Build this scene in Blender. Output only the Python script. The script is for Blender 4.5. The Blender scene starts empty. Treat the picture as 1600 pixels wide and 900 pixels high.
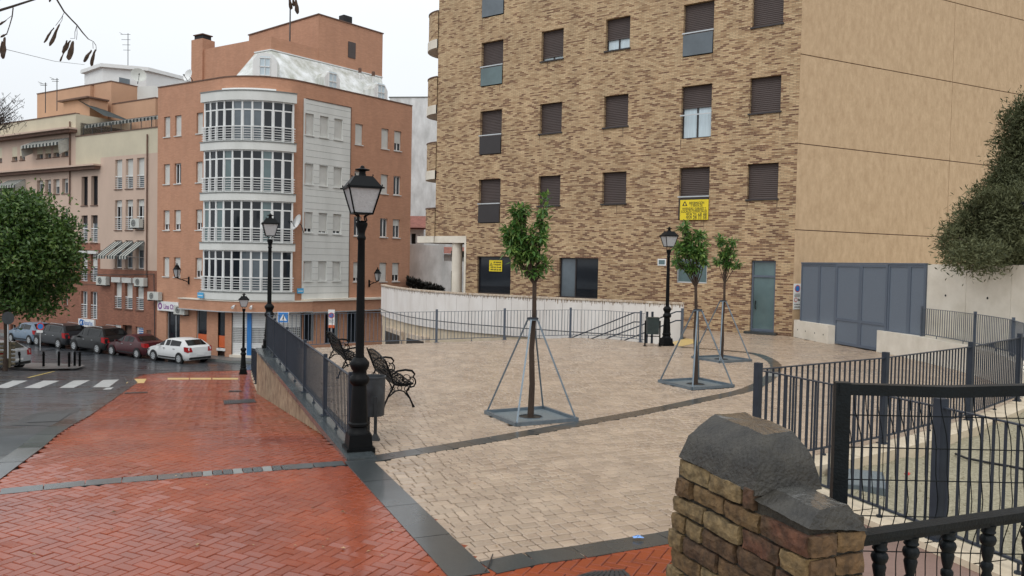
import bpy, math, random
from math import sin, cos, pi, sqrt, atan2, radians
from mathutils import Vector, Matrix
random.seed(7)
S = bpy.context.scene
COL = S.collection

# ------------------------------------------------------------------ camera
CAM = Vector((0, 0, 2.65)); FPX = 1250.0
TH = math.atan(40 / FPX); RHO = math.atan(0.0205)
_F = Vector((0, cos(TH), -sin(TH))); _U0 = Vector((0, sin(TH), cos(TH))); _R0 = Vector((1, 0, 0))
_R = _R0 * cos(RHO) + _U0 * sin(RHO); _U = _U0 * cos(RHO) - _R0 * sin(RHO)
cd = bpy.data.cameras.new('camera'); cam = bpy.data.objects.new('camera', cd); COL.objects.link(cam)
cd.sensor_width = 36; cd.lens = FPX / 1600 * 36; cd.clip_start = 0.05; cd.clip_end = 3000
M = Matrix((_R, _U, -_F)).transposed().to_4x4(); M.translation = CAM
cam.matrix_world = M; S.camera = cam

# ------------------------------------------------------------------ world, sun, exposure
SUN_EL, SUN_ROT = radians(52), radians(200)
w = bpy.data.worlds.new('World'); S.world = w; w.use_nodes = True
nt = w.node_tree; nt.nodes.clear()
out = nt.nodes.new('ShaderNodeOutputWorld'); bg = nt.nodes.new('ShaderNodeBackground')
sky = nt.nodes.new('ShaderNodeTexSky'); sky.sky_type = 'NISHITA'; sky.sun_disc = False
sky.sun_elevation = SUN_EL; sky.sun_rotation = SUN_ROT; sky.dust_density = 4; sky.air_density = 1.0
mul = nt.nodes.new('ShaderNodeMixRGB'); mul.blend_type = 'MIX'; mul.inputs[0].default_value = 0.93
tc = nt.nodes.new('ShaderNodeTexCoord'); nz = nt.nodes.new('ShaderNodeTexNoise')
nz.inputs['Scale'].default_value = 1.6; nz.inputs['Detail'].default_value = 4
rp = nt.nodes.new('ShaderNodeValToRGB')
rp.color_ramp.elements[0].position = .3; rp.color_ramp.elements[0].color = (7.1, 7.4, 7.7, 1)
rp.color_ramp.elements[1].position = .7; rp.color_ramp.elements[1].color = (7.9, 8.2, 8.4, 1)
nt.links.new(tc.outputs['Generated'], nz.inputs['Vector']); nt.links.new(nz.outputs['Fac'], rp.inputs[0])
nt.links.new(sky.outputs[0], mul.inputs[1]); nt.links.new(rp.outputs[0], mul.inputs[2])
sx = nt.nodes.new('ShaderNodeSeparateXYZ'); nt.links.new(tc.outputs['Generated'], sx.inputs[0])      # overcast sky: brighter overhead
gr = nt.nodes.new('ShaderNodeMapRange'); gr.inputs[1].default_value = 0; gr.inputs[2].default_value = 1; gr.inputs[3].default_value = .99; gr.inputs[4].default_value = 1.7; nt.links.new(sx.outputs[2], gr.inputs[0])
m5 = nt.nodes.new('ShaderNodeMixRGB'); m5.blend_type = 'MULTIPLY'; m5.inputs[0].default_value = 1; nt.links.new(mul.outputs[0], m5.inputs[1]); nt.links.new(gr.outputs[0], m5.inputs[2])
nt.links.new(m5.outputs[0], bg.inputs[0]); bg.inputs[1].default_value = 0.115
nt.links.new(bg.outputs[0], out.inputs[0])
sd = bpy.data.lights.new('sun', 'SUN'); sd.energy = 0.7; sd.angle = radians(25); sd.color = (1, .97, .93)
sun = bpy.data.objects.new('sun', sd); COL.objects.link(sun)
_sd = Vector((sin(SUN_ROT) * cos(SUN_EL), cos(SUN_ROT) * cos(SUN_EL), sin(SUN_EL)))
sun.rotation_euler = _sd.to_track_quat('Z', 'Y').to_euler(); sun.location = (0, 0, 60)
S.view_settings.view_transform = 'Standard'; S.view_settings.look = 'None'
S.view_settings.exposure = 0.0; S.view_settings.gamma = 1.0
try: S.view_settings.use_curve_mapping = False
except Exception: pass

# ------------------------------------------------------------------ measuring helpers (photo pixel -> place)
def ray(px, py):
    return (_F + _R * ((px - 800) / FPX) + _U * ((450 - py) / FPX))
def pz(px, py, z=0.0):
    d = ray(px, py); t = (z - CAM.z) / d.z; return CAM + d * t
def pd(px, py, Y):
    d = ray(px, py); return CAM + d * (Y / d.y)
def gz(x, y):                       # height of the sloping street and red pavement
    t = (y - 10.3)
    if t <= 0: return 0.0
    a = 2.4
    base = t * t / (2 * a) if t < a else t - a / 2
    d = 0.112 * base
    if d > 3.35: d = 3.35 + 0.45 * (1 - math.exp(-(d - 3.35) / .45))
    return -d
def pg(px, py, dz=0.0):             # pixel -> street surface
    d = ray(px, py); lo, hi = 2.0, 90.0
    f = lambda t: (CAM.z + d.z * t) - gz(0, d.y * t) - dz
    for _ in range(50):
        m = (lo + hi) / 2
        if f(m) > 0: lo = m
        else: hi = m
    return CAM + d * lo
class Fr:                            # vertical plane frame: u along, z up, n outward
    def __init__(s, P, D, flip=1):
        s.P = Vector((P[0], P[1], 0)); s.D = Vector((D[0], D[1], 0)).normalized()
        s.N = Vector((s.D.y, -s.D.x, 0)) * flip
    def pt(s, u, z, n=0.0):
        return s.P + s.D * u + s.N * n + Vector((0, 0, z))
    def px(s, x, y, n=0.0):
        d = ray(x, y); P = s.P + s.N * n
        # CAM + t d = P + uD
        det = d.x * (-s.D.y) - (-s.D.x) * d.y
        bx, by = P.x - CAM.x, P.y - CAM.y
        t = (bx * (-s.D.y) - (-s.D.x) * by) / det
        Q = CAM + d * t
        return (Q - P).dot(s.D), Q.z
    def off(s, n, du=0):
        f = Fr(s.P + s.N * n + s.D * du, s.D); f.N = s.N; return f

# ------------------------------------------------------------------ materials
def mat(name, col, rough=.8, var=.15, scale=3.0, bump=.0, bscale=40.0, metal=0.0, spec=.5, col2=None, rvar=0.0, stretch=None, coat=0.0, wet=False, obj=False, rnd=0.0):
    m = bpy.data.materials.new(name); m.use_nodes = True; nt = m.node_tree
    b = nt.nodes['Principled BSDF']
    b.inputs['Roughness'].default_value = rough; b.inputs['Metallic'].default_value = metal
    b.inputs['Specular IOR Level'].default_value = spec
    if coat: b.inputs['Coat Weight'].default_value = coat; b.inputs['Coat Roughness'].default_value = .11
    g = nt.nodes.new('ShaderNodeNewGeometry'); vec = g.outputs['Position']
    if obj:
        t = nt.nodes.new('ShaderNodeTexCoord'); vec = t.outputs['Object']
    if stretch:
        mp = nt.nodes.new('ShaderNodeMapping'); mp.inputs['Scale'].default_value = stretch
        nt.links.new(vec, mp.inputs['Vector']); vec = mp.outputs[0]
    n = nt.nodes.new('ShaderNodeTexNoise'); n.inputs['Scale'].default_value = scale; n.inputs['Detail'].default_value = 7
    n.inputs['Roughness'].default_value = .62
    nt.links.new(vec, n.inputs['Vector'])
    r = nt.nodes.new('ShaderNodeValToRGB'); r.color_ramp.elements[0].position = .32; r.color_ramp.elements[1].position = .68
    c2 = col2 or [min(1, c * (1 + var)) for c in col]; c1 = [c * (1 - var) for c in col] if not col2 else col
    r.color_ramp.elements[0].color = (*c1, 1); r.color_ramp.elements[1].color = (*c2, 1)
    nt.links.new(n.outputs['Fac'], r.inputs[0]); colout = r.outputs[0]
    if rnd:
        oi = nt.nodes.new('ShaderNodeObjectInfo'); at = nt.nodes.new('ShaderNodeAttribute'); at.attribute_name = 'rnd'
        ad = nt.nodes.new('ShaderNodeMath'); ad.operation = 'ADD'
        nt.links.new(oi.outputs['Random'], ad.inputs[0]); nt.links.new(at.outputs['Fac'], ad.inputs[1])
        fr = nt.nodes.new('ShaderNodeMath'); fr.operation = 'FRACT'; nt.links.new(ad.outputs[0], fr.inputs[0])
        mr = nt.nodes.new('ShaderNodeMapRange'); mr.inputs[3].default_value = 1 - rnd; mr.inputs[4].default_value = 1 + rnd
        nt.links.new(fr.outputs[0], mr.inputs[0])
        mx = nt.nodes.new('ShaderNodeMixRGB'); mx.blend_type = 'MULTIPLY'; mx.inputs[0].default_value = 1
        nt.links.new(colout, mx.inputs[1]); nt.links.new(mr.outputs[0], mx.inputs[2]); colout = mx.outputs[0]
    nt.links.new(colout, b.inputs['Base Color'])
    if rvar:
        n3 = nt.nodes.new('ShaderNodeTexNoise'); n3.inputs['Scale'].default_value = .55; n3.inputs['Detail'].default_value = 5
        nt.links.new(g.outputs['Position'], n3.inputs['Vector'])
        mr = nt.nodes.new('ShaderNodeMapRange'); mr.inputs[1].default_value = .35; mr.inputs[2].default_value = .65
        mr.inputs[3].default_value = max(.03, rough - rvar); mr.inputs[4].default_value = min(1, rough + rvar)
        nt.links.new(n3.outputs['Fac'], mr.inputs[0]); nt.links.new(mr.outputs[0], b.inputs['Roughness'])
    if bump:
        n2 = nt.nodes.new('ShaderNodeTexNoise'); n2.inputs['Scale'].default_value = bscale; n2.inputs['Detail'].default_value = 5
        nt.links.new(vec, n2.inputs['Vector'])
        bp = nt.nodes.new('ShaderNodeBump'); bp.inputs['Strength'].default_value = bump; bp.inputs['Distance'].default_value = .02
        nt.links.new(n2.outputs['Fac'], bp.inputs['Height']); nt.links.new(bp.outputs[0], b.inputs['Normal'])
    m.diffuse_color = (*col, 1)
    return m
def brickmat(name, bw, bh, stops, mortar, rough=.85, ms=.012, clump=.35, cscale=.35, bump=.5, zdark=0.0, dirt=0.25):
    m = bpy.data.materials.new(name); m.use_nodes = True; nt = m.node_tree; b = nt.nodes['Principled BSDF']
    b.inputs['Roughness'].default_value = rough
    uv = nt.nodes.new('ShaderNodeUVMap')
    br = nt.nodes.new('ShaderNodeTexBrick'); br.inputs['Scale'].default_value = 1
    br.inputs['Brick Width'].default_value = bw; br.inputs['Row Height'].default_value = bh; br.inputs['Mortar Size'].default_value = ms
    br.inputs['Mortar Smooth'].default_value = .1; br.inputs['Bias'].default_value = 0
    br.inputs['Color1'].default_value = (0, 0, 0, 1); br.inputs['Color2'].default_value = (1, 1, 1, 1); br.inputs['Mortar'].default_value = (.5, .5, .5, 1)
    nt.links.new(uv.outputs[0], br.inputs['Vector'])
    n = nt.nodes.new('ShaderNodeTexNoise'); n.inputs['Scale'].default_value = cscale; n.inputs['Detail'].default_value = 4
    mp = nt.nodes.new('ShaderNodeMapping'); mp.inputs['Scale'].default_value = (1, 2.5, 1); nt.links.new(uv.outputs[0], mp.inputs[0])
    nt.links.new(mp.outputs[0], n.inputs['Vector'])
    ma = nt.nodes.new('ShaderNodeMath'); ma.operation = 'MULTIPLY_ADD'; ma.inputs[1].default_value = clump * 2; 
    sb = nt.nodes.new('ShaderNodeMath'); sb.operation = 'SUBTRACT'; sb.inputs[1].default_value = clump
    nt.links.new(br.outputs['Color'], sb.inputs[0]); nt.links.new(n.outputs['Fac'], ma.inputs[0]); nt.links.new(sb.outputs[0], ma.inputs[2])
    val = ma.outputs[0]
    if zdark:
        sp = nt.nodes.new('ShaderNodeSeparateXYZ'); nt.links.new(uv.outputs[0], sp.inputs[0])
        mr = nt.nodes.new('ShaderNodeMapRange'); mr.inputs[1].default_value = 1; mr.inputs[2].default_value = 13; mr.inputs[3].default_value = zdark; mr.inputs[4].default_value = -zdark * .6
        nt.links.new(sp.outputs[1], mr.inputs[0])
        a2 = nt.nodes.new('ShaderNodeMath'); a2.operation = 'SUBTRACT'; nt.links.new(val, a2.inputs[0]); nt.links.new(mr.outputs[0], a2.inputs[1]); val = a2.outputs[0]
    r = nt.nodes.new('ShaderNodeValToRGB'); e = r.color_ramp.elements
    e[0].position = stops[0][0]; e[0].color = (*stops[0][1], 1); e[1].position = stops[-1][0]; e[1].color = (*stops[-1][1], 1)
    for p, c in stops[1:-1]:
        k = e.new(p); k.color = (*c, 1)
    nt.links.new(val, r.inputs[0])
    mx = nt.nodes.new('ShaderNodeMixRGB'); mx.inputs[2].default_value = (*mortar, 1)
    nt.links.new(br.outputs['Fac'], mx.inputs[0]); nt.links.new(r.outputs[0], mx.inputs[1])
    d = nt.nodes.new('ShaderNodeTexNoise'); d.inputs['Scale'].default_value = 1.2; d.inputs['Detail'].default_value = 8; d.inputs['Roughness'].default_value = .7
    m3 = nt.nodes.new('ShaderNodeMapping'); m3.inputs['Scale'].default_value = (1, .35, 1); nt.links.new(uv.outputs[0], m3.inputs[0]); nt.links.new(m3.outputs[0], d.inputs['Vector'])
    dr = nt.nodes.new('ShaderNodeMapRange'); dr.inputs[1].default_value = .3; dr.inputs[2].default_value = .7; dr.inputs[3].default_value = 1 - dirt; dr.inputs[4].default_value = 1.08
    nt.links.new(d.outputs['Fac'], dr.inputs[0])
    m4 = nt.nodes.new('ShaderNodeMixRGB'); m4.blend_type = 'MULTIPLY'; m4.inputs[0].default_value = 1
    nt.links.new(mx.outputs[0], m4.inputs[1]); nt.links.new(dr.outputs[0], m4.inputs[2]); nt.links.new(m4.outputs[0], b.inputs['Base Color'])
    if bump:
        bp = nt.nodes.new('ShaderNodeBump'); bp.inputs['Strength'].default_value = bump; bp.inputs['Distance'].default_value = .01; bp.invert = True
        nt.links.new(br.outputs['Fac'], bp.inputs['Height']); nt.links.new(bp.outputs[0], b.inputs['Normal'])
    return m
def glassmat(name, col, rough=.05, spec=.8):
    return mat(name, col, rough, .25, .7, spec=spec)
MT = {}
MT['brick_tan'] = brickmat('tan_facade_brick', .25, .062, [(0, (.15, .066, .040)), (.17, (.23, .115, .065)), (.30, (.40, .25, .13)), (.48, (.53, .355, .20)), (1, (.67, .49, .29))], (.36, .26, .16), clump=.25, cscale=.9, zdark=.15, ms=.010)
MT['brick_tan_far'] = MT['brick_tan']
MT['brick_orange'] = brickmat('orange_facade_brick', .25, .07, [(0, (.48, .235, .14)), (.5, (.51, .255, .155)), (1, (.55, .28, .175))], (.47, .27, .18), clump=.1, ms=.01, dirt=.12, bump=.2)
MT['brick_red'] = brickmat('dark_red_facade_brick', .25, .07, [(0, (.25, .10, .06)), (.5, (.30, .12, .075)), (1, (.35, .15, .09))], (.26, .13, .09), clump=.15, ms=.01, dirt=.25, bump=.2)
MT['pink'] = mat('pink_render', (.56, .42, .335), .9, .07, .6, .15, 30, stretch=(1, 1, .4))
MT['greenish'] = mat('olive_beige_render', (.58, .52, .39), .9, .07, .6, .15, 30)
MT['salmon'] = mat('salmon_render', (.55, .33, .21), .9, .08, .5, .1, 30)
MT['white_render'] = mat('stained_white_render', (.62, .63, .60), .9, col2=(.74, .75, .72), scale=.8, bump=.1, stretch=(1, 1, .25))
MT['old_white'] = mat('weathered_white_render', (.55, .56, .55), .92, col2=(.86, .88, .88), scale=.9, bump=.4, stretch=(1.2, 1.2, .5))
MT['stucco'] = mat('ochre_stucco', (.49, .335, .20), .92, col2=(.61, .435, .27), scale=4.5, bump=1.0, bscale=12, stretch=(1, 1, .45))
MT['concrete'] = mat('pale_concrete', (.66, .60, .50), .85, col2=(.80, .74, .64), scale=1.6, bump=.25, bscale=14)
MT['concrete_warm'] = mat('warm_concrete', (.50, .41, .29), .8, col2=(.66, .56, .42), scale=1.8, bump=.25, bscale=14)
MT['white_paint'] = mat('white_paint', (.78, .79, .78), .45, .04, 2)
MT['shutter_white'] = mat('cream_roller_shutter', (.62, .62, .59), .6, .06, 2)
MT['shutter_brown'] = mat('brown_roller_shutter', (.062, .043, .038), .5, .1, 2)
MT['frame_brown'] = mat('dark_brown_frame', (.03, .024, .024), .4, .1, 2)
MT['glass'] = glassmat('dark_window_glass', (.014, .018, .024), .05, .45)
MT['glass_blue'] = glassmat('grey_blue_glass', (.10, .125, .145), .15)
MT['curtain'] = mat('pale_curtain_behind_glass', (.55, .66, .72), .25, .12, 9, spec=.6, stretch=(3, 3, .1))
MT['glass_teal'] = glassmat('teal_tinted_glass', (.10, .155, .16), .12)
MT['black_iron'] = mat('black_cast_iron', (.003, .0035, .004), .5, .3, 6, .15, 60, spec=.15)
MT['grey_blue'] = mat('blue_grey_painted_steel', (.085, .105, .135), .4, .12, 5, .05, 80, rvar=0)
MT['fence_dark'] = mat('dark_grey_fence_steel', (.030, .037, .050), .5, .15, 5, spec=.25)
MT['galv'] = mat('galvanised_steel', (.17, .21, .245), .38, .16, 9, metal=.55)
MT['gate'] = mat('blue_grey_perforated_gate', (.105, .13, .17), .5, .10, 90, .2, 150)
MT['granite'] = mat('wet_grey_granite', (.036, .043, .045), .3, .3, 60, .1, 120, rvar=.14, rnd=.14, coat=.5)
MT['granite_light'] = mat('pale_worn_granite', (.20, .21, .20), .35, .2, 40, rnd=.1)
MT['paver_tan'] = mat('damp_tan_paver', (.325, .24, .172), .34, col2=(.43, .33, .24), scale=1.6, bump=.35, bscale=45, rvar=.15, rnd=.13, coat=.25)
MT['paver_red'] = mat('wet_red_paver', (.175, .026, .005), .42, col2=(.30, .054, .011), scale=.7, bump=.2, bscale=50, rvar=.12, rnd=.09, spec=.2, coat=.55)
MT['joint_dark'] = mat('damp_joint_sand', (.035, .026, .02), .8, .2, 8, .3)
MT['joint_red'] = mat('damp_red_joint_sand', (.075, .022, .014), .5, .2, 8, .3)
MT['asphalt'] = mat('wet_asphalt', (.026, .030, .035), .38, col2=(.056, .062, .070), scale=1.2, bump=.5, bscale=90, rvar=.2, coat=.35)
MT['asphalt_dark'] = mat('black_asphalt_patch', (.018, .018, .02), .35, .3, 6, .5, 80)
MT['road_white'] = mat('worn_white_road_paint', (.36, .36, .35), .6, .2, 4, .2)
MT['road_yellow'] = mat('worn_yellow_road_paint', (.55, .42, .12), .6, .2, 4)
MT['tactile'] = mat('yellow_tactile_paving', (.62, .44, .17), .4, .12, 5, .3)
MT['iron_grate'] = mat('dark_iron_grate', (.03, .032, .034), .45, .2, 9)
MT['wood'] = mat('weathered_timber', (.17, .14, .09), .8, .25, 6, .4, 30)
MT['bark'] = mat('brown_bark', (.05, .032, .022), .9, .35, 14, .8, 40, stretch=(1, 1, .3))
MT['soil'] = mat('sandy_gravel_soil', (.20, .175, .115), .95, col2=(.40, .36, .25), scale=26, bump=1.0, bscale=55)
MT['blue'] = mat('bright_blue_paint', (.03, .20, .55), .4, .05)
MT['sky_blue'] = mat('light_blue_plate', (.08, .40, .70), .4, .05)
MT['yellow'] = mat('yellow_board', (.80, .62, .02), .5, .05)
MT['ink'] = mat('black_ink', (.02, .02, .02), .6, .02)
MT['ink_blue'] = mat('blue_ink', (.03, .15, .45), .6, .02)
MT['ink_purple'] = mat('purple_ink', (.25, .05, .30), .6, .02)
MT['red'] = mat('red_paint', (.55, .04, .03), .4, .05)
MT['orange'] = mat('orange_red_panel', (.62, .13, .04), .5, .05)
MT['black'] = mat('flat_black', (.01, .01, .011), .7, .02)
MT['rubber'] = mat('tyre_rubber', (.015, .015, .016), .8, .1)
MT['alu'] = mat('aluminium', (.55, .57, .58), .35, .05, 3, metal=.6)
MT['ac'] = mat('off_white_casing', (.55, .56, .52), .5, .08)
MT['mansard'] = mat('glossy_white_sheet_roof', (.36, .37, .31), .35, col2=(.78, .80, .80), scale=1.5, stretch=(1, 1, .4), rvar=.15)
MT['roof_dark'] = mat('roof_felt', (.16, .10, .08), .9, .2)
MT['coping'] = mat('dark_coping', (.15, .085, .06), .8, .2)
MT['roof_tile'] = mat('old_clay_tile', (.30, .12, .09), .9, .3, 3)
MT['frosted'] = mat('frosted_lantern_glass', (.45, .46, .47), .35, .10, 30, .4, 60)
MT['stone_cap'] = mat('dark_cement_cap', (.012, .0105, .008), .55, col2=(.042, .037, .028), scale=13, bump=.55, bscale=75, coat=.1)
MT['stone_wet_sheen'] = mat('wet_cement_top_sky_sheen', (.03, .029, .026), .16, col2=(.09, .088, .08), scale=16, bump=.35, bscale=60, rvar=.08, coat=.7)  # rain-wet cap top; sky sheen also painted in as a lighter base colour
MT['mortar'] = mat('rough_lime_mortar', (.055, .048, .038), .95, .3, 12, 1.0, 50)
MT['dirt_mound'] = mat('dark_scrub', (.022, .02, .016), .95, .4, 5, .8)

def rampmat(name, stops, rough=.9, bump=1.0, bscale=45, fine=6.0, mixn=.35):
    m = bpy.data.materials.new(name); m.use_nodes = True; nt = m.node_tree; b = nt.nodes['Principled BSDF']; b.inputs['Roughness'].default_value = rough
    oi = nt.nodes.new('ShaderNodeObjectInfo'); g = nt.nodes.new('ShaderNodeNewGeometry'); n = nt.nodes.new('ShaderNodeTexNoise'); n.inputs['Scale'].default_value = fine; n.inputs['Detail'].default_value = 8
    nt.links.new(g.outputs['Position'], n.inputs['Vector']); ma = nt.nodes.new('ShaderNodeMath'); ma.operation = 'MULTIPLY_ADD'; ma.inputs[1].default_value = mixn * 2; sb = nt.nodes.new('ShaderNodeMath'); sb.operation = 'SUBTRACT'; sb.inputs[1].default_value = mixn
    nt.links.new(oi.outputs['Random'], sb.inputs[0]); nt.links.new(n.outputs['Fac'], ma.inputs[0]); nt.links.new(sb.outputs[0], ma.inputs[2])
    r = nt.nodes.new('ShaderNodeValToRGB'); e = r.color_ramp.elements; e[0].position = stops[0][0]; e[0].color = (*stops[0][1], 1); e[1].position = stops[-1][0]; e[1].color = (*stops[-1][1], 1)
    for p, c in stops[1:-1]: e.new(p).color = (*c, 1)
    nt.links.new(ma.outputs[0], r.inputs[0])
    n2 = nt.nodes.new('ShaderNodeTexNoise'); n2.inputs['Scale'].default_value = 28; n2.inputs['Detail'].default_value = 8; nt.links.new(g.outputs['Position'], n2.inputs['Vector'])
    mr = nt.nodes.new('ShaderNodeMapRange'); mr.inputs[1].default_value = .35; mr.inputs[2].default_value = .65; mr.inputs[3].default_value = .5; mr.inputs[4].default_value = 1.15; nt.links.new(n2.outputs['Fac'], mr.inputs[0])
    mx = nt.nodes.new('ShaderNodeMixRGB'); mx.blend_type = 'MULTIPLY'; mx.inputs[0].default_value = 1; nt.links.new(r.outputs[0], mx.inputs[1]); nt.links.new(mr.outputs[0], mx.inputs[2]); nt.links.new(mx.outputs[0], b.inputs['Base Color'])
    n3 = nt.nodes.new('ShaderNodeTexNoise'); n3.inputs['Scale'].default_value = bscale; n3.inputs['Detail'].default_value = 8; nt.links.new(g.outputs['Position'], n3.inputs['Vector'])
    bp = nt.nodes.new('ShaderNodeBump'); bp.inputs['Strength'].default_value = bump; bp.inputs['Distance'].default_value = .012; nt.links.new(n3.outputs['Fac'], bp.inputs['Height']); nt.links.new(bp.outputs[0], b.inputs['Normal'])
    return m
MT['old_brick'] = rampmat('handmade_yellow_brown_brick', [(0, (.12, .05, .028)), (.1, (.085, .048, .026)), (.3, (.13, .075, .034)), (.6, (.18, .115, .05)), (1, (.22, .16, .08))])
def leafmat(name, c1, c2, c3, trans=.25, rough=.42):
    m = bpy.data.materials.new(name); m.use_nodes = True; nt = m.node_tree; b = nt.nodes['Principled BSDF']; b.inputs['Roughness'].default_value = rough
    at = nt.nodes.new('ShaderNodeAttribute'); at.attribute_name = 'rnd'; oi = nt.nodes.new('ShaderNodeObjectInfo'); ad = nt.nodes.new('ShaderNodeMath'); ad.operation = 'ADD'; fr = nt.nodes.new('ShaderNodeMath'); fr.operation = 'FRACT'
    nt.links.new(at.outputs['Fac'], ad.inputs[0]); nt.links.new(oi.outputs['Random'], ad.inputs[1]); nt.links.new(ad.outputs[0], fr.inputs[0])
    r = nt.nodes.new('ShaderNodeValToRGB'); e = r.color_ramp.elements; e[0].color = (*c1, 1); e[1].color = (*c3, 1); e.new(.55).color = (*c2, 1); nt.links.new(fr.outputs[0], r.inputs[0]); nt.links.new(r.outputs[0], b.inputs['Base Color'])
    t = nt.nodes.new('ShaderNodeBsdfTranslucent'); nt.links.new(r.outputs[0], t.inputs[0]); ms = nt.nodes.new('ShaderNodeMixShader'); ms.inputs[0].default_value = trans
    o = nt.nodes['Material Output']; nt.links.new(b.outputs[0], ms.inputs[1]); nt.links.new(t.outputs[0], ms.inputs[2]); nt.links.new(ms.outputs[0], o.inputs[0]); return m
MT['leaf_citrus'] = leafmat('glossy_orange_tree_leaf', (.045, .12, .028), (.10, .21, .045), (.25, .36, .09))
MT['leaf_dark'] = leafmat('dark_ficus_leaf', (.032, .075, .016), (.065, .13, .026), (.17, .24, .05))
MT['leaf_shrub'] = leafmat('dull_shrub_foliage', (.05, .06, .024), (.09, .10, .04), (.16, .17, .08), rough=.7)
MT['pod'] = mat('dry_brown_seed_pod', (.05, .028, .018), .7, .5, 30, .5)
MT['twig'] = mat('dark_twig', (.035, .025, .02), .8, .3, 20)

MT['garage_grey'] = mat('dark_grey_garage_shutter', (.05, .055, .06), .6, .1)
MT['green_door'] = mat('dark_green_door', (.04, .06, .05), .5, .15)
MT['awn_dark'] = mat('dark_awning_cloth', (.03, .04, .04), .9, .2); MT['awn_light'] = mat('pale_awning_cloth', (.42, .42, .38), .9, .15)
def paint(name, c, r=.35): return mat(name, c, r, .03, 2, coat=.25, spec=.3)
MT['car_glass'] = glassmat('tinted_car_glass', (.006, .007, .008), .08, .3)
MT['car_white'] = paint('white_car_paint', (.72, .73, .73)); MT['car_maroon'] = paint('dark_red_car_paint', (.06, .010, .014)); MT['car_black'] = paint('black_car_paint', (.008, .009, .010))
MT['car_dark'] = paint('dark_grey_car_paint', (.018, .020, .024)); MT['car_blue'] = paint('pale_blue_car_paint', (.16, .22, .29)); MT['car_silver'] = paint('silver_car_paint', (.42, .44, .46))
MT['tail_red'] = mat('red_tail_lens', (.35, .012, .015), .2, .05); MT['dry_leaf'] = mat('dry_leaf', (.32, .21, .11), .8, .4, 30, rnd=.5); MT['litter_blue'] = mat('blue_plastic', (.20, .38, .75), .3, .1)
MT['pavement_grey'] = mat('worn_grey_pavement', (.10, .10, .10), .45, col2=(.19, .185, .175), scale=1.5, rvar=.15)

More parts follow.
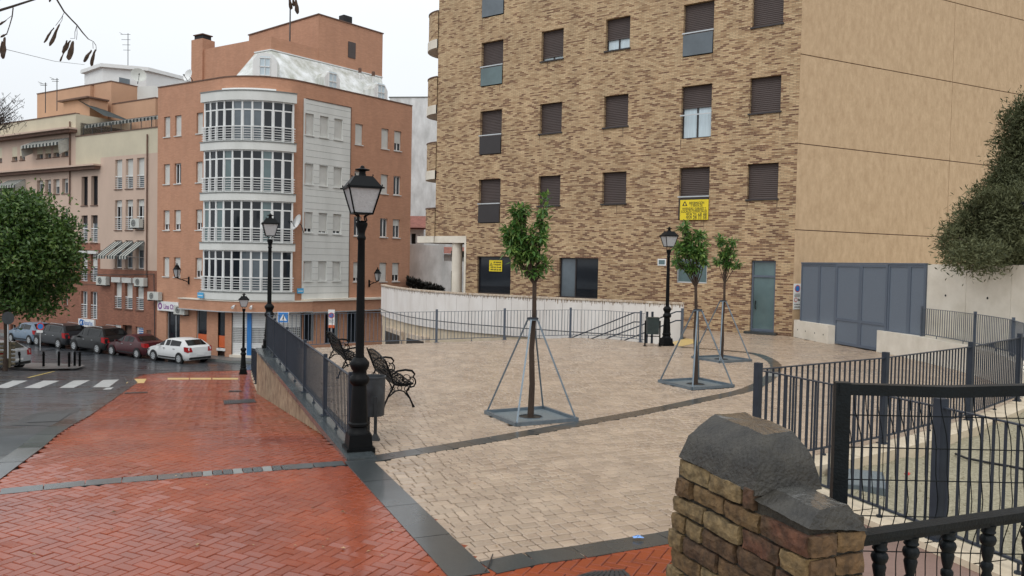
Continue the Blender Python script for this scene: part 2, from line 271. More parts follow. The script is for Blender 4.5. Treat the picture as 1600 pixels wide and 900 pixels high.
# ------------------------------------------------------------------ mesh builder
Z = Vector((0, 0, 1))
class MB:
    def __init__(s): s.v = []; s.f = []; s.m = []; s.uv = []; s.mats = []; s.rnd = []; s.sm = []; s.cr = 0.0
    def mi(s, m):
        m = MT[m] if isinstance(m, str) else m
        if m not in s.mats: s.mats.append(m)
        return s.mats.index(m)
    def face(s, pts, m, uv=None, smooth=False):
        b = len(s.v); s.v += [tuple(p) for p in pts]; s.f.append(tuple(range(b, b + len(pts)))); s.m.append(s.mi(m))
        s.uv.append(uv or [(0, 0)] * len(pts)); s.rnd.append(s.cr); s.sm.append(smooth)
    def mesh_faces(s, verts, faces, m, smooth=False):
        b = len(s.v); s.v += [tuple(p) for p in verts]; k = s.mi(m)
        for f in faces:
            s.f.append(tuple(b + i for i in f)); s.m.append(k); s.uv.append([(verts[i][0] + verts[i][1], verts[i][2]) for i in f]); s.rnd.append(s.cr); s.sm.append(smooth)
    def box(s, c, size, m, X=None, Y=None, Zx=None, taper=1.0):
        X = X or Vector((1, 0, 0)); Y = Y or Vector((0, 1, 0)); Zz = Zx or Z; c = Vector(c)
        a, b, d = size[0] / 2, size[1] / 2, size[2] / 2; P = []
        for k in (-1, 1):
            t = 1 if k < 0 else taper
            for i, j in ((-1, -1), (1, -1), (1, 1), (-1, 1)): P.append(c + X * (a * i * t) + Y * (b * j * t) + Zz * (d * k))
        s.mesh_faces(P, [(3, 2, 1, 0), (4, 5, 6, 7), (0, 1, 5, 4), (1, 2, 6, 5), (2, 3, 7, 6), (3, 0, 4, 7)], m)
    def fbox(s, fr, ua, ub, za, zb, na, nb, m):       # box in a wall frame
        c = fr.pt((ua + ub) / 2, (za + zb) / 2, (na + nb) / 2)
        P = [fr.pt(u, z, n) for z in (za, zb) for (u, n) in ((ua, na), (ub, na), (ub, nb), (ua, nb))]
        b = len(s.v); s.v += [tuple(p) for p in P]; k = s.mi(m)
        UV = [(u, z) for z in (za, zb) for (u, n) in ((ua, na), (ub, na), (ub, nb), (ua, nb))]
        UV2 = [(u + n, z) for z in (za, zb) for (u, n) in ((ua, na), (ub, na), (ub, nb), (ua, nb))]
        for f in [(3, 2, 1, 0), (4, 5, 6, 7), (0, 1, 5, 4), (1, 2, 6, 5), (2, 3, 7, 6), (3, 0, 4, 7)]:
            s.f.append(tuple(b + i for i in f)); s.m.append(k); s.uv.append([UV2[i] for i in f]); s.rnd.append(s.cr); s.sm.append(False)
    def tube(s, pts, r, m, n=6, caps=True, closed=False):
        pts = [Vector(p) for p in pts]; R = r if isinstance(r, (list, tuple)) else [r] * len(pts)
        rings = []; ref = None
        L = len(pts)
        for i, p in enumerate(pts):
            if closed: t = pts[(i + 1) % L] - pts[i - 1]
            else: t = pts[min(i + 1, L - 1)] - pts[max(i - 1, 0)]
            if t.length < 1e-9: t = Vector((0, 0, 1))
            t.normalize()
            if ref is None:
                ref = Vector((1, 0, 0)) if abs(t.x) < .8 else Vector((0, 1, 0))
            a = (ref - t * ref.dot(t))
            if a.length < 1e-4: a = t.orthogonal()
            a.normalize(); ref = a; b = t.cross(a)
            rings.append([p + (a * cos(2 * pi * (k + .5) / n) + b * sin(2 * pi * (k + .5) / n)) * R[i] for k in range(n)])
        V = [q for rg in rings for q in rg]; F = []
        m_ = L if closed else L - 1
        for i in range(m_):
            j = (i + 1) % L
            for k in range(n): F.append((i * n + k, i * n + (k + 1) % n, j * n + (k + 1) % n, j * n + k))
        if caps and not closed: F += [tuple(range(n - 1, -1, -1)), tuple(range((L - 1) * n, L * n))]
        s.mesh_faces(V, F, m, smooth=n > 5)
    def lathe(s, c, prof, m, n=12, smooth=True, rot=0.0):
        c = Vector(c); V = []; F = []
        for r, z in prof:
            for k in range(n):
                a = 2 * pi * k / n + rot; V.append(c + Vector((r * cos(a), r * sin(a), z)))
        for i in range(len(prof) - 1):
            for k in range(n): F.append((i * n + k, i * n + (k + 1) % n, (i + 1) * n + (k + 1) % n, (i + 1) * n + k))
        F += [tuple(range(n - 1, -1, -1)), tuple(range((len(prof) - 1) * n, len(prof) * n))]
        s.mesh_faces(V, F, m, smooth)
    def prism(s, poly, z0, z1, m, mtop=None, uvwall=True):
        n = len(poly); area = sum(poly[i][0] * poly[(i + 1) % n][1] - poly[(i + 1) % n][0] * poly[i][1] for i in range(n))
        if area < 0: poly = poly[::-1]
        u = 0
        for i in range(n):
            a, b = poly[i], poly[(i + 1) % n]; l = math.hypot(b[0] - a[0], b[1] - a[1])
            s.face([(a[0], a[1], z0), (b[0], b[1], z0), (b[0], b[1], z1), (a[0], a[1], z1)], m, [(u, z0), (u + l, z0), (u + l, z1), (u, z1)]); u += l
        s.face([(p[0], p[1], z1) for p in poly], mtop or m); s.face([(p[0], p[1], z0) for p in poly[::-1]], mtop or m)
    def build(s, name, parent=None, origin=None, **tags):
        o = origin if origin is not None else (parent_world(parent) if parent else Vector((0, 0, 0)))
        me = bpy.data.meshes.new(name)
        me.from_pydata([(x - o[0], y - o[1], z - o[2]) for x, y, z in s.v], [], s.f)
        for m in s.mats: me.materials.append(m)
        me.polygons.foreach_set('material_index', s.m); me.polygons.foreach_set('use_smooth', s.sm)
        ul = me.uv_layers.new(name='UVMap'); flat = [c for f in s.uv for p in f for c in p]; ul.data.foreach_set('uv', flat)
        if any(s.rnd):
            at = me.attributes.new('rnd', 'FLOAT', 'FACE'); at.data.foreach_set('value', s.rnd)
        me.update()
        ob = bpy.data.objects.new(name, me); COL.objects.link(ob)
        if parent: ob.parent = parent; ob.location = Vector(o) - parent_world(parent)
        else: ob.location = o
        for k, v in tags.items():
            if v is not None: ob[k] = v
        if s.sm and any(s.sm):
            try: me.set_sharp_from_angle(angle=radians(40))
            except Exception: pass
        return ob
def parent_world(o):
    p = Vector((0, 0, 0))
    while o is not None: p = p + o.location; o = o.parent
    return p
def thing(name, label, cat, loc=(0, 0, 0), group=None, rz=0):
    o = bpy.data.objects.new(name, None); COL.objects.link(o); o.location = loc; o.empty_display_size = .2
    o.rotation_euler = (0, 0, rz); o['label'] = label; o['category'] = cat
    if group: o['group'] = group
    return o
def tag(o, label, cat, group=None):
    o['label'] = label; o['category'] = cat
    if group: o['group'] = group
    return o
def struct(mb, name, **k): return mb.build(name, kind='structure', **k)
def kids(o): return [c for c in bpy.data.objects if c.parent == o]
def copy_tree(root, loc, rz=None, label=None, group=None, children=None):
    r = root.copy(); COL.objects.link(r); r.location = loc
    if rz is not None: r.rotation_euler = (0, 0, rz)
    if label: r['label'] = label
    if group: r['group'] = group
    for ch, gs in children:
        c = ch.copy(); COL.objects.link(c); c.parent = r
        for g in gs:
            d = g.copy(); COL.objects.link(d); d.parent = c
    return r
def tree_of(root): return [(c, kids(c)) for c in kids(root)]
def inst(me_ob, parent, loc, name=None, rz=None, scale=None):        # another child sharing the mesh
    o = me_ob.copy(); COL.objects.link(o); o.parent = parent; o.location = loc
    if rz is not None: o.rotation_euler = (0, 0, rz)
    if scale: o.scale = scale
    return o

def text_mesh(txt, size, m, fr, u, z, n, name, parent, align='CENTER', width=None, bold=0.0):
    cu = bpy.data.curves.new(name, 'FONT'); cu.body = txt; cu.size = size; cu.align_x = align; cu.align_y = 'CENTER'; cu.extrude = .004; cu.offset = bold
    to = bpy.data.objects.new('tmp', cu); COL.objects.link(to)
    bpy.context.view_layer.update()
    dg = bpy.context.evaluated_depsgraph_get(); me = bpy.data.meshes.new_from_object(to.evaluated_get(dg))
    wd = to.dimensions.x; bpy.data.objects.remove(to)
    ob = bpy.data.objects.new(name, me); COL.objects.link(ob); me.materials.clear(); me.materials.append(MT[m])
    sx = width / wd if width and wd > 0 else 1
    # text +X must run to the right as seen from outside
    side = 1 if (fr.D.cross(Z)).dot(fr.N) > 0 else -1
    Xa = fr.D * side; Rm = Matrix((Xa * sx, Z, fr.N)).transposed()
    me.transform(Rm.to_4x4())
    o = fr.pt(u, z, n)
    if parent: ob.parent = parent; ob.location = o - parent_world(parent)
    else: ob.location = o
    return ob

def wall(mb, fr, u0, u1, z0, z1, holes, m, depth=.16, mrev=None, ztop=None):
    """front sheet with real openings and reveals; holes = (ua,ub,za,zb)"""
    us = sorted({u0, u1, *[min(max(h[0], u0), u1) for h in holes], *[min(max(h[1], u0), u1) for h in holes]})
    zs = sorted({z0, z1, *[min(max(h[2], z0), z1) for h in holes], *[min(max(h[3], z0), z1) for h in holes]})
    for i in range(len(us) - 1):
        k = 0
        while k < len(zs) - 1:
            uc = (us[i] + us[i + 1]) / 2; zc = (zs[k] + zs[k + 1]) / 2
            if us[i + 1] - us[i] < 1e-5 or any(h[0] < uc < h[1] and h[2] < zc < h[3] for h in holes): k += 1; continue
            j = k
            while j + 1 < len(zs) - 1 and not any(h[0] < uc < h[1] and h[2] < (zs[j + 1] + zs[j + 2]) / 2 < h[3] for h in holes): j += 1
            a, b, c, d = us[i], us[i + 1], zs[k], zs[j + 1]
            mb.face([fr.pt(a, c), fr.pt(b, c), fr.pt(b, d), fr.pt(a, d)], m, [(a, c), (b, c), (b, d), (a, d)])
            k = j + 1
    for (a, b, c, d) in holes:
        a = max(a, u0); b = min(b, u1); c = max(c, z0); d = min(d, z1)
        if b <= a or d <= c: continue
        q = mrev or m; D = -depth
        mb.face([fr.pt(a, c), fr.pt(a, d), fr.pt(a, d, D), fr.pt(a, c, D)], q, [(a, c), (a, d), (a + D, d), (a + D, c)])
        mb.face([fr.pt(b, d), fr.pt(b, c), fr.pt(b, c, D), fr.pt(b, d, D)], q, [(b, d), (b, c), (b - D, c), (b - D, d)])
        mb.face([fr.pt(a, d), fr.pt(b, d), fr.pt(b, d, D), fr.pt(a, d, D)], q, [(a, d), (b, d), (b, d + D), (a, d + D)])
        mb.face([fr.pt(b, c), fr.pt(a, c), fr.pt(a, c, D), fr.pt(b, c, D)], q, [(b, c), (a, c), (a, c - D), (b, c - D)])

def slats(mb, fr, ua, ub, za, zb, n0, m, pitch=.055, d=.012):
    k = max(2, int((zb - za) / pitch)); h = (zb - za) / k
    for i in range(k):
        z = za + i * h
        mb.face([fr.pt(ua, z, n0), fr.pt(ub, z, n0), fr.pt(ub, z + h * .5, n0 + d), fr.pt(ua, z + h * .5, n0 + d)], m)
        mb.face([fr.pt(ua, z + h * .5, n0 + d), fr.pt(ub, z + h * .5, n0 + d), fr.pt(ub, z + h, n0), fr.pt(ua, z + h, n0)], m)

def window(par, fr, ua, ub, za, zb, shut=1.0, frame='white_paint', shutter='shutter_white', glass='glass', depth=.15, sill=None, guard=None, mull=1, pane='glass', fw=.06, head=0.0, slat=.055, rail=None, curtain=False, name='window'):
    """window > shutter, pane(s), sill, guard; measured in the wall frame"""
    if ua > ub: ua, ub = ub, ua
    D = -depth; f = MB()
    f.fbox(fr, ua, ua + fw, za, zb, D - .05, D + .02, frame); f.fbox(fr, ub - fw, ub, za, zb, D - .05, D + .02, frame)
    f.fbox(fr, ua + fw, ub - fw, zb - fw, zb, D - .05, D + .02, frame); f.fbox(fr, ua + fw, ub - fw, za, za + fw, D - .05, D + .02, frame)
    zs = zb - (zb - za) * shut
    W = ub - ua
    if shut < .97 and mull:
        for i in range(1, mull + 1):
            u = ua + W * i / (mull + 1); f.fbox(fr, u - fw * .6, u + fw * .6, za + fw, zb - fw, D - .045, D + .015, frame)
    wo = f.build(name, par)
    if shut < .97:
        for i in range(mull + 1):
            a = ua + W * i / (mull + 1) + fw * .5; b = ua + W * (i + 1) / (mull + 1) - fw * .5
            g = MB(); g.fbox(fr, a, b, za + fw * .5, zb - fw * .5, D - .03, D - .018, curtain or glass); g.build('pane', wo)
    if shut > .02:
        s_ = MB(); slats(s_, fr, ua + fw * .3, ub - fw * .3, max(zs, za + .01), zb - .01, D + .03, shutter, slat)
        s_.fbox(fr, ua + fw * .3, ub - fw * .3, max(zs, za + .01) - .0, max(zs, za + .01) + .04, D + .03, D + .05, shutter)
        s_.build('shutter', wo)
    if sill:
        q = MB(); q.fbox(fr, ua - .05, ub + .05, za - .06, za - .002, -depth + .02, .06, sill); q.build('sill', wo)
    if guard:
        q = MB(); q.fbox(fr, ua + .02, ub - .02, za + .04, za + guard[0] - .04, .03, .045, guard[1]); go = q.build('glass_guard', wo)
        q = MB(); q.fbox(fr, ua - .02, ub + .02, za + guard[0], za + guard[0] + .05, .02, .07, 'alu')
        q.build('guard_rail', wo)
    if rail:
        q = MB(); q.fbox(fr, ua + .01, ub - .01, za + rail, za + rail + .05, -.05, -.02, 'white_paint')
        k = int(rail / .13)
        for i in range(k): q.fbox(fr, ua + .01, ub - .01, za + .05 + i * .13, za + .075 + i * .13, -.045, -.025, 'white_paint')
        q.build('window_rail', wo)
    # dark room behind
    return wo

def rect(fr, x0, y0, x1, y1, n=0.0):
    xc, yc = (x0 + x1) / 2, (y0 + y1) / 2
    ua, ub = fr.px(x0, yc, n)[0], fr.px(x1, yc, n)[0]; zb, za = fr.px(xc, y0, n)[1], fr.px(xc, y1, n)[1]
    return (min(ua, ub), max(ua, ub), za, zb)
def pzz(px, py, z):
    d = ray(px, py); t = (z - CAM.z) / d.z; return CAM + d * t

# ================================================================== brick apartment block
C0 = Vector((10.91, 31.04, 0))
B = Fr(C0, (-.803, .596)); B.N = Vector((-.596, -.803, 0))
SD = Fr(C0, (.893, .45)); SD.N = Vector((.45, -.893, 0))
bb = thing('apartment_block', 'tall mottled tan and brown brick block with brown shutters and stucco side wall', 'building', tuple(C0))
tall = [(14.42, 15.80), (3.55, 4.90)]; small = [(10.90, 12.15), (7.42, 8.65), (.71, 1.95)]
rows = [5.37 + 3.41 * k for k in range(5)]
holes = []; wins = []
for k, z in enumerate(rows):
    for i, (a, b) in enumerate(tall): holes.append((a, b, z - .79, z + 1.41)); wins.append(('t', i, k, a, b, z - .79, z + 1.41))
    for i, (a, b) in enumerate(small): holes.append((a, b, z, z + 1.41)); wins.append(('s', i, k, a, b, z, z + 1.41))
gh = [(13.69, 15.81, 1.06, 2.93), (8.75, 10.87, 1.06, 2.92), (3.55, 4.91, 1.94, 2.95), (.70, 1.68, .10, 2.93)]
mb = MB()
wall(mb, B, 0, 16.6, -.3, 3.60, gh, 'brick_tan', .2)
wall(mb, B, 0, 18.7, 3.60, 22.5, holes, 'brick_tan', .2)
# left return wall above the porch and porch back wall
L2 = B.pt(18.7, 0, 0); T = B.N * -1
for (p, q, z0, z1) in [(B.pt(18.7, 0, 0), B.pt(18.7, 0, -11), 3.60, 22.5), (B.pt(16.6, 0, 0), B.pt(16.6, 0, -11), -.3, 3.60)]:
    mb.face([(p.x, p.y, z0), (q.x, q.y, z0), (q.x, q.y, z1), (p.x, p.y, z1)], 'brick_tan', [(0, z0), (11, z0), (11, z1), (0, z1)])
mb.build('brick_wall', bb)
mb = MB()                                            # body behind the facing, floor slab over the porch
mb.fbox(B, .02, 16.58, -4.2, 3.58, -10.9, -.32, 'roof_dark'); mb.fbox(B, .02, 18.66, 3.58, 22.4, -10.9, -.32, 'roof_dark')
mb.build('inner_body', bb)
mb = MB(); mb.fbox(B, -.02, 18.72, 22.5, 22.7, -11, .06, 'concrete'); mb.build('roof', bb)
for kind, i, k, a, b, z0, z1 in wins:
    if kind == 't':
        sh, cur, g = 1.0, None, (.95, 'glass')
        if i == 0: sh = {0: 1, 1: 1, 2: .66, 3: .3, 4: 1}[k]; g = (.95, {0: 'frame_brown', 1: 'frame_brown', 2: 'glass_teal', 3: 'glass_blue', 4: 'glass_blue'}[k])
        else:
            sh = {0: .58, 1: .42, 2: 1, 3: .5, 4: 1}[k]; g = (.95, {0: 'frame_brown', 1: 'glass_teal', 2: 'glass_blue', 3: 'glass_blue', 4: 'glass_blue'}[k])
            if k == 1: cur = 'curtain'; g = None
        window(bb, B, a, b, z0, z1, sh, 'frame_brown', 'shutter_brown', 'glass', .2, None, g, 1, curtain=cur, slat=.075)
        if k == 1 and i == 1:
            q = MB(); q.fbox(B, a - .02, b + .02, z0 + .95, z0 + 1.0, .02, .06, 'alu'); q.build('guard_rail', bb)
    else:
        sh = 1.0; cur = None
        if k == 2 and i == 0: sh = .88; cur = 'curtain'
        if k == 2 and i == 1: sh = .66; cur = 'curtain'
        window(bb, B, a, b, z0, z1, sh, 'frame_brown', 'shutter_brown', 'glass', .2, 'frame_brown', None, 1, curtain=cur, slat=.075)
def shopglass(par, fr, r, split, frame='frame_brown', glass='glass', D=-.15, fw=.06):
    a, b, z0, z1 = r; f = MB()
    f.fbox(fr, a, a + fw, z0, z1, D - .05, D + .03, frame); f.fbox(fr, b - fw, b, z0, z1, D - .05, D + .03, frame)
    f.fbox(fr, a + fw, b - fw, z1 - fw, z1, D - .05, D + .03, frame); f.fbox(fr, a + fw, b - fw, z0, z0 + fw, D - .05, D + .03, frame)
    us = [a] + [a + (b - a) * s for s in split] + [b]
    for u in us[1:-1]: f.fbox(fr, u - fw / 2, u + fw / 2, z0 + fw, z1 - fw, D - .045, D + .025, frame)
    wo = f.build('window', par)
    for i in range(len(us) - 1):
        g = MB(); g.fbox(fr, us[i] + .02, us[i + 1] - .02, z0 + .02, z1 - .02, D - .03, D - .015, glass if isinstance(glass, str) else glass[i]); g.build('pane', wo)
    return wo
shopglass(bb, B, gh[0], [], glass=['glass'])
shopglass(bb, B, gh[1], [.6], glass=['glass', 'glass_blue'])  # paler left pane colour imitates a grey reflection on dark glass
# small frosted window and green-glazed door
shopglass(bb, B, gh[2], [], 'alu', 'glass_teal', -.1, .05)
d = gh[3]; f = MB()
fw = .07
for (a, b, z0, z1) in [(d[0], d[0] + fw, d[2], d[3]), (d[1] - fw, d[1], d[2], d[3]), (d[0] + fw, d[1] - fw, d[3] - fw, d[3]), (d[0] + fw, d[1] - fw, 2.26, 2.34), (d[0] + fw, d[1] - fw, d[2], d[2] + .1)]:
    f.fbox(B, a, b, z0, z1, -.2, -.1, 'glass_teal' if 0 else 'gate')
dr = f.build('door', bb, label='teal glazed street door with a transom light')
for (a, b, z0, z1) in [(d[0] + fw, d[1] - fw, d[2] + .1, 2.26), (d[0] + fw, d[1] - fw, 2.34, d[3] - fw)]:
    q = MB(); q.fbox(B, a, b, z0, z1, -.17, -.15, 'glass_teal'); q.build('pane', dr)
q = MB(); q.tube([B.pt(1.5, 1.0, -.13), B.pt(1.5, 1.0, -.06), B.pt(1.5, 1.16, -.06), B.pt(1.5, 1.3, -.06), B.pt(1.5, 1.3, -.13)], .018, 'black_iron'); q.build('handle', dr)
q = MB(); q.fbox(B, d[0] - .15, d[1] + .15, 0.004, .10, -.2, .25, 'granite'); q.build('door_step', bb)
# white porch beam and column
q = MB(); q.fbox(B, 16.55, 19.95, 3.60, 3.95, -.9, .03, 'concrete'); q.fbox(B, 16.55, 18.7, 3.58, 3.62, -10.9, -.9, 'white_render'); q.build('porch_beam', bb)
q = MB(); c = B.pt(17.45, 0, -.35); q.lathe((c.x, c.y, 0), [(.27, -1.2), (.27, 3.59)], 'concrete', 20); q.build('porch_column', bb)
q = MB(); q.fbox(B, 16.55, 16.66, 0.6, 3.6, .0, .03, 'concrete'); q.build('wall_trim', bb)
# curved corner balconies: slab, brick parapet
def arc_pts(R, a0, a1, n, c):
    return [Vector((c.x + (-B.N.x) * 0, c.y, 0)) for _ in range(0)]
cc = B.pt(18.7, 0, -1.42)
def bal(phi, R): return cc + B.N * (R * cos(phi)) + B.D * (R * sin(phi))
for k in range(6):
    zf = 6.95 + 3.41 * (k - 1)                       # underside of slab
    if k == 0: zs0, zs1, zp = 3.60, 3.95, 5.40
    else: zs0, zs1, zp = zf, zf + .45, zf + 1.9
    N_ = 18
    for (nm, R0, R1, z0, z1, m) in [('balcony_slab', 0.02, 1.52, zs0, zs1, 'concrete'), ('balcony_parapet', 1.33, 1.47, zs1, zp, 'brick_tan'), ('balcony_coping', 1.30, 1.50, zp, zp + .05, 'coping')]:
        q = MB(); P = [pi * i / N_ for i in range(N_ + 1)]
        for i in range(N_):
            a, b = P[i], P[i + 1]
            A0, B0, A1, B1 = bal(a, R0), bal(b, R0), bal(a, R1), bal(b, R1)
            z = lambda p, h: (p.x, p.y, h)
            q.face([z(A1, z0), z(B1, z0), z(B1, z1), z(A1, z1)], m, [(R1 * a, z0), (R1 * b, z0), (R1 * b, z1), (R1 * a, z1)], smooth=False)
            q.face([z(A0, z0), z(B0, z0), z(B0, z1), z(A0, z1)], m, [(R0 * a, z0), (R0 * b, z0), (R0 * b, z1), (R0 * a, z1)])
            q.face([z(A0, z1), z(B0, z1), z(B1, z1), z(A1, z1)], m); q.face([z(A0, z0), z(B0, z0), z(B1, z0), z(A1, z0)], m)
        q.build(nm, bb)
# stucco side: panels proud of the recessed joints
q = MB(); q.fbox(SD, 0.02, 26, -.3, 22.5, -10, -.03, 'coping'); q.build('side_backing', bb)
zz = [-.3, 4.14, 7.47, 10.89, 14.3, 17.7, 22.5]; uu = [0, 9.05, 18, 26]
for i in range(3):
    for j in range(6):
        q = MB(); q.fbox(SD, uu[i] + (0 if i == 0 else .012), uu[i + 1] - .012, zz[j] + .018, zz[j + 1] - .018, -.03, 0, 'stucco'); q.build('stucco_panel', bb)
# yellow sale boards (things on the wall)
def warn(mbx, fr, u, z, s, n):
    t = 1 if (fr.D.cross(Z)).dot(fr.N) > 0 else -1
    mbx.face([fr.pt(u - s / 2, z, n), fr.pt(u + s / 2, z, n), fr.pt(u, z + s * .9, n)], 'ink')
    mbx.face([fr.pt(u - s * .17, z + s * .1, n + .002), fr.pt(u + s * .17, z + s * .1, n + .002), fr.pt(u + s * .1, z + s * .5, n + .002), fr.pt(u - s * .1, z + s * .5, n + .002)], 'yellow')
a, b, z0, z1 = rect(B, 1063, 312, 1107, 343.5, .06)
def board(name, label, cat, fr, r, n, m, th=.03):
    q = MB(); q.fbox(fr, r[0], r[1], r[2], r[3], n, n + th, m); o = q.build(name, None, origin=fr.pt((r[0] + r[1]) / 2, r[2], n)); tag(o, label, cat); return o
sb = board('sale_board', 'yellow property sale board fixed across the shuttered window above the plaza trees', 'sign', B, (a, b, z0, z1), .06, 'yellow')
W = b - a; H = z1 - z0; uc = (a + b) / 2
lines = [('INFORMACIÓN', .83, .52, -.09), ('Y VENTA DE', .70, .42, -.09), ('VIVIENDAS, GARAJES Y', .55, .84, 0), ('LOCALES COMERCIALES', .42, .90, 0), ('959 25 68 48', .25, .72, -.09), ('959 28 33 58', .10, .72, -.09)]
for t, fz, wf, du in lines:
    text_mesh(t, .15 if fz > .35 else .2, 'ink', B, uc + du * W, z0 + fz * H, .092, 'lettering', sb, width=W * wf, bold=.0)
q = MB(); warn(q, B, b - W * .17, z0 + H * .70, W * .19, .0925); q.build('warning_symbol', sb)
a, b, z0, z1 = rect(B, 764, 406.5, 784, 424, -.1)
sb = board('rental_poster', 'small yellow poster hung inside the dark ground floor window left of the nearest tree', 'poster', B, (a, b, z0, z1), -.13, 'yellow', .01)
W = b - a; H = z1 - z0; uc = (a + b) / 2
for t, fz, wf, du in [('SE VENDE', .80, .58, -.13), ('O ALQUILA', .60, .6, -.13), ('959 25 68 48', .36, .82, -.02), ('959 28 33 58', .15, .82, -.02)]:
    text_mesh(t, .09, 'ink', B, uc + du * W, z0 + fz * H, -.117, 'lettering', sb, width=W * wf, bold=.003)
q = MB(); warn(q, B, b - W * .16, z0 + H * .5, W * .22, -.117); q.build('warning_symbol', sb)
r_ = rect(B, 1028, 404.5, 1041, 415); o = board('wall_plate', 'small pale blue plate in a white frame on the brick wall beside the far lamp', 'plate', B, r_, 0.0, 'white_paint'); q = MB(); q.fbox(B, r_[0] + .05, r_[1] - .05, r_[2] + .05, r_[3] - .05, .03, .034, 'glass_teal'); q.build('plate_face', o)
# two round-sign plates on the stucco strip beside the gate
def ring(mbx, c, X, Y, R, r, m, n=20):
    for i in range(n):
        a, b = 2 * pi * i / n, 2 * pi * (i + 1) / n
        if r <= 0: mbx.face([c, c + X * R * cos(a) + Y * R * sin(a), c + X * R * cos(b) + Y * R * sin(b)], m)
        else: mbx.face([c + X * r * cos(a) + Y * r * sin(a), c + X * R * cos(a) + Y * R * sin(a), c + X * R * cos(b) + Y * R * sin(b), c + X * r * cos(b) + Y * r * sin(b)], m)
q = MB(); q.fbox(SD, .02, .40, 1.05, 2.05, .0, .02, 'white_paint'); pl = q.build('parking_plate', None, origin=SD.pt(.2, 1.05)); tag(pl, 'tall white no parking plate on the stucco strip left of the blue grey gate', 'sign')
q = MB(); c = SD.pt(.21, 1.86, .023); ring(q, c, SD.D, Z, .14, .11, 'red'); ring(q, c, SD.D, Z, .11, 0, 'blue'); c2 = SD.pt(.14, 1.42, .023); ring(q, c2, SD.D, Z, .09, .065, 'red')
q.face([SD.pt(.26, 1.38, .023), SD.pt(.36, 1.38, .023), SD.pt(.36, 1.43, .023), SD.pt(.26, 1.47, .023)], 'ink'); q.build('round_symbols', pl)
for t, z, wd in [('VADO', 1.64, .26), ('PERMANENTE', 1.57, .30), ('NO APARCAR', 1.24, .30), ('LLAMAMOS GRÚA', 1.14, .30)]: text_mesh(t, .06, 'ink', SD, .21, z, .021, 'lettering', pl, width=wd)

# ================================================================== orange building
ZP = 13.87; ZG = -3.78
pR0 = pzz(470, 127.5, ZP); pR1 = pzz(642, 165.5, ZP); Rr = Fr(pR0, (pR1 - pR0)); Rr.N = Vector((Rr.D.y, -Rr.D.x, 0))
pL0 = pzz(247, 137.5, ZP); pL1 = pzz(335, 123.5, ZP); Ll = Fr(pL0, (pL0 - pL1)); Ll.N = Vector((Ll.D.y, -Ll.D.x, 0))
if Ll.N.y > 0: Ll.N = -Ll.N
if Rr.N.y > 0: Rr.N = -Rr.N
# corner
def isect(P, D, Q, E):
    det = D.x * (-E.y) + E.x * D.y; bx, by = Q.x - P.x, Q.y - P.y
    return (bx * (-E.y) + E.x * by) / det
uc_ = isect(Ll.P, Ll.D, Rr.P, Rr.D); CO = Ll.pt(uc_, 0)
dl = Ll.D; dr_ = Rr.D
half = math.acos(max(-1, min(1, dl.dot(dr_)))) / 2                   # half interior angle
TL = 3.5; rad = TL * math.tan(half)
cen = CO + (dl + dr_).normalized() * (TL / cos(half))
Ltan = uc_ + TL; Rtan = isect(Rr.P, Rr.D, Ll.P, Ll.D) + TL            # u of tangents
aL = atan2(Ll.N.y, Ll.N.x); aR = atan2(Rr.N.y, Rr.N.x)
while aR < aL: aR += 2 * pi
Rend = Rr.px(642, 300)[0]; Lend = 0.0
def path(o, s):       # s: <0 along left wall, 0..arc along fillet, beyond along right wall
    A = rad * (aR - aL)
    if s < 0: return Ll.pt(Ltan - s, 0, o)
    if s <= A:
        a = aL + s / rad; return cen + Vector((cos(a), sin(a), 0)) * (rad + o)
    return Rr.pt(Rtan + (s - A), 0, o)
ARC = rad * (aR - aL)
print('orange', 'corner', CO, 'rad', rad, 'arc', ARC, 'Lflat', Ltan, Lend, 'Rflat', Rtan, Rend)
ob_ = thing('corner_building', 'orange brick corner building with a rounded glazed bay and white mansard attic', 'building', (CO.x, CO.y, ZG))
def sheet(mb, o0, s0, s1, z0, z1, m, n=16, top=None, o1=None):
    for i in range(n):
        a = s0 + (s1 - s0) * i / n; b = s0 + (s1 - s0) * (i + 1) / n
        A, Bq = path(o0, a), path(o0, b)
        mb.face([(A.x, A.y, z0), (Bq.x, Bq.y, z0), (Bq.x, Bq.y, z1), (A.x, A.y, z1)], m, [(a, z0), (b, z0), (b, z1), (a, z1)], smooth=False)
        if o1 is not None:
            A1, B1 = path(o1, a), path(o1, b)
            mb.face([(A1.x, A1.y, z0), (B1.x, B1.y, z0), (B1.x, B1.y, z1), (A1.x, A1.y, z1)], m)
            for z in (z0, z1): mb.face([(A.x, A.y, z), (Bq.x, Bq.y, z), (B1.x, B1.y, z), (A1.x, A1.y, z)], m)
    if o1 is not None:
        for s in (s0, s1):
            A, A1 = path(o0, s), path(o1, s); mb.face([(A.x, A.y, z0), (A1.x, A1.y, z0), (A1.x, A1.y, z1), (A.x, A.y, z1)], m)
Lw = [(256, 182, 266, 214), (273, 180.5, 283.5, 212), (307, 176, 318, 208.5), (255.6, 256.7, 265.6, 287.8), (273, 255.5, 283, 286.7), (306, 252, 316.7, 285.6),
      (255.7, 328.5, 264.7, 360), (272, 328, 282, 359.5), (306, 327.7, 315, 359), (254.7, 401.7, 264, 432), (271.7, 402, 281.7, 432.5), (305, 403, 314.7, 434)]
Rwhite = [(476.7, 177.8, 490.4, 211), (499.3, 181.5, 513, 215), (521.6, 186, 534.4, 219), (475.5, 255.5, 489, 288), (498.8, 259, 512, 290.6), (521, 262, 534, 293),
          (475, 331.5, 488, 363), (497.5, 333, 510.5, 364.5), (519.7, 334.6, 532.5, 366), (473, 407.5, 487, 438), (496, 408, 509.5, 439), (518.7, 409, 532, 440)]
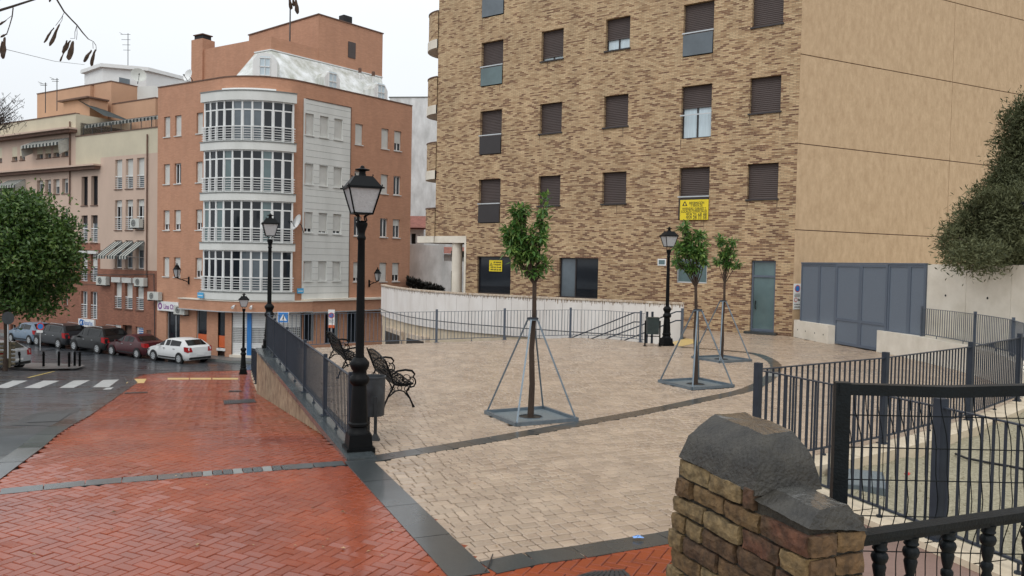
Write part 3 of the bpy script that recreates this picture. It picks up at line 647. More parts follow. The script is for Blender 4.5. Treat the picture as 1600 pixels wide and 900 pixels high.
Rorange = [(555, 193, 567, 225.5), (595.5, 201, 607, 233), (615.5, 205.5, 627, 236), (554, 268, 566, 299), (595, 272, 606.7, 302.7), (615, 275.5, 626, 304.4),
           (553, 338, 565, 368), (594, 341.5, 605.3, 371), (614, 343, 625, 371.7), (552, 409.5, 564, 440), (593, 410.5, 605, 439.5), (613, 411, 624, 440)]
def snap_rows(fr, px, per):
    rs = [rect(fr, *p) for p in px]; out = []
    nr = len(px) // per
    cu = [(sum(rs[r * per + c][0] for r in range(nr)) / nr, sum(rs[r * per + c][1] for r in range(nr)) / nr) for c in range(per)]
    for r in range(nr):
        za = sum(rs[r * per + c][2] for c in range(per)) / per; zb = sum(rs[r * per + c][3] for c in range(per)) / per
        for c in range(per): out.append((cu[c][0], cu[c][1], za, zb))
    return out
LwR = snap_rows(Ll, Lw, 3); RwR = snap_rows(Rr, Rwhite, 3); RoR = snap_rows(Rr, Rorange, 3)
Lground = [rect(Ll, 260, 486, 281, 548), rect(Ll, 307, 481, 323, 545)]
Lground = [(a, b, (ZG + .05 if i == 0 else c), dd) for i, (a, b, c, dd) in enumerate(Lground)]
Rground = [rect(Rr, 471.5, 485, 492, 534), rect(Rr, 508, 484, 529.5, 537), rect(Rr, 542, 483, 569, 536)]
Rground = [(a, b, max(c, ZG + .1), dd) for (a, b, c, dd) in Rground]
uW = Rr.px(546, 300)[0]; zW = Rr.px(510, 161)[1]
mb = MB()
wall(mb, Ll, Ltan, Lend, ZG - .5, ZP, LwR + Lground, 'brick_orange', .15)
wall(mb, Rr, uW, Rend, -.05, ZP, RoR, 'brick_orange', .15)
wall(mb, Rr, Rtan, uW, zW, ZP, [], 'brick_orange')
wall(mb, Rr, Rtan, Rend, ZG - .5, -.05, Rground, 'brick_orange', .2)
sheet(mb, 0, 0, ARC, -.05, ZP, 'brick_orange', 20)
mb.face([(p.x, p.y, z) for p, z in ((Rr.pt(Rend, 0), ZG), (Rr.pt(Rend, 0, -14), ZG), (Rr.pt(Rend, 0, -14), ZP), (Rr.pt(Rend, 0), ZP))], 'brick_orange', [(0, ZG), (14, ZG), (14, ZP), (0, ZP)])
mb.face([(p.x, p.y, z) for p, z in ((Ll.pt(0, 0), ZG), (Ll.pt(0, 0, -14), ZG), (Ll.pt(0, 0, -14), ZP), (Ll.pt(0, 0), ZP))], 'brick_orange', [(0, ZG), (14, ZG), (14, ZP), (0, ZP)])
mb.build('brick_wall', ob_)
mb = MB(); wall(mb, Rr.off(.04), Rtan - .2, uW, -.05, zW, [(a, b, c, dd) for a, b, c, dd in RwR], 'white_render', .19)
mb.fbox(Rr, uW - .002, uW + .03, -.05, zW + .05, 0, .07, 'coping'); mb.fbox(Rr, Rtan, uW, zW, zW + .05, 0, .07, 'coping')
# fine horizontal joints
k = -.05 + .42
while k < zW:
    hs = sorted([(a, b) for a, b, c, dd in RwR if c - .05 < k < dd + .02]); u = Rtan
    for a, b in hs + [(uW, uW)]:
        if a > u + .02: mb.fbox(Rr, u, a - .01, k, k + .015, .02, .046, 'granite_light')
        u = b + .01
    k += .42
mb.build('white_wall_panel', ob_)
def bodypoly(o):
    A = [path(-o, s) for s in [ARC * i / 10 for i in range(11)]]
    a = Ll.pt(.05, 0, -o); b = Rr.pt(Rend - .05, 0, -o); c = Rr.pt(Rend - .05, 0, -13.9); e = Ll.pt(.05, 0, -13.9)
    return [(p.x, p.y) for p in [a] + A + [b, c, e]]
mb = MB(); mb.prism(bodypoly(.3), ZG - .5, ZP - .6, 'roof_dark'); mb.build('inner_body', ob_)
mb = MB(); sheet(mb, -.3, 0, ARC, ZP - .6, ZP, 'brick_orange', 20); mb.fbox(Ll, Lend, Ltan, ZP - .6, ZP - .002, -.3, -.28, 'brick_orange'); mb.fbox(Rr, Rtan, Rend, ZP - .6, ZP - .002, -.3, -.28, 'brick_orange')
sheet(mb, .04, 0, ARC, ZP, ZP + .07, 'coping', 20, o1=-.33); mb.fbox(Ll, Lend, Ltan - .001, ZP, ZP + .07, -.33, .04, 'coping'); mb.fbox(Rr, Rtan + .001, Rend, ZP, ZP + .07, -.33, .04, 'coping'); mb.build('parapet_coping', ob_)
for i, r in enumerate(LwR):
    sh = 1.0
    if i in (4,): sh = 0
    if i in (6, 7): sh = .7
    if i in (8, 11): sh = .65
    window(ob_, Ll, *r, shut=sh, depth=.15, sill='shutter_white', mull=1 if r[1] - r[0] < 1.2 else 1)
for i, r in enumerate(RwR):
    sh = 1.0 if i not in (6, 7, 8) else (.8, .9, .85)[i - 6]
    window(ob_, Rr.off(.04), *r, shut=sh, depth=.15, sill='white_render')
for i, r in enumerate(RoR):
    sh = {2: .62, 5: 0, 6: 0, 7: 0, 8: .35, 9: .8, 11: .65}.get(i, 1.0)
    window(ob_, Rr, *r, shut=sh, depth=.13, sill='shutter_white')
# ground floor openings
for r in Rground: shopglass(ob_, Rr, r, [.82], 'alu', ['glass', 'glass_teal'] if 1 else 'glass', -.14, .05)
o = shopglass(ob_, Ll, Lground[0], [.4], 'alu', 'glass', -.14, .06); o.name = 'door'
o = shopglass(ob_, Ll, Lground[1], [], 'alu', 'glass', -.1, .07)
# bay
S0 = -(Ll.px(316, 300, .55)[0] - Ltan); S1 = ARC + (Rr.px(460, 300, .3)[0] - Rtan)
print('bay', S0, S1)
OB = .5
slabs = [(12.32, 12.95), (9.28, 9.83), (6.15, 6.66), (3.05, 3.55), (-.05, .48)]
for i, (z0, z1) in enumerate(slabs):
    q = MB(); sheet(q, OB + .12, S0 - .15, S1 + .1, z0, z1, 'white_render', 26, o1=-.2); sheet(q, OB + .16, S0 - .17, S1 + .12, z1 - .06, z1, 'granite_light', 26, o1=OB + .1)
    q.build('balcony_slab' if i else 'bay_cornice', ob_)
# white cap on top of the bay
q = MB(); sheet(q, OB - .1, S0 + 1.5, S1 - 1, 12.95, 13.1, 'white_paint', 18, o1=0); q.build('bay_flashing', ob_)
NL = 10
for k in range(4):
    zb, zt = slabs[k + 1][1], slabs[k][0]
    wb = MB(); e = .55; sA, sB = S0 + .1, S1 - .05
    st = (sB - sA) / NL
    for i in range(NL + 1):
        s = sA + st * i; P = path(OB, s); Q = path(OB - .12, s); P2 = path(OB, s + .01)
        X = (P2 - P).normalized(); Nn = (P - Q).normalized(); c = (P + Q) / 2
        wb.box((c.x, c.y, (zb + zt) / 2), (.105, .12, zt - zb), 'white_paint', X, Nn)
    for (z0, z1) in ((zb, zb + .07), (zt - .60, zt - .52), (zt - .07, zt)): sheet(wb, OB - .01, sA, sB, z0, z1, 'white_paint', NL * 2, o1=OB - .11)
    for i in range(NL):                              # casement frames inside each light
        for f_ in (.12, .88):
            s = sA + st * (i + f_); P = path(OB - .02, s); Q = path(OB - .09, s); X = (path(OB, s + .01) - path(OB, s)).normalized(); Nn = (P - Q).normalized(); c = (P + Q) / 2
            wb.box((c.x, c.y, (zb + zt - .6) / 2), (.036, .07, zt - zb - .62), 'white_paint', X, Nn)
    wo = wb.build('bay_window', ob_)
    for i in range(NL):
        q = MB(); q_c = random.random()
        gm = 'glass_blue' if (k == 0 and i in (4, 5, 6)) or (k == 3 and i in (5, 6, 7, 8)) else ('glass' if q_c < .8 else 'glass_teal')
        sheet(q, OB - .05, sA + st * i + .05, sA + st * (i + 1) - .05, zb + .05, zt - .05, gm, 2); q.build('pane', wo)
    q = MB()                                         # balustrade in front of the glazing
    sheet(q, OB + .1, S0 - .05, S1 + .05, zb + .86, zb + .92, 'white_paint', 24, o1=OB + .06)
    for j in range(5): sheet(q, OB + .09, S0 - .05, S1 + .05, zb + .1 + j * .15, zb + .13 + j * .15, 'white_paint', 24, o1=OB + .07)
    for i in range(NL + 1):
        s = sA + st * i; P = path(OB + .08, s); q.tube([(P.x, P.y, zb), (P.x, P.y, zb + .88)], .03, 'white_paint', 4)
    q.build('balustrade', ob_)
# ground floor under the bay
wb = MB(); sh_r = []
spx = lambda x, o=0.0: min(((abs((lambda q: (800 + FPX * (q.dot(_R) / q.dot(_F))))(path(o, s) + Z * (-2) - CAM) - x), s) for s in [S0 - 2 + i * .02 for i in range(900)]))[1]
def cseg(a, b, z0, z1, m, o, n=6, o1=None): sheet(wb, o, a, b, z0, z1, m, n, o1=o1)
sa, sb_, sc, sdd, se, sf = spx(334.5), spx(351.5), spx(362), spx(386), spx(392.5), spx(420)
sb2 = spx(432); s_end = ARC
zt_ = -.82
cseg(0, min(sa, ARC) if sa > 0 else 0.01, ZG - .5, -.05, 'brick_orange', 0)
cseg(max(sb_, 0), sc, ZG - .5, -.05, 'brick_orange', 0); cseg(max(sa, 0), max(sb_, 0.01), zt_, -.05, 'brick_orange', 0)
cseg(sc, ARC, zt_, -.05, 'brick_orange', 0, 12); cseg(sf + 2.2, ARC, ZG - .5, zt_, 'brick_orange', 0)
wb.build('shop_wall', ob_)
q = MB(); sheet(q, OB + .05, -3.2, ARC + .3, -.78, -.12, 'brick_orange', 20, o1=0.02); sheet(q, OB + .1, -3.25, ARC + .3, -.82, -.76, 'alu', 20, o1=OB + .04); sheet(q, OB + .1, -3.25, ARC + .3, -.14, -.08, 'concrete', 20, o1=0)
q.build('shop_fascia', ob_)
# white roller shutters with mesh band and blue pillar
for (a, b) in ((sc, sdd), (se, sf), (sf + .25, sf + 2.1)):
    q = MB(); z = ZG + .25
    while z < zt_ - .02:
        z2 = min(z + .11, zt_)
        if not (-2.75 < z + .05 < -1.75): sheet(q, -.1, a, b, z, z + .1, 'white_paint', 5, o1=-.13)
        z += .11
    for z0, z1 in ((-2.85, -2.78), (-1.78, -1.7)): sheet(q, -.09, a, b, z0, z1, 'white_paint', 5, o1=-.13)
    m_ = 14; 
    for i in range(m_ + 1):
        P = path(-.11, a + (b - a) * i / m_); q.tube([(P.x, P.y, -2.8), (P.x, P.y, -1.75)], .018, 'white_paint', 3)
    for i in range(9): sheet(q, -.105, a, b, -2.7 + i * .11, -2.67 + i * .11, 'white_paint', 5)
    ro = q.build('roller_shutter', ob_); q = MB(); sheet(q, -.16, a, b, -2.8, -1.72, 'black', 5); q.build('mesh_backing', ro)
q = MB(); sheet(q, .03, sdd, se, ZG + .25, zt_, 'blue', 2, o1=-.12); q.build('shop_pillar', ob_, label='bright blue pillar between the white roller shutters')
q = MB(); sheet(q, .1, sc - .1, sf + 2.2, ZG - .1, ZG + .25, 'concrete', 8, o1=-.3); q.build('shop_plinth', ob_)
q = MB(); sheet(q, -.1, max(sa, 0), sb_, ZG + .6, zt_, 'glass', 3, o1=-.14); sheet(q, -.07, max(sa, 0), sb_, ZG + .65, ZG + 1.4, 'orange', 3, o1=-.09); sheet(q, .06, max(sa, 0) - .06, sb_ + .06, ZG + .45, ZG + .6, 'white_paint', 3, o1=-.14)
q.build('shop_window', ob_, label='narrow shop window with an orange red band along its foot')
a, b, c_, d_ = Lground[1]; q = MB(); q.fbox(Ll, a + .08, b - .08, c_ + .1, c_ + .95, -.1, -.08, 'orange'); q.build('window_poster', ob_)
for xx in (368, 394, 420):
    s = spx(xx, .5); P = path(.7, s); q = MB(); q.tube([path(.55, s) + Z * -.35, P + Z * -.38], .03, 'alu', 6); q.tube([P + Z * -.38, path(.95, s) + Z * -.5], [.05, .1], 'white_paint', 8); q.build('shop_spotlight', ob_)
# canopy line over the right shops
q = MB(); q.fbox(Rr, Rtan - .2, Rend - 2.2, -.12, .02, 0, .55, 'concrete'); q.fbox(Rr, Rtan - .2, Rend - 2.2, -.82, -.12, .02, .42, 'brick_orange'); q.fbox(Rr, Rtan - .22, Rend - 2.1, -.9, -.82, .02, .46, 'alu')
q.build('shop_fascia', ob_)
# ---- attic: mansard and top blocks
def inset_frames(o): return Fr(Ll.P + Ll.N * -o, Ll.D), Fr(Rr.P + Rr.N * -o, Rr.D)
def corner_in(o):
    P = Ll.P + Ll.N * -o; Q = Rr.P + Rr.N * -o; t = isect(P, Ll.D, Q, Rr.D); return P + Ll.D * t
OA, OB2 = 1.2, 4.2
zb_ = ZP - .6; zr = pd(421, 78, corner_in(OB2).y).z
q = MB()
cI, cO = corner_in(OB2), corner_in(OA)
lE = Ll.px(350, 120)[0] ; 
def lp(o, u, z): p = Ll.pt(u, 0, -o); return Vector((p.x, p.y, z))
def rpn(o, u, z): p = Rr.pt(u, 0, -o); return Vector((p.x, p.y, z))
# chamfered mansard corner following the rounded parapet
uLm = uc_ + 4.9
base = [lp(OA, uLm, zb_), lp(OA, uc_ + 4.2, zb_)] + [path(-OA, ARC * i / 6) * 1 + Z * zb_ for i in range(7)] + [rpn(OA, Rend - 1.2, zb_)]
topc = Vector((cI.x, cI.y, zr))
top = [lp(OB2, uLm - 2.6 + 1.2, zr)] * 1 + [topc] * 0
tl = lp(OB2, uc_ + 5.2, zr); tr = rpn(OB2, Rr.px(596, 125, -OB2)[0], zr)
for i in range(2): q.face([base[i], base[i + 1], tl] if i == 0 else [base[1], base[2], topc, tl], 'mansard')
for i in range(2, 8): q.face([base[i], base[i + 1], topc], 'mansard')
q.face([base[8], base[9], tr, topc], 'mansard'); pass
e1 = rpn(8, Rend - 1.2, zb_); e2 = rpn(8, Rr.px(596, 125, -OB2)[0], zr); q.face([base[9], e1, e2, tr], 'mansard')
q.build('mansard_roof', ob_)
# ridge band
q = MB(); 
for a, b in ((tl, topc), (topc, tr)):
    X = (b - a).normalized(); q.box((a + b) / 2, ((b - a).length + .1, .2, .08), 'white_paint', X, Z.cross(X))
q.build('mansard_ridge', ob_)
# dormers
def dormer(P, X, N, w=1.7, h=1.9):
    q = MB(); P = Vector(P); n0 = 1.2
    prof = [(-w / 2, 0), (w / 2, 0), (w / 2, h * .72), (w * .3, h * .95), (0, h), (-w * .3, h * .95), (-w / 2, h * .72)]
    fpt = [P + X * a + Z * b for a, b in prof]; bpt = [p - N * n0 for p in fpt]
    q.face(fpt, 'white_paint')
    for i in range(len(prof)): j = (i + 1) % len(prof); q.face([fpt[i], fpt[j], bpt[j], bpt[i]], 'mansard')
    do = q.build('dormer', ob_)
    f = MB()
    for dx in (-.32, 0, .32): f.box(P + X * dx + Z * .85 + N * .03, (.04, .06, 1.1), 'white_paint', X, N)
    for dz in (.3, .85, 1.4): f.box(P + Z * dz + N * .03, (.7, .06, .06), 'white_paint', X, N)
    f.build('window_frame', do); g = MB(); g.box(P + Z * .85 + N * .008, (.62, .012, 1.3), 'curtain', X, N); g.build('pane', do)
Ncor = -(dl + dr_).normalized(); Xc = Z.cross(Ncor) * -1
pc = cen + Ncor * (rad - OA - .35); dormer((pc.x, pc.y, zb_ + .75), Xc, Ncor, 1.5, 1.75)
for x in (521, 597):
    u = Rr.px(x, 130, -OA)[0]; p = Rr.pt(u, 0, -OA - .1); dormer((p.x, p.y, zb_ + .55), Rr.D, Rr.N, 1.25, 1.5)
# brick storey behind the mansard
zA = None
Li, Ri = inset_frames(OB2)
def uin(fr, n, x, y): return fr.px(x, y, n)
zA = pd(423, 57, cI.y).z
q = MB(); uR_ = Rr.px(597, 90, -OB2)[0]; uL_ = Ll.px(318, 85, -OB2)[0]
zT = Rr.px(498, 23, -OB2)[1]; uT = Rr.px(498, 23, -OB2)[0]
print('attic', zA, zT, uT, uR_, uL_)
def poly(*pts): return [(p.x, p.y) for p in pts]
q.prism(poly(Ll.pt(uL_, 0, -OB2), Vector((cI.x, cI.y, 0)), Rr.pt(uR_, 0, -OB2), Rr.pt(uR_, 0, -13), Ll.pt(uL_, 0, -13)), zb_, zA, 'brick_orange', 'roof_dark')
q.build('attic_wall', ob_)
q = MB(); q.prism(poly(Rr.pt(uT, 0, -OB2 + .02), Rr.pt(uR_ + .02, 0, -OB2 + .02), Rr.pt(uR_ + .02, 0, -13.1), Rr.pt(uT, 0, -13.1)), zb_, zT, 'brick_orange', 'roof_dark'); 
q.prism(poly(Rr.pt(uT - .07, 0, -OB2 + .08), Rr.pt(uR_ + .08, 0, -OB2 + .08), Rr.pt(uR_ + .08, 0, -13.16), Rr.pt(uT - .07, 0, -13.16)), zT, zT + .08, 'coping'); tb = q.build('roof_block', ob_)
q = MB(); ww = rect(Rr, 543.5, 66, 555, 91, -OB2); q.fbox(Rr, ww[0], ww[1], ww[2], ww[3], -OB2 + .0, -OB2 + .06, 'shutter_brown'); q.build('shutter', tb)
q = MB(); ww = rect(Ll, 301.6, 62, 319, 122, -OB2); p = Ll.pt(ww[0], 0, -OB2 + 1.2); q.fbox(Ll, ww[0], ww[1], zb_, ww[3], -OB2 - .9, -OB2 + .15, 'brick_orange'); q.build('chimney_stack', ob_)
q = MB(); q.fbox(Ll, ww[0] + .15, ww[1] - .15, ww[3], ww[3] + .32, -OB2 - .7, -OB2, 'black'); q.fbox(Ll, ww[0] + .08, ww[1] - .08, ww[3] + .32, ww[3] + .38, -OB2 - .8, -OB2 + .08, 'coping'); q.build('chimney_cap', ob_)
for x0, y0, x1, y1 in ((536, 25, 549, 37),):
    ww = rect(Rr, x0, y0, x1, y1, -OB2 - 1.5); q = MB(); q.fbox(Rr, ww[0], ww[1], zT, max(ww[3], zT + .9), -OB2 - 2, -OB2 - 1.4, 'black'); tag(q.build('air_conditioner', None, origin=Rr.pt(ww[0], zT, -OB2 - 1.5)), 'dark box unit standing on the topmost orange roof edge', 'vent')
for x in (561, 582):
    P = Rr.pt(Rr.px(x, 110, -OB2 + .5)[0], 15.9, -OB2 + .6); q = MB(); q.tube([P - Z * .5, P + Z * .5], .08, 'white_paint', 8); q.lathe(P + Z * .5, [(.12, 0), (.13, .3), (.06, .36)], 'coping', 8)
    o = q.build('flue_pipe', ob_)
# aerial with mast and pipe rail on the attic roof
P = Ll.pt(uc_ + 5.6, zA, -OB2 - 1)
q = MB(); g_ = pd(453, 57, cI.y + 1.5); q.tube([(g_.x, g_.y, zA), (g_.x, g_.y, zA + 3.4)], .05, 'iron_grate', 5); q.tube([(g_.x - 1, g_.y, zA + 3.2), (g_.x + 1, g_.y + .3, zA + 3.2)], .03, 'iron_grate', 4)
for i in range(6): q.tube([(g_.x - .9 + i * .35, g_.y - .3, zA + 3.2), (g_.x - .9 + i * .35, g_.y + .4, zA + 3.2)], .015, 'iron_grate', 3)
tag(q.build('television_aerial', None, origin=(g_.x, g_.y, zA)), 'thin dark aerial mast on the orange attic roof', 'aerial')

# ================================================================== shop things on the orange building
def dish(P, N, R, name, label, m='white_paint'):
    N = Vector(N).normalized(); X = Z.cross(N).normalized(); Y = N.cross(X); q = MB(); V = []; F = []
    P = Vector(P)
    for j in range(5):
        r = R * j / 4
        for k in range(16): a = 2 * pi * k / 16; V.append(P + N * (.0 + .35 * r * r / R) + X * r * cos(a) + Y * r * sin(a))
    for j in range(4):
        for k in range(16): F.append((j * 16 + k, j * 16 + (k + 1) % 16, (j + 1) * 16 + (k + 1) % 16, (j + 1) * 16 + k))
    q.mesh_faces(V, F, m, True); o = q.build(name, None, origin=P - N * .3 - Z * .2); tag(o, label, 'satellite dish')
    a = MB(); a.tube([P - N * .35 - Z * .5, P - N * .2 - Z * .1, P], .03, 'iron_grate', 5); a.tube([P - Y * R * .9, P + N * R * .9 - Y * .15], .02, 'iron_grate', 4); a.tube([P + N * R * .85 - Y * .15, P + N * R * 1.05 - Y * .12], .05, 'iron_grate', 6); a.build('bracket', o)
u, z = Rr.px(467, 348, .6); dish(Rr.pt(u, z, .6), (-.7, -.6, .35), .5, 'satellite_dish', 'grey satellite dish on the white wall beside the third floor bay')
p = pd(296, 119, 53.5); dish(p, (-.5, -.8, .3), .42, 'satellite_dish', 'round white satellite dish against the orange rooftop stack')
def ac_unit(fr, r, label, n=.0, d=.38, m='ac'):
    a, b, z0, z1 = r; q = MB(); q.fbox(fr, a, b, z0, z1, n + .08, n + d, m); 
    o = q.build('air_conditioner', None, origin=fr.pt((a + b) / 2, z0, n)); tag(o, label, 'air conditioner', 'air conditioner units on the house fronts')
    q = MB(); R = min((b - a) * .28, (z1 - z0) * .42); uc = a + (b - a) * .62; c = fr.pt(uc, (z0 + z1) / 2, n + d + .005); ring(q, c, fr.D, Z, R, 0, 'iron_grate', 14)
    c2 = fr.pt(uc, (z0 + z1) / 2, n + d + .012)
    for rr in (1, .7, .4): ring(q, c2, fr.D, Z, R * rr, R * rr - .02, m, 14)
    q.build('fan_grille', o); q = MB(); q.fbox(fr, a + .05, a + .12, z0 - .08, z0 - .002, n, n + d, 'iron_grate'); q.fbox(fr, b - .12, b - .05, z0 - .08, z0 - .002, n, n + d, 'iron_grate'); q.build('bracket', o)
ac_unit(Ll, rect(Ll, 238, 456, 255, 468.5), 'off white air conditioner just left of the purple lettered shop sign')
ac_unit(Ll, rect(Ll, 279, 477.5, 296, 491), 'grey air conditioner overlapping the right end of the purple lettered sign')
ac_unit(Rr, rect(Rr, 580, 467, 595, 479.5), 'air conditioner on the orange wall beside the pale concrete wall')
r_ = rect(Ll, 247, 471.5, 279, 486, .1); q = MB(); q.fbox(Ll, r_[0], r_[1], r_[2], r_[3], .0, .15, 'white_paint'); o = q.build('shop_sign', None, origin=Ll.pt(r_[0], r_[2])); tag(o, 'white shop sign with purple script over the orange building entrance', 'sign')
text_mesh('Lina Chic', .45, 'ink_purple', Ll, (r_[0] + r_[1]) / 2 - .25, (r_[2] + r_[3]) / 2 - .03, .155, 'lettering', o, width=(r_[1] - r_[0]) * .6, bold=.008)
q = MB(); ring(q, Ll.pt(r_[1] - .3, (r_[2] + r_[3]) / 2, .156), Ll.D, Z, .22, .12, 'ink_purple'); q.build('emblem', o)
for fr, px_, lab in ((Ll, (309, 457, 318, 465.5), 'light blue street name plate at the left end of the lowest bay slab'), (Rr, (464, 450.5, 474, 458.5), 'light blue street name plate on the white wall right of the bay')):
    r_ = rect(fr, *px_, .7 if fr is Ll else .05); n_ = .7 if fr is Ll else .05
    q = MB(); q.fbox(fr, r_[0], r_[1], r_[2], r_[3], n_, n_ + .03, 'sky_blue'); o = q.build('street_plate', None, origin=fr.pt(r_[0], r_[2], n_)); tag(o, lab, 'sign')
    q = MB(); q.fbox(fr, r_[0] + .06, r_[1] - .06, (r_[2] + r_[3]) / 2 - .04, (r_[2] + r_[3]) / 2 + .01, n_ + .03, n_ + .034, 'white_paint'); q.build('plate_text_line', o)

# ================================================================== ground, road, pavements
def grid_sheet(name, x0, x1, ys, dz, m, nx=6, zf=gz):
    q = MB()
    for i in range(len(ys) - 1):
        for j in range(nx):
            a = x0 + (x1 - x0) * j / nx; b = x0 + (x1 - x0) * (j + 1) / nx
            q.face([(a, ys[i], zf(0, ys[i]) + dz), (b, ys[i], zf(0, ys[i]) + dz), (b, ys[i + 1], zf(0, ys[i + 1]) + dz), (a, ys[i + 1], zf(0, ys[i + 1]) + dz)], m)
    return struct(q, name)
ys_all = [-300, -100, -20, 0, 6, 9] + [10 + .6 * i for i in range(8)] + [16 + 2 * i for i in range(13)] + [41 + .8 * i for i in range(14)] + [60, 100, 250, 900]
grid_sheet('ground', -700, 700, ys_all, -.30, 'joint_dark', 4)
def clip_x(poly, y):
    xs = []
    for i in range(len(poly)):
        (xa, ya), (xb, yb) = poly[i], poly[(i + 1) % len(poly)]
        if (ya - y) * (yb - y) < 0: xs.append(xa + (xb - xa) * (y - ya) / (yb - ya))
    return sorted(xs)
def inside(poly, x, y):
    c = False; n = len(poly); j = n - 1
    for i in range(n):
        xi, yi = poly[i]; xj, yj = poly[j]
        if (yi > y) != (yj > y) and x < (xj - xi) * (y - yi) / (yj - yi) + xi: c = not c
        j = i
    return c
def draped(poly, dz, m, step=.8, zf=gz, q=None):
    """sheet that follows the slope inside a plan polygon, sliced along y"""
    q = q or MB(); ys = sorted(set([p[1] for p in poly])); y0, y1 = ys[0], ys[-1]
    cuts = sorted(set(ys + [y0 + step * i for i in range(int((y1 - y0) / step) + 1)]))
    for a, b in zip(cuts[:-1], cuts[1:]):
        if b - a < 1e-4: continue
        e = 1e-5; A = clip_x(poly, a + e); Bq = clip_x(poly, b - e)
        for k in range(0, min(len(A), len(Bq)) - 1, 2):
            q.face([(A[k], a, zf(0, a) + dz), (A[k + 1], a, zf(0, a) + dz), (Bq[k + 1], b, zf(0, b) + dz), (Bq[k], b, zf(0, b) + dz)], m)
    return q
xy = lambda p: (p.x, p.y)
# kerb line between road and red pavement (inner edge)
K_in = [xy(pg(0, 750)), xy(pg(66.7, 700)), xy(pg(140, 650)), xy(pg(215, 598))]
d0 = Vector((K_in[1][0] - K_in[0][0], K_in[1][1] - K_in[0][1])).normalized()
K_in = [(K_in[0][0] - d0.x * 6, K_in[0][1] - d0.y * 6)] + K_in + [(-14.9, 31.5), (-16.3, 35.5), (-16.6, 39), (-15.9, 42), (-14.2, 43.8), (-11.5, 44.2)]
def offset_line(L, o):
    out = []
    for i, p in enumerate(L):
        a = Vector(L[max(i - 1, 0)]); b = Vector(L[min(i + 1, len(L) - 1)]); t = (b - a).normalized(); out.append((p[0] - t.y * o, p[1] + t.x * o))
    return out
K_out = offset_line(K_in, .30)
WALL_A = Vector((-2.08, 10.42)); WALL_B = Vector((-7.35, 23.1))      # outer foot line of the retaining wall
red_poly = K_in + [(-9.8, 43.5), (-12.35, 38.5), (-7.72, 24.2), (WALL_A.x, WALL_A.y), (-1.9, 10.35), (-.25, 6.95), (0, 6.9), (1.6, 7.75), (2.6, 8.3), (2.4, 3.2), (K_in[0][0], 3.2)]
road = [(-90, 3), (K_in[0][0] + .1, 3)] + [(x + .05, y) for x, y in K_in] + [(2, 46), (2, 47.5), (CO.x + 3, CO.y - 1.8), (-90, 47.5)]
ROADZ = -.10
draped([(-120, -20), (4, -20), (4, 60), (-120, 60)], -.2, 'joint_dark').build('subsoil', kind='structure')
ro = draped([(-90, 2.9), (-2.9, 2.9), (-2.9, 9.5), (-7, 20), (-8, 46.5), (-6, 70), (-90, 70)], ROADZ, 'asphalt', .6).build('road', kind='structure')
def patch(px, dz, m, name, par=None):
    P = [pg(x, y, dz) for x, y in px]; q = MB(); 
    n = 8
    if len(P) == 4:
        for i in range(n):
            a, b = i / n, (i + 1) / n
            L0, L1 = P[0].lerp(P[3], a), P[0].lerp(P[3], b); R0, R1 = P[1].lerp(P[2], a), P[1].lerp(P[2], b)
            for v in (L0, L1, R0, R1): v.z = gz(0, v.y) + dz
            q.face([L0, R0, R1, L1], m)
    else: q.face([(p.x, p.y, gz(0, p.y) + dz) for p in P], m)
    return q.build(name, par, origin=None)
for s in [[(-12, 606), (20, 594.6), (43.5, 594.6), (12, 606.5)], [(37, 606), (68, 594.6), (93, 595), (62, 606.5)], [(92.5, 606), (115, 594.5), (141, 594), (115, 606)], [(144.5, 605), (161, 593.7), (186, 593), (170, 605)]]:
    patch([s[0], s[3], s[2], s[1]], ROADZ + .006, 'road_white', 'crossing_stripe', ro)
patch([(42, 590), (46, 590), (87, 580), (83, 580)], ROADZ + .006, 'road_yellow', 'yellow_line', ro)
# zebra continues to the left, out of frame
patch([(15, 664), (95, 666), (128, 637), (50, 646)], ROADZ + .005, 'asphalt_dark', 'asphalt_patch', ro)
gq = [(42, 660), (92, 658), (112, 645), (64, 648)]
patch(gq, ROADZ + .012, 'iron_grate', 'drain_grate', ro)
patch([(136, 612), (165, 609), (180, 600), (150, 604)], ROADZ + .005, 'asphalt_dark', 'asphalt_patch', ro)
patch([(160, 609), (173, 608.5), (178, 605), (166, 606)], ROADZ + .01, 'road_white', 'crossing_stripe', ro)
# kerb stones
kt = bpy.data.objects.new('kerb', None); COL.objects.link(kt); kt['kind'] = 'structure'
KB = MB(); kn = 0
def walk(L, step):
    out = []; acc = 0; 
    for (a, b) in zip(L[:-1], L[1:]):
        A, Bv = Vector(a), Vector(b); l = (Bv - A).length; n = max(1, round(l / step))
        for i in range(n): out.append((A.lerp(Bv, i / n), A.lerp(Bv, (i + 1) / n)))
    return out
rng = random.Random(3)
for (a, b) in walk(K_in, 1.0):
    t = (b - a).normalized(); nrm = Vector((-t.y, t.x)); a2 = a + t * .008; b2 = b - t * .008
    q = MB(); q.cr = rng.random()
    P = [Vector((p.x, p.y, gz(0, p.y) + h)) for h in (-.3, .012) for p in (a2, b2, b2 + nrm * .3, a2 + nrm * .3)]
    q.mesh_faces(P, [(3, 2, 1, 0), (4, 5, 6, 7), (0, 1, 5, 4), (1, 2, 6, 5), (2, 3, 7, 6), (3, 0, 4, 7)], 'granite')
    q.build('kerb_stone', kt)

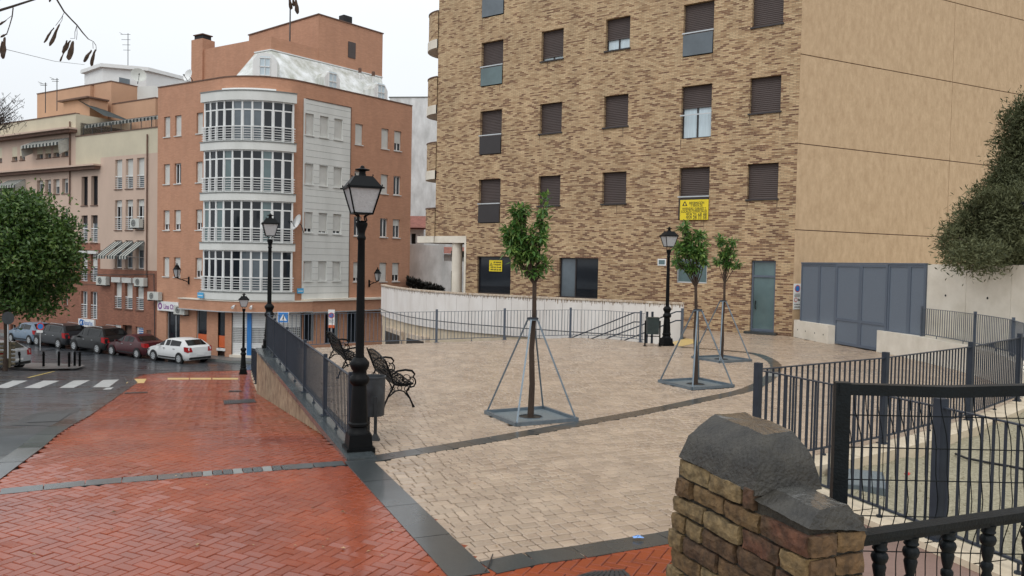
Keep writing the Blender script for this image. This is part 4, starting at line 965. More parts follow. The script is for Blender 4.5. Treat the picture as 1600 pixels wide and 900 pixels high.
# ---- red pavement: herringbone pavers as geometry
rp_ = bpy.data.objects.new('red_pavement', None); COL.objects.link(rp_); rp_['kind'] = 'structure'
draped(red_poly, -.030, 'joint_red').build('joint_bed', rp_)
def bands_mask():
    out = []
    return out
ang = radians(-25); ex = Vector((cos(ang), sin(ang))); ey = Vector((-sin(ang), cos(ang)))
def herring(poly, bw, bl, zf, m, par, near_y, name, fieldname, maxn=300, excl=None, topz=0.0):
    xs = [p[0] for p in poly]; ysv = [p[1] for p in poly]; cx, cy = (min(xs) + max(xs)) / 2, (min(ysv) + max(ysv)) / 2
    R = math.hypot(max(xs) - min(xs), max(ysv) - min(ysv)) / 2
    n = int(R / bw) + 2; items = []
    for j in range(-n, n + 1):
        for i in range(-n, n + 1):
            k = (i - j) % 4
            if k == 0: c = ((i + 1) * bw, (j + .5) * bw); h = True  # horizontal brick occupies i,i+1
            elif k == 2: c = None; h = None
            else: continue
            if k == 0: items.append((c, True))
            if k == 2: items.append((((i + .5) * bw, (j + 0.0) * bw), False))
    # valid herringbone: horizontal at (i,j) when (i-j)%4==0 covering i,i+1 ; vertical at (i,j),(i,j-1) when (i-j)%4==2
    sel = []
    for c, h in items:
        X = cx + ex.x * c[0] + ey.x * c[1]; Y = cy + ex.y * c[0] + ey.y * c[1]
        if not inside(poly, X, Y): continue
        if excl and excl(X, Y): continue
        px_ = (X * 1250 / max(Y, .1))
        if abs(X) > Y * .75 + 2 or Y < 4.5: continue
        sel.append((X, Y, h))
    sel.sort(key=lambda t: (t[0] ** 2 + (t[1]) ** 2) if t[1] > 6.2 and abs(t[0]) < t[1] * .64 else 1e9)
    return sel
PAVE = {}
def paver_geo(q, X, Y, hx, hy, ex_, ey_, zf, r, th=.05, tilt=.0015, ch=.006):
    q.cr = r.random(); dz = r.uniform(-.0025, .0025); tx = r.uniform(-1, 1) * tilt; ty = r.uniform(-1, 1) * tilt
    V = []
    for (k, sc) in ((0, 0.0), (1, ch)):
        for sx, sy in ((-1, -1), (1, -1), (1, 1), (-1, 1)):
            a = sx * (hx - sc); b = sy * (hy - sc); x = X + ex_.x * a + ey_.x * b; y = Y + ex_.y * a + ey_.y * b
            z = zf(x, y) + dz + tx * sx + ty * sy - (0.0 if k else ch)
            V.append((x, y, z))
    F = [(4, 5, 6, 7), (0, 1, 5, 4), (1, 2, 6, 5), (2, 3, 7, 6), (3, 0, 4, 7)]
    V += [(V[i][0], V[i][1], V[i][2] - .03) for i in range(4)]
    F += [(8, 9, 1, 0), (9, 10, 2, 1), (10, 11, 3, 2), (11, 8, 0, 3)]
    q.mesh_faces(V, F, PAVE['m'])
def dist_seg(x, y, L):
    best = 1e9
    for (a, b) in zip(L[:-1], L[1:]):
        ax, ay = a; bx, by = b; dx, dy = bx - ax, by - ay; t = max(0, min(1, ((x - ax) * dx + (y - ay) * dy) / (dx * dx + dy * dy)))
        best = min(best, math.hypot(x - ax - t * dx, y - ay - t * dy))
    return best
RB = [xy(pg(x, y)) for x, y in ((-60, 776), (0, 768.5), (133, 755), (300, 741.8), (440, 731), (538, 723.5))]     # granite band across the red pavement
CRZ = [(-.52, 6.84), (-2.0, 10.4)]                                    # crease band centre
r = random.Random(11)
sel = herring(red_poly, .105, .21, gz, 'paver_red', rp_, 8, 'brick_paver', 'paver_field', excl=lambda X, Y: dist_seg(X, Y, RB) < .07)
PAVE['m'] = MT['paver_red']
field = MB()
for n_, (X, Y, h) in enumerate(sel):
    hx, hy = (.105 - .003, .0525 - .003) if h else (.0525 - .003, .105 - .003)
    if n_ < 300:
        q = MB(); paver_geo(q, X, Y, hx, hy, ex, ey, gz, r); q.build('brick_paver', rp_)
    elif Y < 47: paver_geo(field, X, Y, hx, hy, ex, ey, gz, r, tilt=.001)
field.build('paver_field', rp_, kind='stuff')
print('red pavers', len(sel))
def band(L, wd, par, zf, m='granite', step=.62, seed=5, dz=.004, light=None):
    rr = random.Random(seed)
    for i, (a, b) in enumerate(walk(L, step)):
        t = (b - a).normalized(); nr = Vector((-t.y, t.x)) * wd / 2; a2 = a + t * .005; b2 = b - t * .005
        q = MB(); q.cr = rr.random(); mm = m
        if light and light(i, rr): mm = 'granite_light'
        P = [Vector((p.x, p.y, zf(0, p.y) + h + rr.uniform(-.0008, .0008))) for h in (-.04, dz) for p in (a2 - nr, b2 - nr, b2 + nr, a2 + nr)]
        q.mesh_faces(P, [(3, 2, 1, 0), (4, 5, 6, 7), (0, 1, 5, 4), (1, 2, 6, 5), (2, 3, 7, 6), (3, 0, 4, 7)], mm); q.build('granite_slab', par)
band(RB[:4], .24, rp_, gz, step=.35, light=lambda i, q: q.random() < .04)
band([RB[3], RB[4]], .24, rp_, gz, step=.12, seed=9, light=lambda i, q: i % 3 == 1)
band([RB[4], RB[5]], .24, rp_, gz, step=.5)
def gpiece(px, m, name, par, dz=.006, h=.02):
    P = [pg(x, y, 0) for x, y in px]; q = MB(); a = [(p.x, p.y, gz(0, p.y) + dz) for p in P]; b = [(p.x, p.y, gz(0, p.y) + dz - h) for p in P]; n = len(P)
    q.face(a, m)
    for i in range(n): j = (i + 1) % n; q.face([a[i], a[j], b[j], b[i]], m)
    return q.build(name, par)
gpiece([(197, 599), (225, 598.5), (229, 592), (204, 592.3)], 'tactile', 'tactile_slab', rp_)
for x0, x1 in ((262, 295), (297, 330), (332, 372)): gpiece([(x0, 593), (x1, 593), (x1, 590.6), (x0, 590.6)], 'tactile', 'tactile_slab', rp_)
def grate(px, name, label, n=14):
    P = [pg(x, y, 0) for x, y in px]; q = MB()
    def at(a, b): 
        p = P[0].lerp(P[1], a).lerp(P[3].lerp(P[2], a), b); p.z = gz(0, p.y) + .006; return p
    q.face([at(0, 0) - Z * .004, at(1, 0) - Z * .004, at(1, 1) - Z * .004, at(0, 1) - Z * .004], 'black')
    for i in range(n):
        a, b = (i + .15) / n, (i + .85) / n; q.face([at(a, .05) + Z * .006, at(b, .05) + Z * .006, at(b, .95) + Z * .006, at(a, .95) + Z * .006], 'iron_grate')
    for b in (0, .47, .94): q.face([at(0, b) + Z * .008, at(1, b) + Z * .008, at(1, b + .06) + Z * .008, at(0, b + .06) + Z * .008], 'iron_grate')
    o = q.build(name, None, origin=P[0]); tag(o, label, 'drain')
grate([(350, 632), (401, 629), (397, 624), (349, 626)], 'drain_grate', 'wide black drain grate in the red pavement nearest the fence foot')
grate([(194, 615.5), (230, 614), (231, 612.5), (196, 613.5)], 'drain_grate', 'thin dark drain slot near the far kerb of the red pavement', 8)
grate([(357, 612.5), (378, 612), (377, 610.3), (358, 610.6)], 'drain_grate', 'small dark drain slot just beyond the wide black grate', 8)
grate([(890, 905), (990, 905), (975, 891.5), (925, 894)], 'manhole_cover', 'black rectangular cover at the bottom edge of the picture', 10)

# ---- plaza
back = [(-6.91, 22.75), (-5.68, 23.75), (-4.52, 24.72), (-2.40, 25.95), (-.12, 27.36), (2.25, 28.60), (3.4, 28.55), (4.64, 27.15)]
RL = [(11.2, 28.06), (11.47, 28.22), (11.86, 25.77), (12.2, 24.4), (12.3, 22.47), (12.0, 20), (11.5, 18), (10.6, 16.3), (9.7, 15.2)]     # right foot of plaza
FA = [(2.97, 9.55), (5.22, 11.1), (7.5, 13.0), (9.7, 15.2)]
stair = [(5.1, 27.0), (6.45, 29.1)]
plaza_poly = [(-.32, 6.78), (-2.08, 10.42)] + back + stair + [(6.5, 34.2), (10.85, 31.0)] + RL + FA[::-1][1:] + [(1.9, 7.8), (1.6, 7.65), (0, 6.8)]
slab_poly = [(3.0, -30), (60, -30), (60, 80), (10, 80), (5.5, 35.1), (6.5, 34.4), (6.45, 29.1), (5.1, 27.0)] + back[::-1] + [(-2.0, 10.4), (-.5, 6.8), (3.0, 6.8)]
q = MB(); q.prism([(x, y) for x, y in slab_poly], -4.6, -.034, 'joint_dark'); pz_ = q.build('plaza', kind='structure')
q = MB(); q.prism([(-90, -30), (3, -30), (3, 6.8), (-.5, 6.8), (-2.0, 10.0), (-90, 10.0)], -.32, -.21, 'joint_dark'); q.build('near_ground', kind='structure')
e1 = Vector((.905, .425)); e2 = Vector((-.425, .905))
RING = [(600, 716), (700, 698), (800, 681), (905, 662), (1010, 643), (1110, 622), (1170, 608), (1205, 588), (1212, 570), (1190, 556), (1160, 550), (1100, 545), (1062, 542)]
RW = [xy(pz(*p)) for p in RING]; RW = [(-1.86, 10.52)] + RW[1:]
def smooth(L, n=4):
    out = []
    for i in range(len(L) - 1):
        p0, p1, p2, p3 = Vector(L[max(i - 1, 0)]), Vector(L[i]), Vector(L[i + 1]), Vector(L[min(i + 2, len(L) - 1)])
        for k in range(n):
            t = k / n; out.append(tuple(.5 * ((2 * p1) + (p2 - p0) * t + (2 * p0 - 5 * p1 + 4 * p2 - p3) * t * t + (3 * p1 - p0 - 3 * p2 + p3) * t ** 3)))
    out.append(L[-1]); return out
RS = smooth(RW, 3)
TB = [xy(pz(x, y)) for x, y in ((762, 888), (830, 873), (904, 863), (1040, 841), (1120, 826))]
zero = lambda x, y: 0.0
GUARDS = {}
sel = []
r = random.Random(21); row = -80
PW = [.11, .15, .15, .18, .21]
TREES = [((829, 652), 1.67), ((1087, 601), 1.8), ((1127, 562), 1.8)]
TP = [pz(*t[0]) for t in TREES]
GH = [.62, .66, .72]; 
def tree_free(x, y):
    for p, h in zip(TP, GH):
        a = (x - p.x) * cos(GA) + (y - p.y) * sin(GA); b = -(x - p.x) * sin(GA) + (y - p.y) * cos(GA)
        if abs(a) < h and abs(b) < h: return False
    return True
c1 = pz(765, 645); c2 = pz(800, 665.5); c3 = pz(895, 657.5); c4 = pz(855, 638)
GC = (c1 + c2 + c3 + c4) / 4; GA = atan2((c3 - c2).y, (c3 - c2).x); GS = ((c3 - c2).length + (c2 - c1).length + (c4 - c3).length + (c1 - c4).length) / 4
print('guard', c1, c2, c3, c4, GC, GA, GS, TP)
GH = [GS / 2] * 3
for row in range(-10, 180):
    b = row * .148; a = -6 + r.random() * .2
    while a < 26:
        wv = r.choice(PW); cx_ = .3 + e1.x * (a + wv / 2) + e2.x * b; cy_ = 6.9 + e1.y * (a + wv / 2) + e2.y * b
        if cy_ > 4 and abs(cx_) < cy_ * .70 + .5 and inside(plaza_poly, cx_, cy_) and dist_seg(cx_, cy_, RS) > .10 and tree_free(cx_, cy_):
            sel.append((cx_, cy_, wv))
        a += wv
sel.sort(key=lambda t: t[0] ** 2 + t[1] ** 2 if -.4 < t[0] < t[1] * .2 else (1e3 + t[0] ** 2 + t[1] ** 2))
PAVE['m'] = MT['paver_tan']; field = MB()
for n_, (X, Y, wv) in enumerate(sel):
    if n_ < 300: q = MB(); paver_geo(q, X, Y, wv / 2 - .006, .064, e1, e2, zero, r, tilt=.0015, ch=.009); q.build('paving_sett', pz_)
    else: paver_geo(field, X, Y, wv / 2 - .006, .064, e1, e2, zero, r, tilt=.0015, ch=.009)
field.build('sett_field', pz_, kind='stuff'); print('tan setts', len(sel))
band(RS, .30, pz_, zero, step=.62, light=lambda i, q: q.random() < .05)
band(TB, .30, pz_, zero, step=.8, dz=.006)
band([(-.30, 6.66), (-1.98, 10.45)], .36, pz_, zero, step=.95, dz=.008)
q = MB(); q.face([pz(*p, .006) for p in ((1049.5, 534.6), (1071.5, 528.7), (1085, 530.3), (1093, 534), (1065, 541.3), (1055.6, 539.5))], 'tactile'); q.build('tactile_area', pz_)

# ---- retaining wall with granite coping below the long fence
wl = thing('retaining_wall', 'wedge of rough brown stone wall with granite coping between plaza fence and red pavement', 'wall', (WALL_A.x, WALL_A.y, -.5))
q = MB(); n = 24; nrm = Vector(((WALL_B - WALL_A).normalized().y, -(WALL_B - WALL_A).normalized().x))
MT['rough_stone'] = mat('rough_brown_stone_facing', (.16, .10, .06), .85, col2=(.38, .28, .18), scale=3.5, bump=1.0, bscale=12)
MT['coping_granite'] = mat('wet_coping_granite', (.06, .072, .076), .22, .35, 50, .1, 120, rvar=.1, rnd=.1, coat=.4)
for i in range(n):
    a = WALL_A.lerp(WALL_B, i / n); b = WALL_A.lerp(WALL_B, (i + 1) / n)
    for k in range(3):
        f0, f1 = k / 3, (k + 1) / 3; za0, zb0 = gz(0, a.y) - .3, gz(0, b.y) - .3
        q.face([(a.x, a.y, za0 + (-.06 - za0) * f0), (b.x, b.y, zb0 + (-.06 - zb0) * f0), (b.x, b.y, zb0 + (-.06 - zb0) * f1), (a.x, a.y, za0 + (-.06 - za0) * f1)], 'rough_stone')
e_ = WALL_B + nrm * .6; q.face([(WALL_B.x, WALL_B.y, -2), (e_.x, e_.y, -2), (e_.x, e_.y, -.06), (WALL_B.x, WALL_B.y, -.06)], 'rough_stone')
q.build('stone_face', wl)
Lc = (WALL_B - WALL_A).length; tdir = (WALL_B - WALL_A).normalized(); k = 0; s = .02
while s < Lc:
    s2 = min(s + .98, Lc); a = WALL_A + tdir * s; b = WALL_A + tdir * (s2 - .012); c = (a + b) / 2 + nrm * .16
    q = MB(); q.cr = r.random(); q.box((c.x, c.y, -.012), ((b - a).length, .40, .09), 'coping_granite', Vector((*tdir, 0)), Vector((*nrm, 0))); q.build('coping_stone', wl); s = s2
# low pale kerb beyond it, carrying the lower fence panel
q = MB(); P = [pg(406, 592), pg(378, 586.5)]; a, b = P; a = Vector((-7.6, 23.9, 0)); b = Vector((-12.2, 37.5, 0)); t = (b - a).normalized(); N2 = Vector((t.y, -t.x, 0))
for i in range(8):
    u = a.lerp(b, i / 8); v = a.lerp(b, (i + 1) / 8); u2 = u + N2 * .35; v2 = v + N2 * .35
    hz = .22; f = lambda p, h: (p.x, p.y, gz(0, p.y) + h)
    q.face([f(u, -.3), f(v, -.3), f(v, hz), f(u, hz)], 'concrete_warm'); q.face([f(u, hz), f(v, hz), f(v2, hz), f(u2, hz)], 'concrete_warm'); q.face([f(u2, -.3), f(v2, -.3), f(v2, hz), f(u2, hz)], 'concrete_warm')
o = q.build('low_kerb_wall', None, origin=(a.x, a.y, gz(0, a.y))); tag(o, 'low pale kerb wall beyond the stone wedge, running down to the far lamp', 'wall')

# ---- far pavements and island
fp = [xy(Ll.pt(60, 0, 1.3)), xy(Ll.pt(Ltan, 0, 1.3)), xy(path(1.6, ARC * .33)), xy(path(1.8, ARC * .66)), xy(Rr.pt(Rtan, 0, 1.8)), xy(Rr.pt(Rend + 8, 0, 1.8)), xy(Rr.pt(Rend + 8, 0, -1)), xy(Rr.pt(Rtan, 0, -1)), xy(Ll.pt(Ltan, 0, -1)), xy(Ll.pt(60, 0, -1))]
q = MB(); q.prism(fp, -4.4, ZG + .10, 'granite_light', 'pavement_grey'); q.build('far_pavement', kind='structure')
isl = [pg(-40, 573), pg(60, 577), pg(120, 576), pg(133, 571), pg(120, 569), pg(-60, 565)]
q = MB(); q.prism([xy(p) for p in isl], -4.6, gz(0, 40) + .15, 'granite_light', 'concrete_warm'); 
ISL = []
draped([xy(p) for p in isl], .02, 'pavement_grey', .5).build('traffic_island', kind='structure')
MT['gate_mesh'] = mat('perforated_blue_sheet', (.09, .115, .15), .5, col2=(.19, .225, .275), scale=180, bump=.3, bscale=220)
MT['bin_green'] = mat('dark_green_bin', (.022, .035, .034), .5, .3, 8)
MT['soil_dark'] = mat('dark_soil', (.03, .022, .015), .9, .3, 20, 1)
MT['tramex'] = mat('fine_galvanised_grating', (.13, .16, .17), .4, col2=(.24, .275, .29), scale=60, bump=.5, bscale=120, metal=.3)
MT['bin_grey'] = mat('scuffed_dark_bin', (.035, .04, .045), .5, .4, 8)

# ================================================================== fences
BAR = {}
def bar_mesh(h, w_, m, kind):
    key = (round(h, 3), w_, m)
    if key not in BAR:
        q = MB(); q.box((0, 0, h / 2), (w_, w_, h), m); o = q.build(kind); BAR[key] = o.data; bpy.data.objects.remove(o)
    return BAR[key]
def fence(name, label, pts, base, H=.98, m='fence_dark', spacing=.12, bw=.014, posts=None, post_w=.06, post_h=1.06, rail_b=.10, bar_name='bar', post_ends=(True, True), closed=False, pspace=2.6, rail_w=.04, feet=True):
    P0 = Vector((pts[0][0], pts[0][1], base(pts[0]) if callable(base) else base))
    f = thing(name, label, 'fence', tuple(P0))
    bz = (lambda p: base(p)) if callable(base) else (lambda p: base)
    Ls = [0]
    for a, b in zip(pts[:-1], pts[1:]): Ls.append(Ls[-1] + math.hypot(b[0] - a[0], b[1] - a[1]))
    T = Ls[-1]
    def at(s):
        s = max(0, min(T, s))
        for i in range(len(pts) - 1):
            if s <= Ls[i + 1] + 1e-9:
                t = (s - Ls[i]) / (Ls[i + 1] - Ls[i]); p = (pts[i][0] + (pts[i + 1][0] - pts[i][0]) * t, pts[i][1] + (pts[i + 1][1] - pts[i][1]) * t)
                d = Vector((pts[i + 1][0] - pts[i][0], pts[i + 1][1] - pts[i][1], 0)).normalized(); return Vector((p[0], p[1], bz(p))), d
        return Vector((*pts[-1], bz(pts[-1]))), d
    if posts is None:
        n = max(1, round(T / pspace)); posts = [T * i / n for i in range(n + 1)]
        if not post_ends[0]: posts = posts[1:]
        if not post_ends[1]: posts = posts[:-1]
    for s in posts:
        p, d = at(s); q = MB(); q.box(p + Z * (post_h / 2), (post_w, post_w, post_h), m, d, Z.cross(d)); q.box(p + Z * .006, (.13, .13, .012), m, d, Z.cross(d)); q.build('post', f)
    # rails per straight segment
    cuts = sorted(set([0, T] + Ls + list(posts)))
    for a, b in zip(cuts[:-1], cuts[1:]):
        if b - a < .05: continue
        A, d = at(a + 1e-6); Bq, _ = at(b - 1e-6)
        for h, rw in ((H, rail_w), (rail_b, rail_w * .8)):
            q = MB(); X = (Bq - A).normalized(); c = (A + Bq) / 2 + Z * h; q.box(c, ((Bq - A).length, rw, .012 if h == H else .02), m, X, Z.cross(X)); q.build('rail', f)
        if feet:
            c = (A + Bq) / 2; q = MB(); q.tube([c, c + Z * rail_b], .012, m, 5); q.tube([c, c + Z * .02], .03, m, 6); q.build('foot', f)
    n = int(T / spacing); cnt = 0; extra = MB()
    me = bar_mesh(H - rail_b, bw, MT[m] if 0 else m, 'bar')
    for i in range(n + 1):
        s = T * (i + .5) / (n + 1); p, d = at(s)
        if any(abs(s - ps) < post_w * .7 for ps in posts): continue
        if cnt < 290:
            o = bpy.data.objects.new(bar_name, me); COL.objects.link(o); o.parent = f; o.location = p + Z * rail_b - P0; o.rotation_euler = (0, 0, atan2(d.y, d.x)); cnt += 1
        else: extra.box(p + Z * (rail_b + (H - rail_b) / 2), (bw, bw, H - rail_b), m, d, Z.cross(d))
    if extra.f: extra.build('bars', f, kind='stuff')
    return f, at, T
fl = [xy(pz(548, 700)), xy(pz(418, 548))]
FP = [0.06] + [((Vector(xy(pz(x, 700 - (548 - x) * 1.192))) - Vector(fl[0])).length) for x in (508, 477, 450, 431)] + [12.8]
fence('plaza_fence', 'dark steel bar fence on the granite coping running away from the nearest lamp', fl, .035, H=.97, spacing=.118, bw=.013, m='fence_dark', posts=FP, post_h=1.03)
fence('plaza_fence', 'long low steel bar fence closing the far side of the plaza before the white wall', [back[0]] + back[1:6] + [(3.3, 28.6), (4.55, 27.3)], 0.0, H=1.0, spacing=.128, bw=.013, m='grey_blue', posts=[0.0, 5.52, 8.1, 10.75, 13.6], post_h=1.08, rail_w=.03)
# handrails of the stair
hr = thing('stair_handrail', 'blue grey double handrail descending beside the far bin and white wall', 'handrail', (6.3, 28.8, 0))
A_ = pz(1065, 530); top_ = A_ + Z * 1.05
q = MB(); q.box(A_ + Z * .56, (.09, .09, 1.12), 'grey_blue'); q.build('post', hr)
for h in (1.0, .68):
    a = A_ + Z * h; b = a + Vector((-.25, -.15, 0)); c = Vector((2.6, 29.35, h - 1.45)); q = MB(); q.tube([a, b, c], .024, 'fence_dark', 6); q.build('rail', hr)
    a2 = Vector((4.45, 27.6, h)); c2 = Vector((1.6, 29.0, h - 1.3)); q = MB(); q.tube([a2, a2 + Vector((-.2, .05, 0)), c2], .02, 'fence_dark', 6); q.build('rail', hr)
for (x, y) in ((4.62, 27.2), (4.80, 27.2)):
    q = MB(); q.box((x, y, .52), (.07, .07, 1.1), 'fence_dark'); q.build('post', hr)
q = MB()                                             # steps going down to the left
sd_ = Vector((-.86, .5, 0)).normalized(); sn = Vector((.5, .86, 0))
for i in range(14):
    c = Vector((5.7, 28.1, 0)) + sd_ * (.2 + .3 * i); c.z = -.17 * (i + 1) - 1; q.box(c, (.3, 1.9, 2.0), 'concrete', sd_, sn)
q.build('stair', kind='structure')
q = MB(); q.prism([(-12, 24.5), (-7, 23.0), (-2.4, 26.1), (2.2, 28.8), (6.4, 29.2), (5.5, 35), (-2, 40), (-8, 48), (-14, 44)], -4.6, -3.7, 'concrete'); q.build('ramp_floor', kind='structure')
low_f = fence('guard_panel', 'short dark grey bar fence on the low pale kerb below the plaza corner', [(-7.75, 24.3), (-12.1, 37.3)], lambda p: gz(0, p[1]) + .22, H=1.0, spacing=.09, bw=.016)

# ================================================================== curved pale concrete wall of the ramp
RWALL = [(6.25, 29.15), (4.2, 30.1), (2.0, 31.3), (0.0, 32.6), (-1.8, 33.9), (-3.4, 35.5), (-4.6, 37.3), (-5.6, 39.4), (-6.5, 41.6), (-7.15, 43.8)]
RWs = smooth(RWALL, 3)
rw = thing('ramp_wall', 'long curved pale concrete parapet wall in front of the brick block, drip stained', 'wall', (6.25, 29.15, 0))
MT['drip'] = mat('pale_cast_concrete', (.70, .65, .60), .85, col2=(.82, .78, .74), scale=1.3, bump=.2, bscale=20, stretch=(1.2, 1.2, .4)); MT['rust_streak'] = mat('rusty_rain_streak', (.26, .17, .10), .9, .2)
MT['rust_edge'] = mat('rust_stained_edge', (.36, .25, .16), .9, col2=(.66, .58, .48), scale=7, bump=.3, stretch=(1, 1, .4))
for (a, b) in walk(RWs, 1.25):
    t = (b - a).normalized(); nr = Vector((-t.y, t.x)); a2 = a + t * .008; b2 = b - t * .008; c = (a2 + b2) / 2
    zt = 1.30
    q = MB(); X = Vector((t.x, t.y, 0)); Y = Vector((nr.x, nr.y, 0))
    cc_ = Vector((c.x, c.y, 0)) - Y * .09
    q.box(cc_ + Z * (.45), ((b2 - a2).length, .2, 1.58), 'drip', X, Y); q.build('wall_panel', rw)
    q = MB(); L_ = (b2 - a2).length; N_ = -Y if Y.y > 0 else Y
    for k_ in range(int(L_ / .07)):                  # rain streaks below the coping
        x_ = -L_ / 2 + .07 * k_ + rng.uniform(0, .05); hh = rng.uniform(.02, .14) * (1.6 if rng.random() < .15 else 1); ww = rng.uniform(.01, .03); P_ = cc_ + X * x_ + N_ * .103 + Z * 1.24
        q.face([P_ - X * ww, P_ + X * ww, P_ + X * ww * .4 - Z * hh, P_ - X * ww * .4 - Z * hh], 'rust_streak')
    q.build('rain_streak', rw, kind='stuff')
q = MB(); sgn = 1
for (a, b) in zip(RWs[:-1], RWs[1:]):
    a, b = Vector(a), Vector(b); t = (b - a).normalized(); X = Vector((t.x, t.y, 0)); Y = Vector((-t.y, t.x, 0)); c = (a + b) / 2; c = Vector((c.x, c.y, 0)) - Y * .09
    q.box(c + Z * 1.275, ((b - a).length + .01, .26, .07), 'rust_edge', X, Y)
q.build('wall_coping', rw)
q = MB()
for (a, b) in zip(RWs[:-1], RWs[1:]):                # recessed lower wall
    a, b = Vector(a), Vector(b); t = (b - a).normalized(); X = Vector((t.x, t.y, 0)); Y = Vector((-t.y, t.x, 0)); c = (a + b) / 2; c = Vector((c.x, c.y, 0)) - Y * .16
    q.box(c + Z * (-2.45), ((b - a).length + .01, .16, 4.2), 'concrete_warm', X, Y)
q.build('lower_wall', rw)
q = MB(); q.tube([Vector((x, y, .02)) + Vector((-.1, -.2, 0)) for x, y in RWs[2:]], .02, 'iron_grate', 5); q.build('handrail', rw)
# two dark garage openings low in the wall at its left end
for (x0, x1) in ((606, 630), (638, 669)):
    P = []
    for x in (x0, x1):
        best = min(((abs(800 + FPX * ((Vector((px, py, -1)) - CAM).dot(_R) / (Vector((px, py, -1)) - CAM).dot(_F)) - x), px, py) for px, py in smooth(RWALL, 12)))
        P.append(Vector((best[1], best[2], 0)))
    a, b = P; t = (b - a).normalized(); Y = Vector((-t.y, t.x, 0)); Y = Y if Y.y < 0 else -Y
    q = MB(); c = (a + b) / 2 + Y * .02; q.box(c + Z * -1.65, ((b - a).length, .24, 1.7), 'rust_edge', t, Y); q.box(c + Z * -1.75 + Y * .13, ((b - a).length - .3, .02, 1.5), 'joint_dark', t, Y); q.build('garage_opening', rw)
q = MB(); a = B.pt(17.6, 0, .6); b = Vector((-6.9, 45.2, 0)); X = (b - a).normalized(); c = (a + b) / 2; q.box(c + Z * .0, ((b - a).length + 1.2, .25, 2.2), 'rust_edge', X, Z.cross(X)); o = q.build('boundary_wall', None, origin=a); tag(o, 'low beige wall behind the curved parapet under the porch column', 'wall')
# ================================================================== right side: gate, concrete walls, planter
G0 = Vector((11.47, 28.22, 0)); GD = Vector((.2, -.98, 0)).normalized(); GF = Fr(G0, GD); GF.N = Vector((-.987, -.157, 0))
ug0 = GF.px(1252, 460)[0]; ug1 = GF.px(1447, 450)[0]; um = [GF.px(x, 460)[0] for x in (1280, 1307, 1346, 1388, 1421)]
zgt = 2.83
gt = thing('metal_gate', 'wide blue grey perforated metal gate and screen along the right plaza edge', 'gate', tuple(GF.pt(ug0, 0)))
def gframe(a, b, z0, z1, name, nbars=(), fw=.07, n=0.0):
    q = MB(); q.fbox(GF, a, a + fw, z0, z1, n - .03, n + .03, 'gate'); q.fbox(GF, b - fw, b, z0, z1, n - .03, n + .03, 'gate'); q.fbox(GF, a + fw, b - fw, z1 - fw, z1, n - .03, n + .03, 'gate'); q.fbox(GF, a + fw, b - fw, z0, z0 + fw, n - .03, n + .03, 'gate')
    for z in nbars: q.fbox(GF, a + fw, b - fw, z, z + fw, n - .028, n + .028, 'gate')
    o = q.build(name, gt); p = MB(); p.fbox(GF, a + fw * .5, b - fw * .5, z0 + fw * .5, z1 - fw * .5, n - .006, n + .006, 'gate_mesh'); p.build('mesh_sheet', o); return o
zs_l = GF.px(1280, 498)[1]; zs_r = .66
gframe(ug0, um[0], .55, zgt, 'screen_panel'); gframe(um[0] + .005, um[1] - .01, .55, zgt, 'screen_panel')
gframe(um[1], um[2] - .008, .03, zgt - .003, 'gate_leaf', (.85,), .09, .02); gframe(um[2], um[3], .03, zgt - .003, 'gate_leaf', (.85,), .09, .02)
gframe(um[3] + .01, um[4] - .005, .66, zgt, 'screen_panel'); gframe(um[4], ug1, .66, zgt, 'screen_panel')
q = MB(); q.fbox(GF, ug0, ug1, zgt, zgt + .05, -.05, .05, 'gate'); q.build('top_rail', gt)
# low concrete blocks with formwork tie holes
MT['tie_hole'] = MT['black']
bl = thing('concrete_block_wall', 'short white concrete block wall left of the blue grey gate', 'wall', (10.9, 31.0, 0))
bf = Fr((10.93, 30.9), (.25, -2.75)); bf.N = Vector((-.996, -.09, 0))
for i in range(2):
    a, b = i * 1.38, i * 1.38 + 1.375; q = MB(); q.fbox(bf, a, b, 0, .66, -.38, 0, 'concrete'); q.build('concrete_panel', bl)
q = MB()
for u, z in ((.35, .3), (1.0, .3), (1.75, .3), (2.4, .3)): ring(q, bf.pt(u, z, .004), bf.D, Z, .03, 0, 'black', 8)
q.build('tie_hole', bl)
WR = [(11.84, 25.85), (11.95, 24.5), (12.0, 22.4), (11.85, 20.2), (11.4, 18.3), (10.65, 16.5), (9.85, 15.3)]
lw = thing('planter_wall', 'long low white concrete wall curving along the right plaza edge under a fence', 'wall', (11.86, 25.8, 0))
WRs = smooth(WR, 3)
zlw = lambda s: .70
for i, (a, b) in enumerate(walk(WRs, 1.3)):
    t = (b - a).normalized(); a2 = a + t * .004; b2 = b - t * .004; X = Vector((t.x, t.y, 0)); Y = Vector((-t.y, t.x, 0)); c = (a2 + b2) / 2
    zt = .70 - max(0, (18.5 - c.y)) * .07
    q = MB(); q.box(Vector((c.x, c.y, zt / 2)) + Y * .24, ((b2 - a2).length + .03, .46, zt), 'concrete', X, Y); q.build('concrete_panel', lw)
hf = thing('concrete_wall', 'tall pale cast concrete wall right of the gate below the dark shrubs', 'wall', tuple(GF.pt(ug1, 0)))
k = ug1 + .01; i = 0
while k < ug1 + 9:
    wd = 1.55; q = MB(); q.fbox(GF, k, k + wd - .012, 0, zgt + .02, -.32, -.02, 'concrete'); q.build('concrete_panel', hf)
    q = MB(); ring(q, GF.pt(k + wd / 2, 1.95, -.015), GF.D, Z, .035, 0, 'black', 8); q.build('tie_hole', hf); k += wd
q = MB(); q.prism([xy(GF.pt(ug1, 0, -.33)), xy(GF.pt(ug1 + 12, 0, -.33)), (40, 8), (40, 45), xy(SD.pt(14, 0, .1)), xy(SD.pt(1.2, 0, .1))], -.02, 2.3, 'soil'); q.build('raised_bank', kind='structure')
